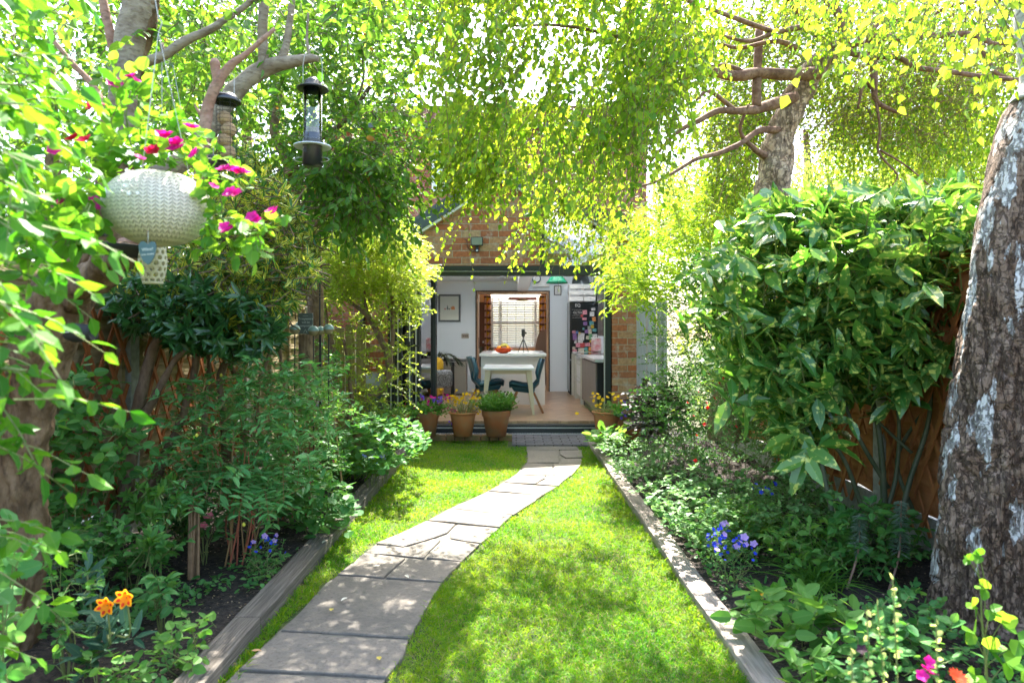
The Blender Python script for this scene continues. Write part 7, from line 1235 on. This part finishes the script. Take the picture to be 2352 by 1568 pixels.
rf = root('rear_feeder', 'black capped feeder partly hidden behind the pinkish branch above the planter', 'bird feeder', P(490, 372, 2.9)); lathe_obj([(0,.03),(.03,.025),(.035,0),(.03,-.01),(.03,-.09),(0,-.09)], 'feeder_body', M['black'], rf, n=20); MB().tube([(0,0,.03),(0,0,.20)], [.001,.001], 5, 1).build('hanger_wire', M['wire'], rf)
# black trough bracket, tag, pierced lantern
tr = root('trough_feeder', 'black gutter shaped feeder mounted horizontally under the hanging planter', 'bird feeder', P(275, 560, 2.15)); u = 2.15/F
a_ = np.linspace(0, math.pi, 10); half = [(30*u*.0-32*u*math.cos(t)*.0+ -24*u*math.cos(t), -30*u*math.sin(t)) for t in a_]
b = MB(); V = []; n_ = len(half)
for xx in (-62*u, 68*u):
    for (yy, z) in half: V.append((xx, yy*1.3, z-(xx*.10)))
b.add(V, [[(i, i+1, n_+i+1, n_+i) for i in range(n_-1)]]); o = b.build('trough', M['blackm'], tr, smooth=True); mm = o.modifiers.new('s', 'SOLIDIFY'); mm.thickness = .004
MB().box((-60*u,-25*u,20*u),(-40*u,25*u,28*u)).build('end_lip', M['blackm'], tr); MB().tube([(-60*u,0,0),(-75*u,.2,-20*u),(-60*u,.42,-40*u)], [.008]*3, 8).build('bracket', M['blackm'], tr)
ht = root('heart_tag', 'blue grey heart shaped slate tag with white writing hanging below the planter', 'sign', P(340, 582, 1.85)); u = 1.85/F
hp = [(0,-26),(-8,-20),(-15,-8),(-19,6),(-20,18),(-16,26),(-9,28),(-2,23),(0,20),(2,23),(9,28),(15,26),(18,18),(17,6),(13,-8),(7,-20)]
MB().prismy([(x*u, z*u) for x, z in hp], -.003, .003).build('plaque', mat('slate_blue', (.085,.15,.17), rough=.7), ht, bev=.0008); cw = mat('white_ink', (.7,.72,.7))
text('Wine?', 9.5*u, cw, ht, (0,-.0036,9*u), rot=(R(90),-.12,0)); text('one more', 7*u, cw, ht, (0,-.0036,-2*u), rot=(R(90),-.12,0)); ht.rotation_euler = (0,0,.15)
MB().tube([(0,0,22*u),(0,0,60*u)], [.001,.001], 5, 1).build('cord', M['wire'], ht)
ld = 2.12; ln_ = root('pierced_lantern', 'cream ceramic lantern pierced with round holes hanging below the planter', 'lantern', P(351, 605, ld)); u = ld/F
me = bpy.data.meshes.new('x'); nA, nZ = 44, 26; prof = np.interp(np.linspace(0, 1, nZ), [0, .25, .55, 1], [21, 27, 30.5, 27])*u; zs = np.linspace(-47*u, 45*u, nZ); V = []; cell = []
for j in range(nZ): a_ = np.arange(nA)*2*math.pi/nA; V.append(np.stack([prof[j]*np.cos(a_), prof[j]*np.sin(a_), np.full(nA, zs[j])], 1))
Vg = np.concatenate(V)
fs = []; nh = 11
for j in range(nZ-1):
    for i in range(nA): fs.append((j*nA+i, j*nA+(i+1) % nA, (j+1)*nA+(i+1) % nA, (j+1)*nA+i))
# fine grid with holes removed by cell test
nA, nZ = 176, 120; t_ = np.linspace(0, 1, nZ); prof = np.interp(t_, [0, .25, .55, 1], [21, 27, 30.5, 27])*u; zs = -47*u+92*u*t_; a_ = np.arange(nA)*2*math.pi/nA
Vg = np.stack([np.outer(prof, np.cos(a_)).ravel(), np.outer(prof, np.sin(a_)).ravel(), np.repeat(zs, nA)], 1); jj, ii = np.meshgrid(np.arange(nZ-1), np.arange(nA), indexing='ij'); jj = jj.ravel(); ii = ii.ravel()
rows = 7; rr_ = (zs[jj]+zs[jj+1])/2; rowf = (rr_+47*u)/(92*u)*rows; ri = np.floor(rowf); cz = (ri+.5)/rows*92*u-47*u; ang = a_[ii]+math.pi/nA; st2 = 2*math.pi/nh; ph = (ri % 2)*st2/2; k_ = np.round((ang-ph)/st2); da = (ang-ph-k_*st2)*prof[jj]; keep = (da**2+(rr_-cz)**2) > (4.9*u)**2
keep |= (rr_ < -42*u) | (rr_ > 41*u); i2 = (ii+1) % nA; fsn = np.stack([jj*nA+ii, jj*nA+i2, (jj+1)*nA+i2, (jj+1)*nA+ii], 1)[keep]
o = MB().add(Vg, [fsn]).build('pierced_body', mat('cream_ceramic', (.55,.52,.38), (.42,.40,.26), 9, rough=.45), ln_, smooth=True); mm = o.modifiers.new('s', 'SOLIDIFY'); mm.thickness = .004
MB().lathe([(0,-47*u),(21*u,-47*u),(21*u,-44*u),(0,-44*u)], (0,0,0), 24).build('base', bpy.data.materials['cream_ceramic'], ln_); MB().tube([(-18*u,0,44*u),(0,0,100*u),(18*u,0,44*u)], [.001]*3, 5, 1).build('cord', M['wire'], ln_)
pd = root('black_nest_pod', 'black horizontal pod fixed to the right side of the old trunk', 'feeder', P(183, 764, 2.45)); MB().lathe([(0,-.045),(.026,-.044),(.034,-.02),(.032,.02),(.028,.036),(.030,.05),(.022,.046),(0,.03)], (0,0,0), 20, 'x').build('pod', M['blackm'], pd, smooth=True); MB().tube([(-.04,.02,0),(-.08,.08,0)], [.004,.004], 6, 1).build('peg', M['wire'], pd); MB().tube([(-.045,-.034,-.0),(-.015,-.036,.002)], [.0012]*2, 5, 1).build('pin', M['alu'], pd)
# hanging strings
for (q, lb) in ((((372,132,2.6),(372,280,2.6)),'thin pale string hanging from the left limb'), (((397,150,2.6),(425,300,2.6)),'second thin string slanting down from the left limb')):
    tag(MB().tube([P(*q[0]), P(*q[1])], [.0013]*2, 5, 1).build('string', M['wire']), lb, 'string')
# slate sign + post + solar lights
sg = root('slate_sign', 'grey slate sign reading Trespassers will be composted beside globe lights', 'sign', P(702, 740, 4.9)); u = 4.9/F
MB().box((-17*u,-.006,-27*u),(17*u,.006,21*u)).build('plaque', mat('sign_slate', (.10,.115,.11), rough=.7), sg, bev=.001); cw2 = mat('sign_ink', (.5,.53,.48))
text('Trespassers', 7.0*u, cw2, sg, (1*u,-.0075,8*u)); text('will be', 7.0*u, cw2, sg, (1*u,-.0075,0)); text('composted', 7.0*u, cw2, sg, (1*u,-.0075,-8*u)); MB().tube([(-4*u,-.0075,-24*u),(0,-.0075,-16*u),(4*u,-.0075,-24*u)], [.0012]*3, 4, 1).build('drawing', cw2, sg); MB().box((-6*u,-.0075,14*u),(6*u,-.0062,14.6*u)).build('drawing', cw2, sg)
ps = root('sign_post', 'round dark wooden post carrying the slate sign in the left bed', 'post', P(704, 0, 4.95)[:2]+(.08,)); MB().lathe([(.055,0),(.055,HC-(768-CY)*4.95/F-.08-.0),(0,HC-(768-CY)*4.95/F-.08)], (0,0,0), 16).build('post', B_stem, ps)
lgm = mat('sage_enamel', (.22,.32,.27), rough=.3); cgm = leafm('crackle_glass', (.30,.24,.14), (.42,.34,.22), fac=.3, vein=0, rough=.2)
for i, (px, py, d) in enumerate(((677,757,4.7),(689,748,4.95),(720,760,4.7),(737,759,4.95),(755,756,4.7))):
    u = d/F; r = root('globe_light', ('leftmost sage topped globe light left of the slate sign', 'farther globe light just left of the slate sign edge', 'globe light in front of the slate sign lower right corner', 'farther globe light between two nearer ones right of the sign', 'rightmost sage topped globe light on a thin stake')[i], 'solar light', P(px, py, d), group='solar globe lights on stakes')
    R_ = (12 if i in (0,2,4) else 10)*u; th_ = np.linspace(0, math.pi/2, 8); lathe_obj([(R_*1.04*math.sin(t), R_*1.0*math.cos(t)) for t in th_[::-1]]+[(0, R_*.99)], 'cap', lgm, r, n=24); lathe_obj([(R_*.95*math.sin(t), -R_*.95*math.cos(t)) for t in th_], 'globe', cgm, r, n=20)
    zs_ = r.location.z; MB().tube([(0,0,-R_*.9),(0,0,-zs_+.1)], [.004,.004], 6, 1).build('stake', M['blackm'], r)
ck = root('shepherd_crook', 'thin black crook pole rising behind the variegated evergreen', 'garden hook', P(735, 0, 5.2)[:2]+(.08,)); b = MB(); b.tube([(0,0,0),(0,0,1.9),(.02,0,2.0),(.07,0,2.05),(.12,0,2.0),(.14,0,1.85)], [.006]*6, 8).build('pole', M['blackm'], ck, smooth=True)
# bamboo cane
tag(MB().tube([G(790,1150,.09), P(762,900,4.9)], [.006,.005], 7, 1).build('bamboo_cane', mat('bamboo', (.42,.26,.12))), 'thin leaning bamboo cane in the left bed below the globe lights', 'cane')
mp_ = root('mossy_fence_post', 'mossy green timber posts of the low fence behind the arching shrub', 'fence', (P(765,0,7.4)[0], 7.4, 0)); mp_['label'] = 'mossy green low board fence section behind the arching shrub stems'; mp_['category'] = 'fence'
for k in range(4): wpart(MB().box((P(745,0,7.4)[0]+k*.115, 7.4, 0), (P(745,0,7.4)[0]+k*.115+.10, 7.43, 1.42-.04*(k % 2))), 'board', M['greenw'], mp_)
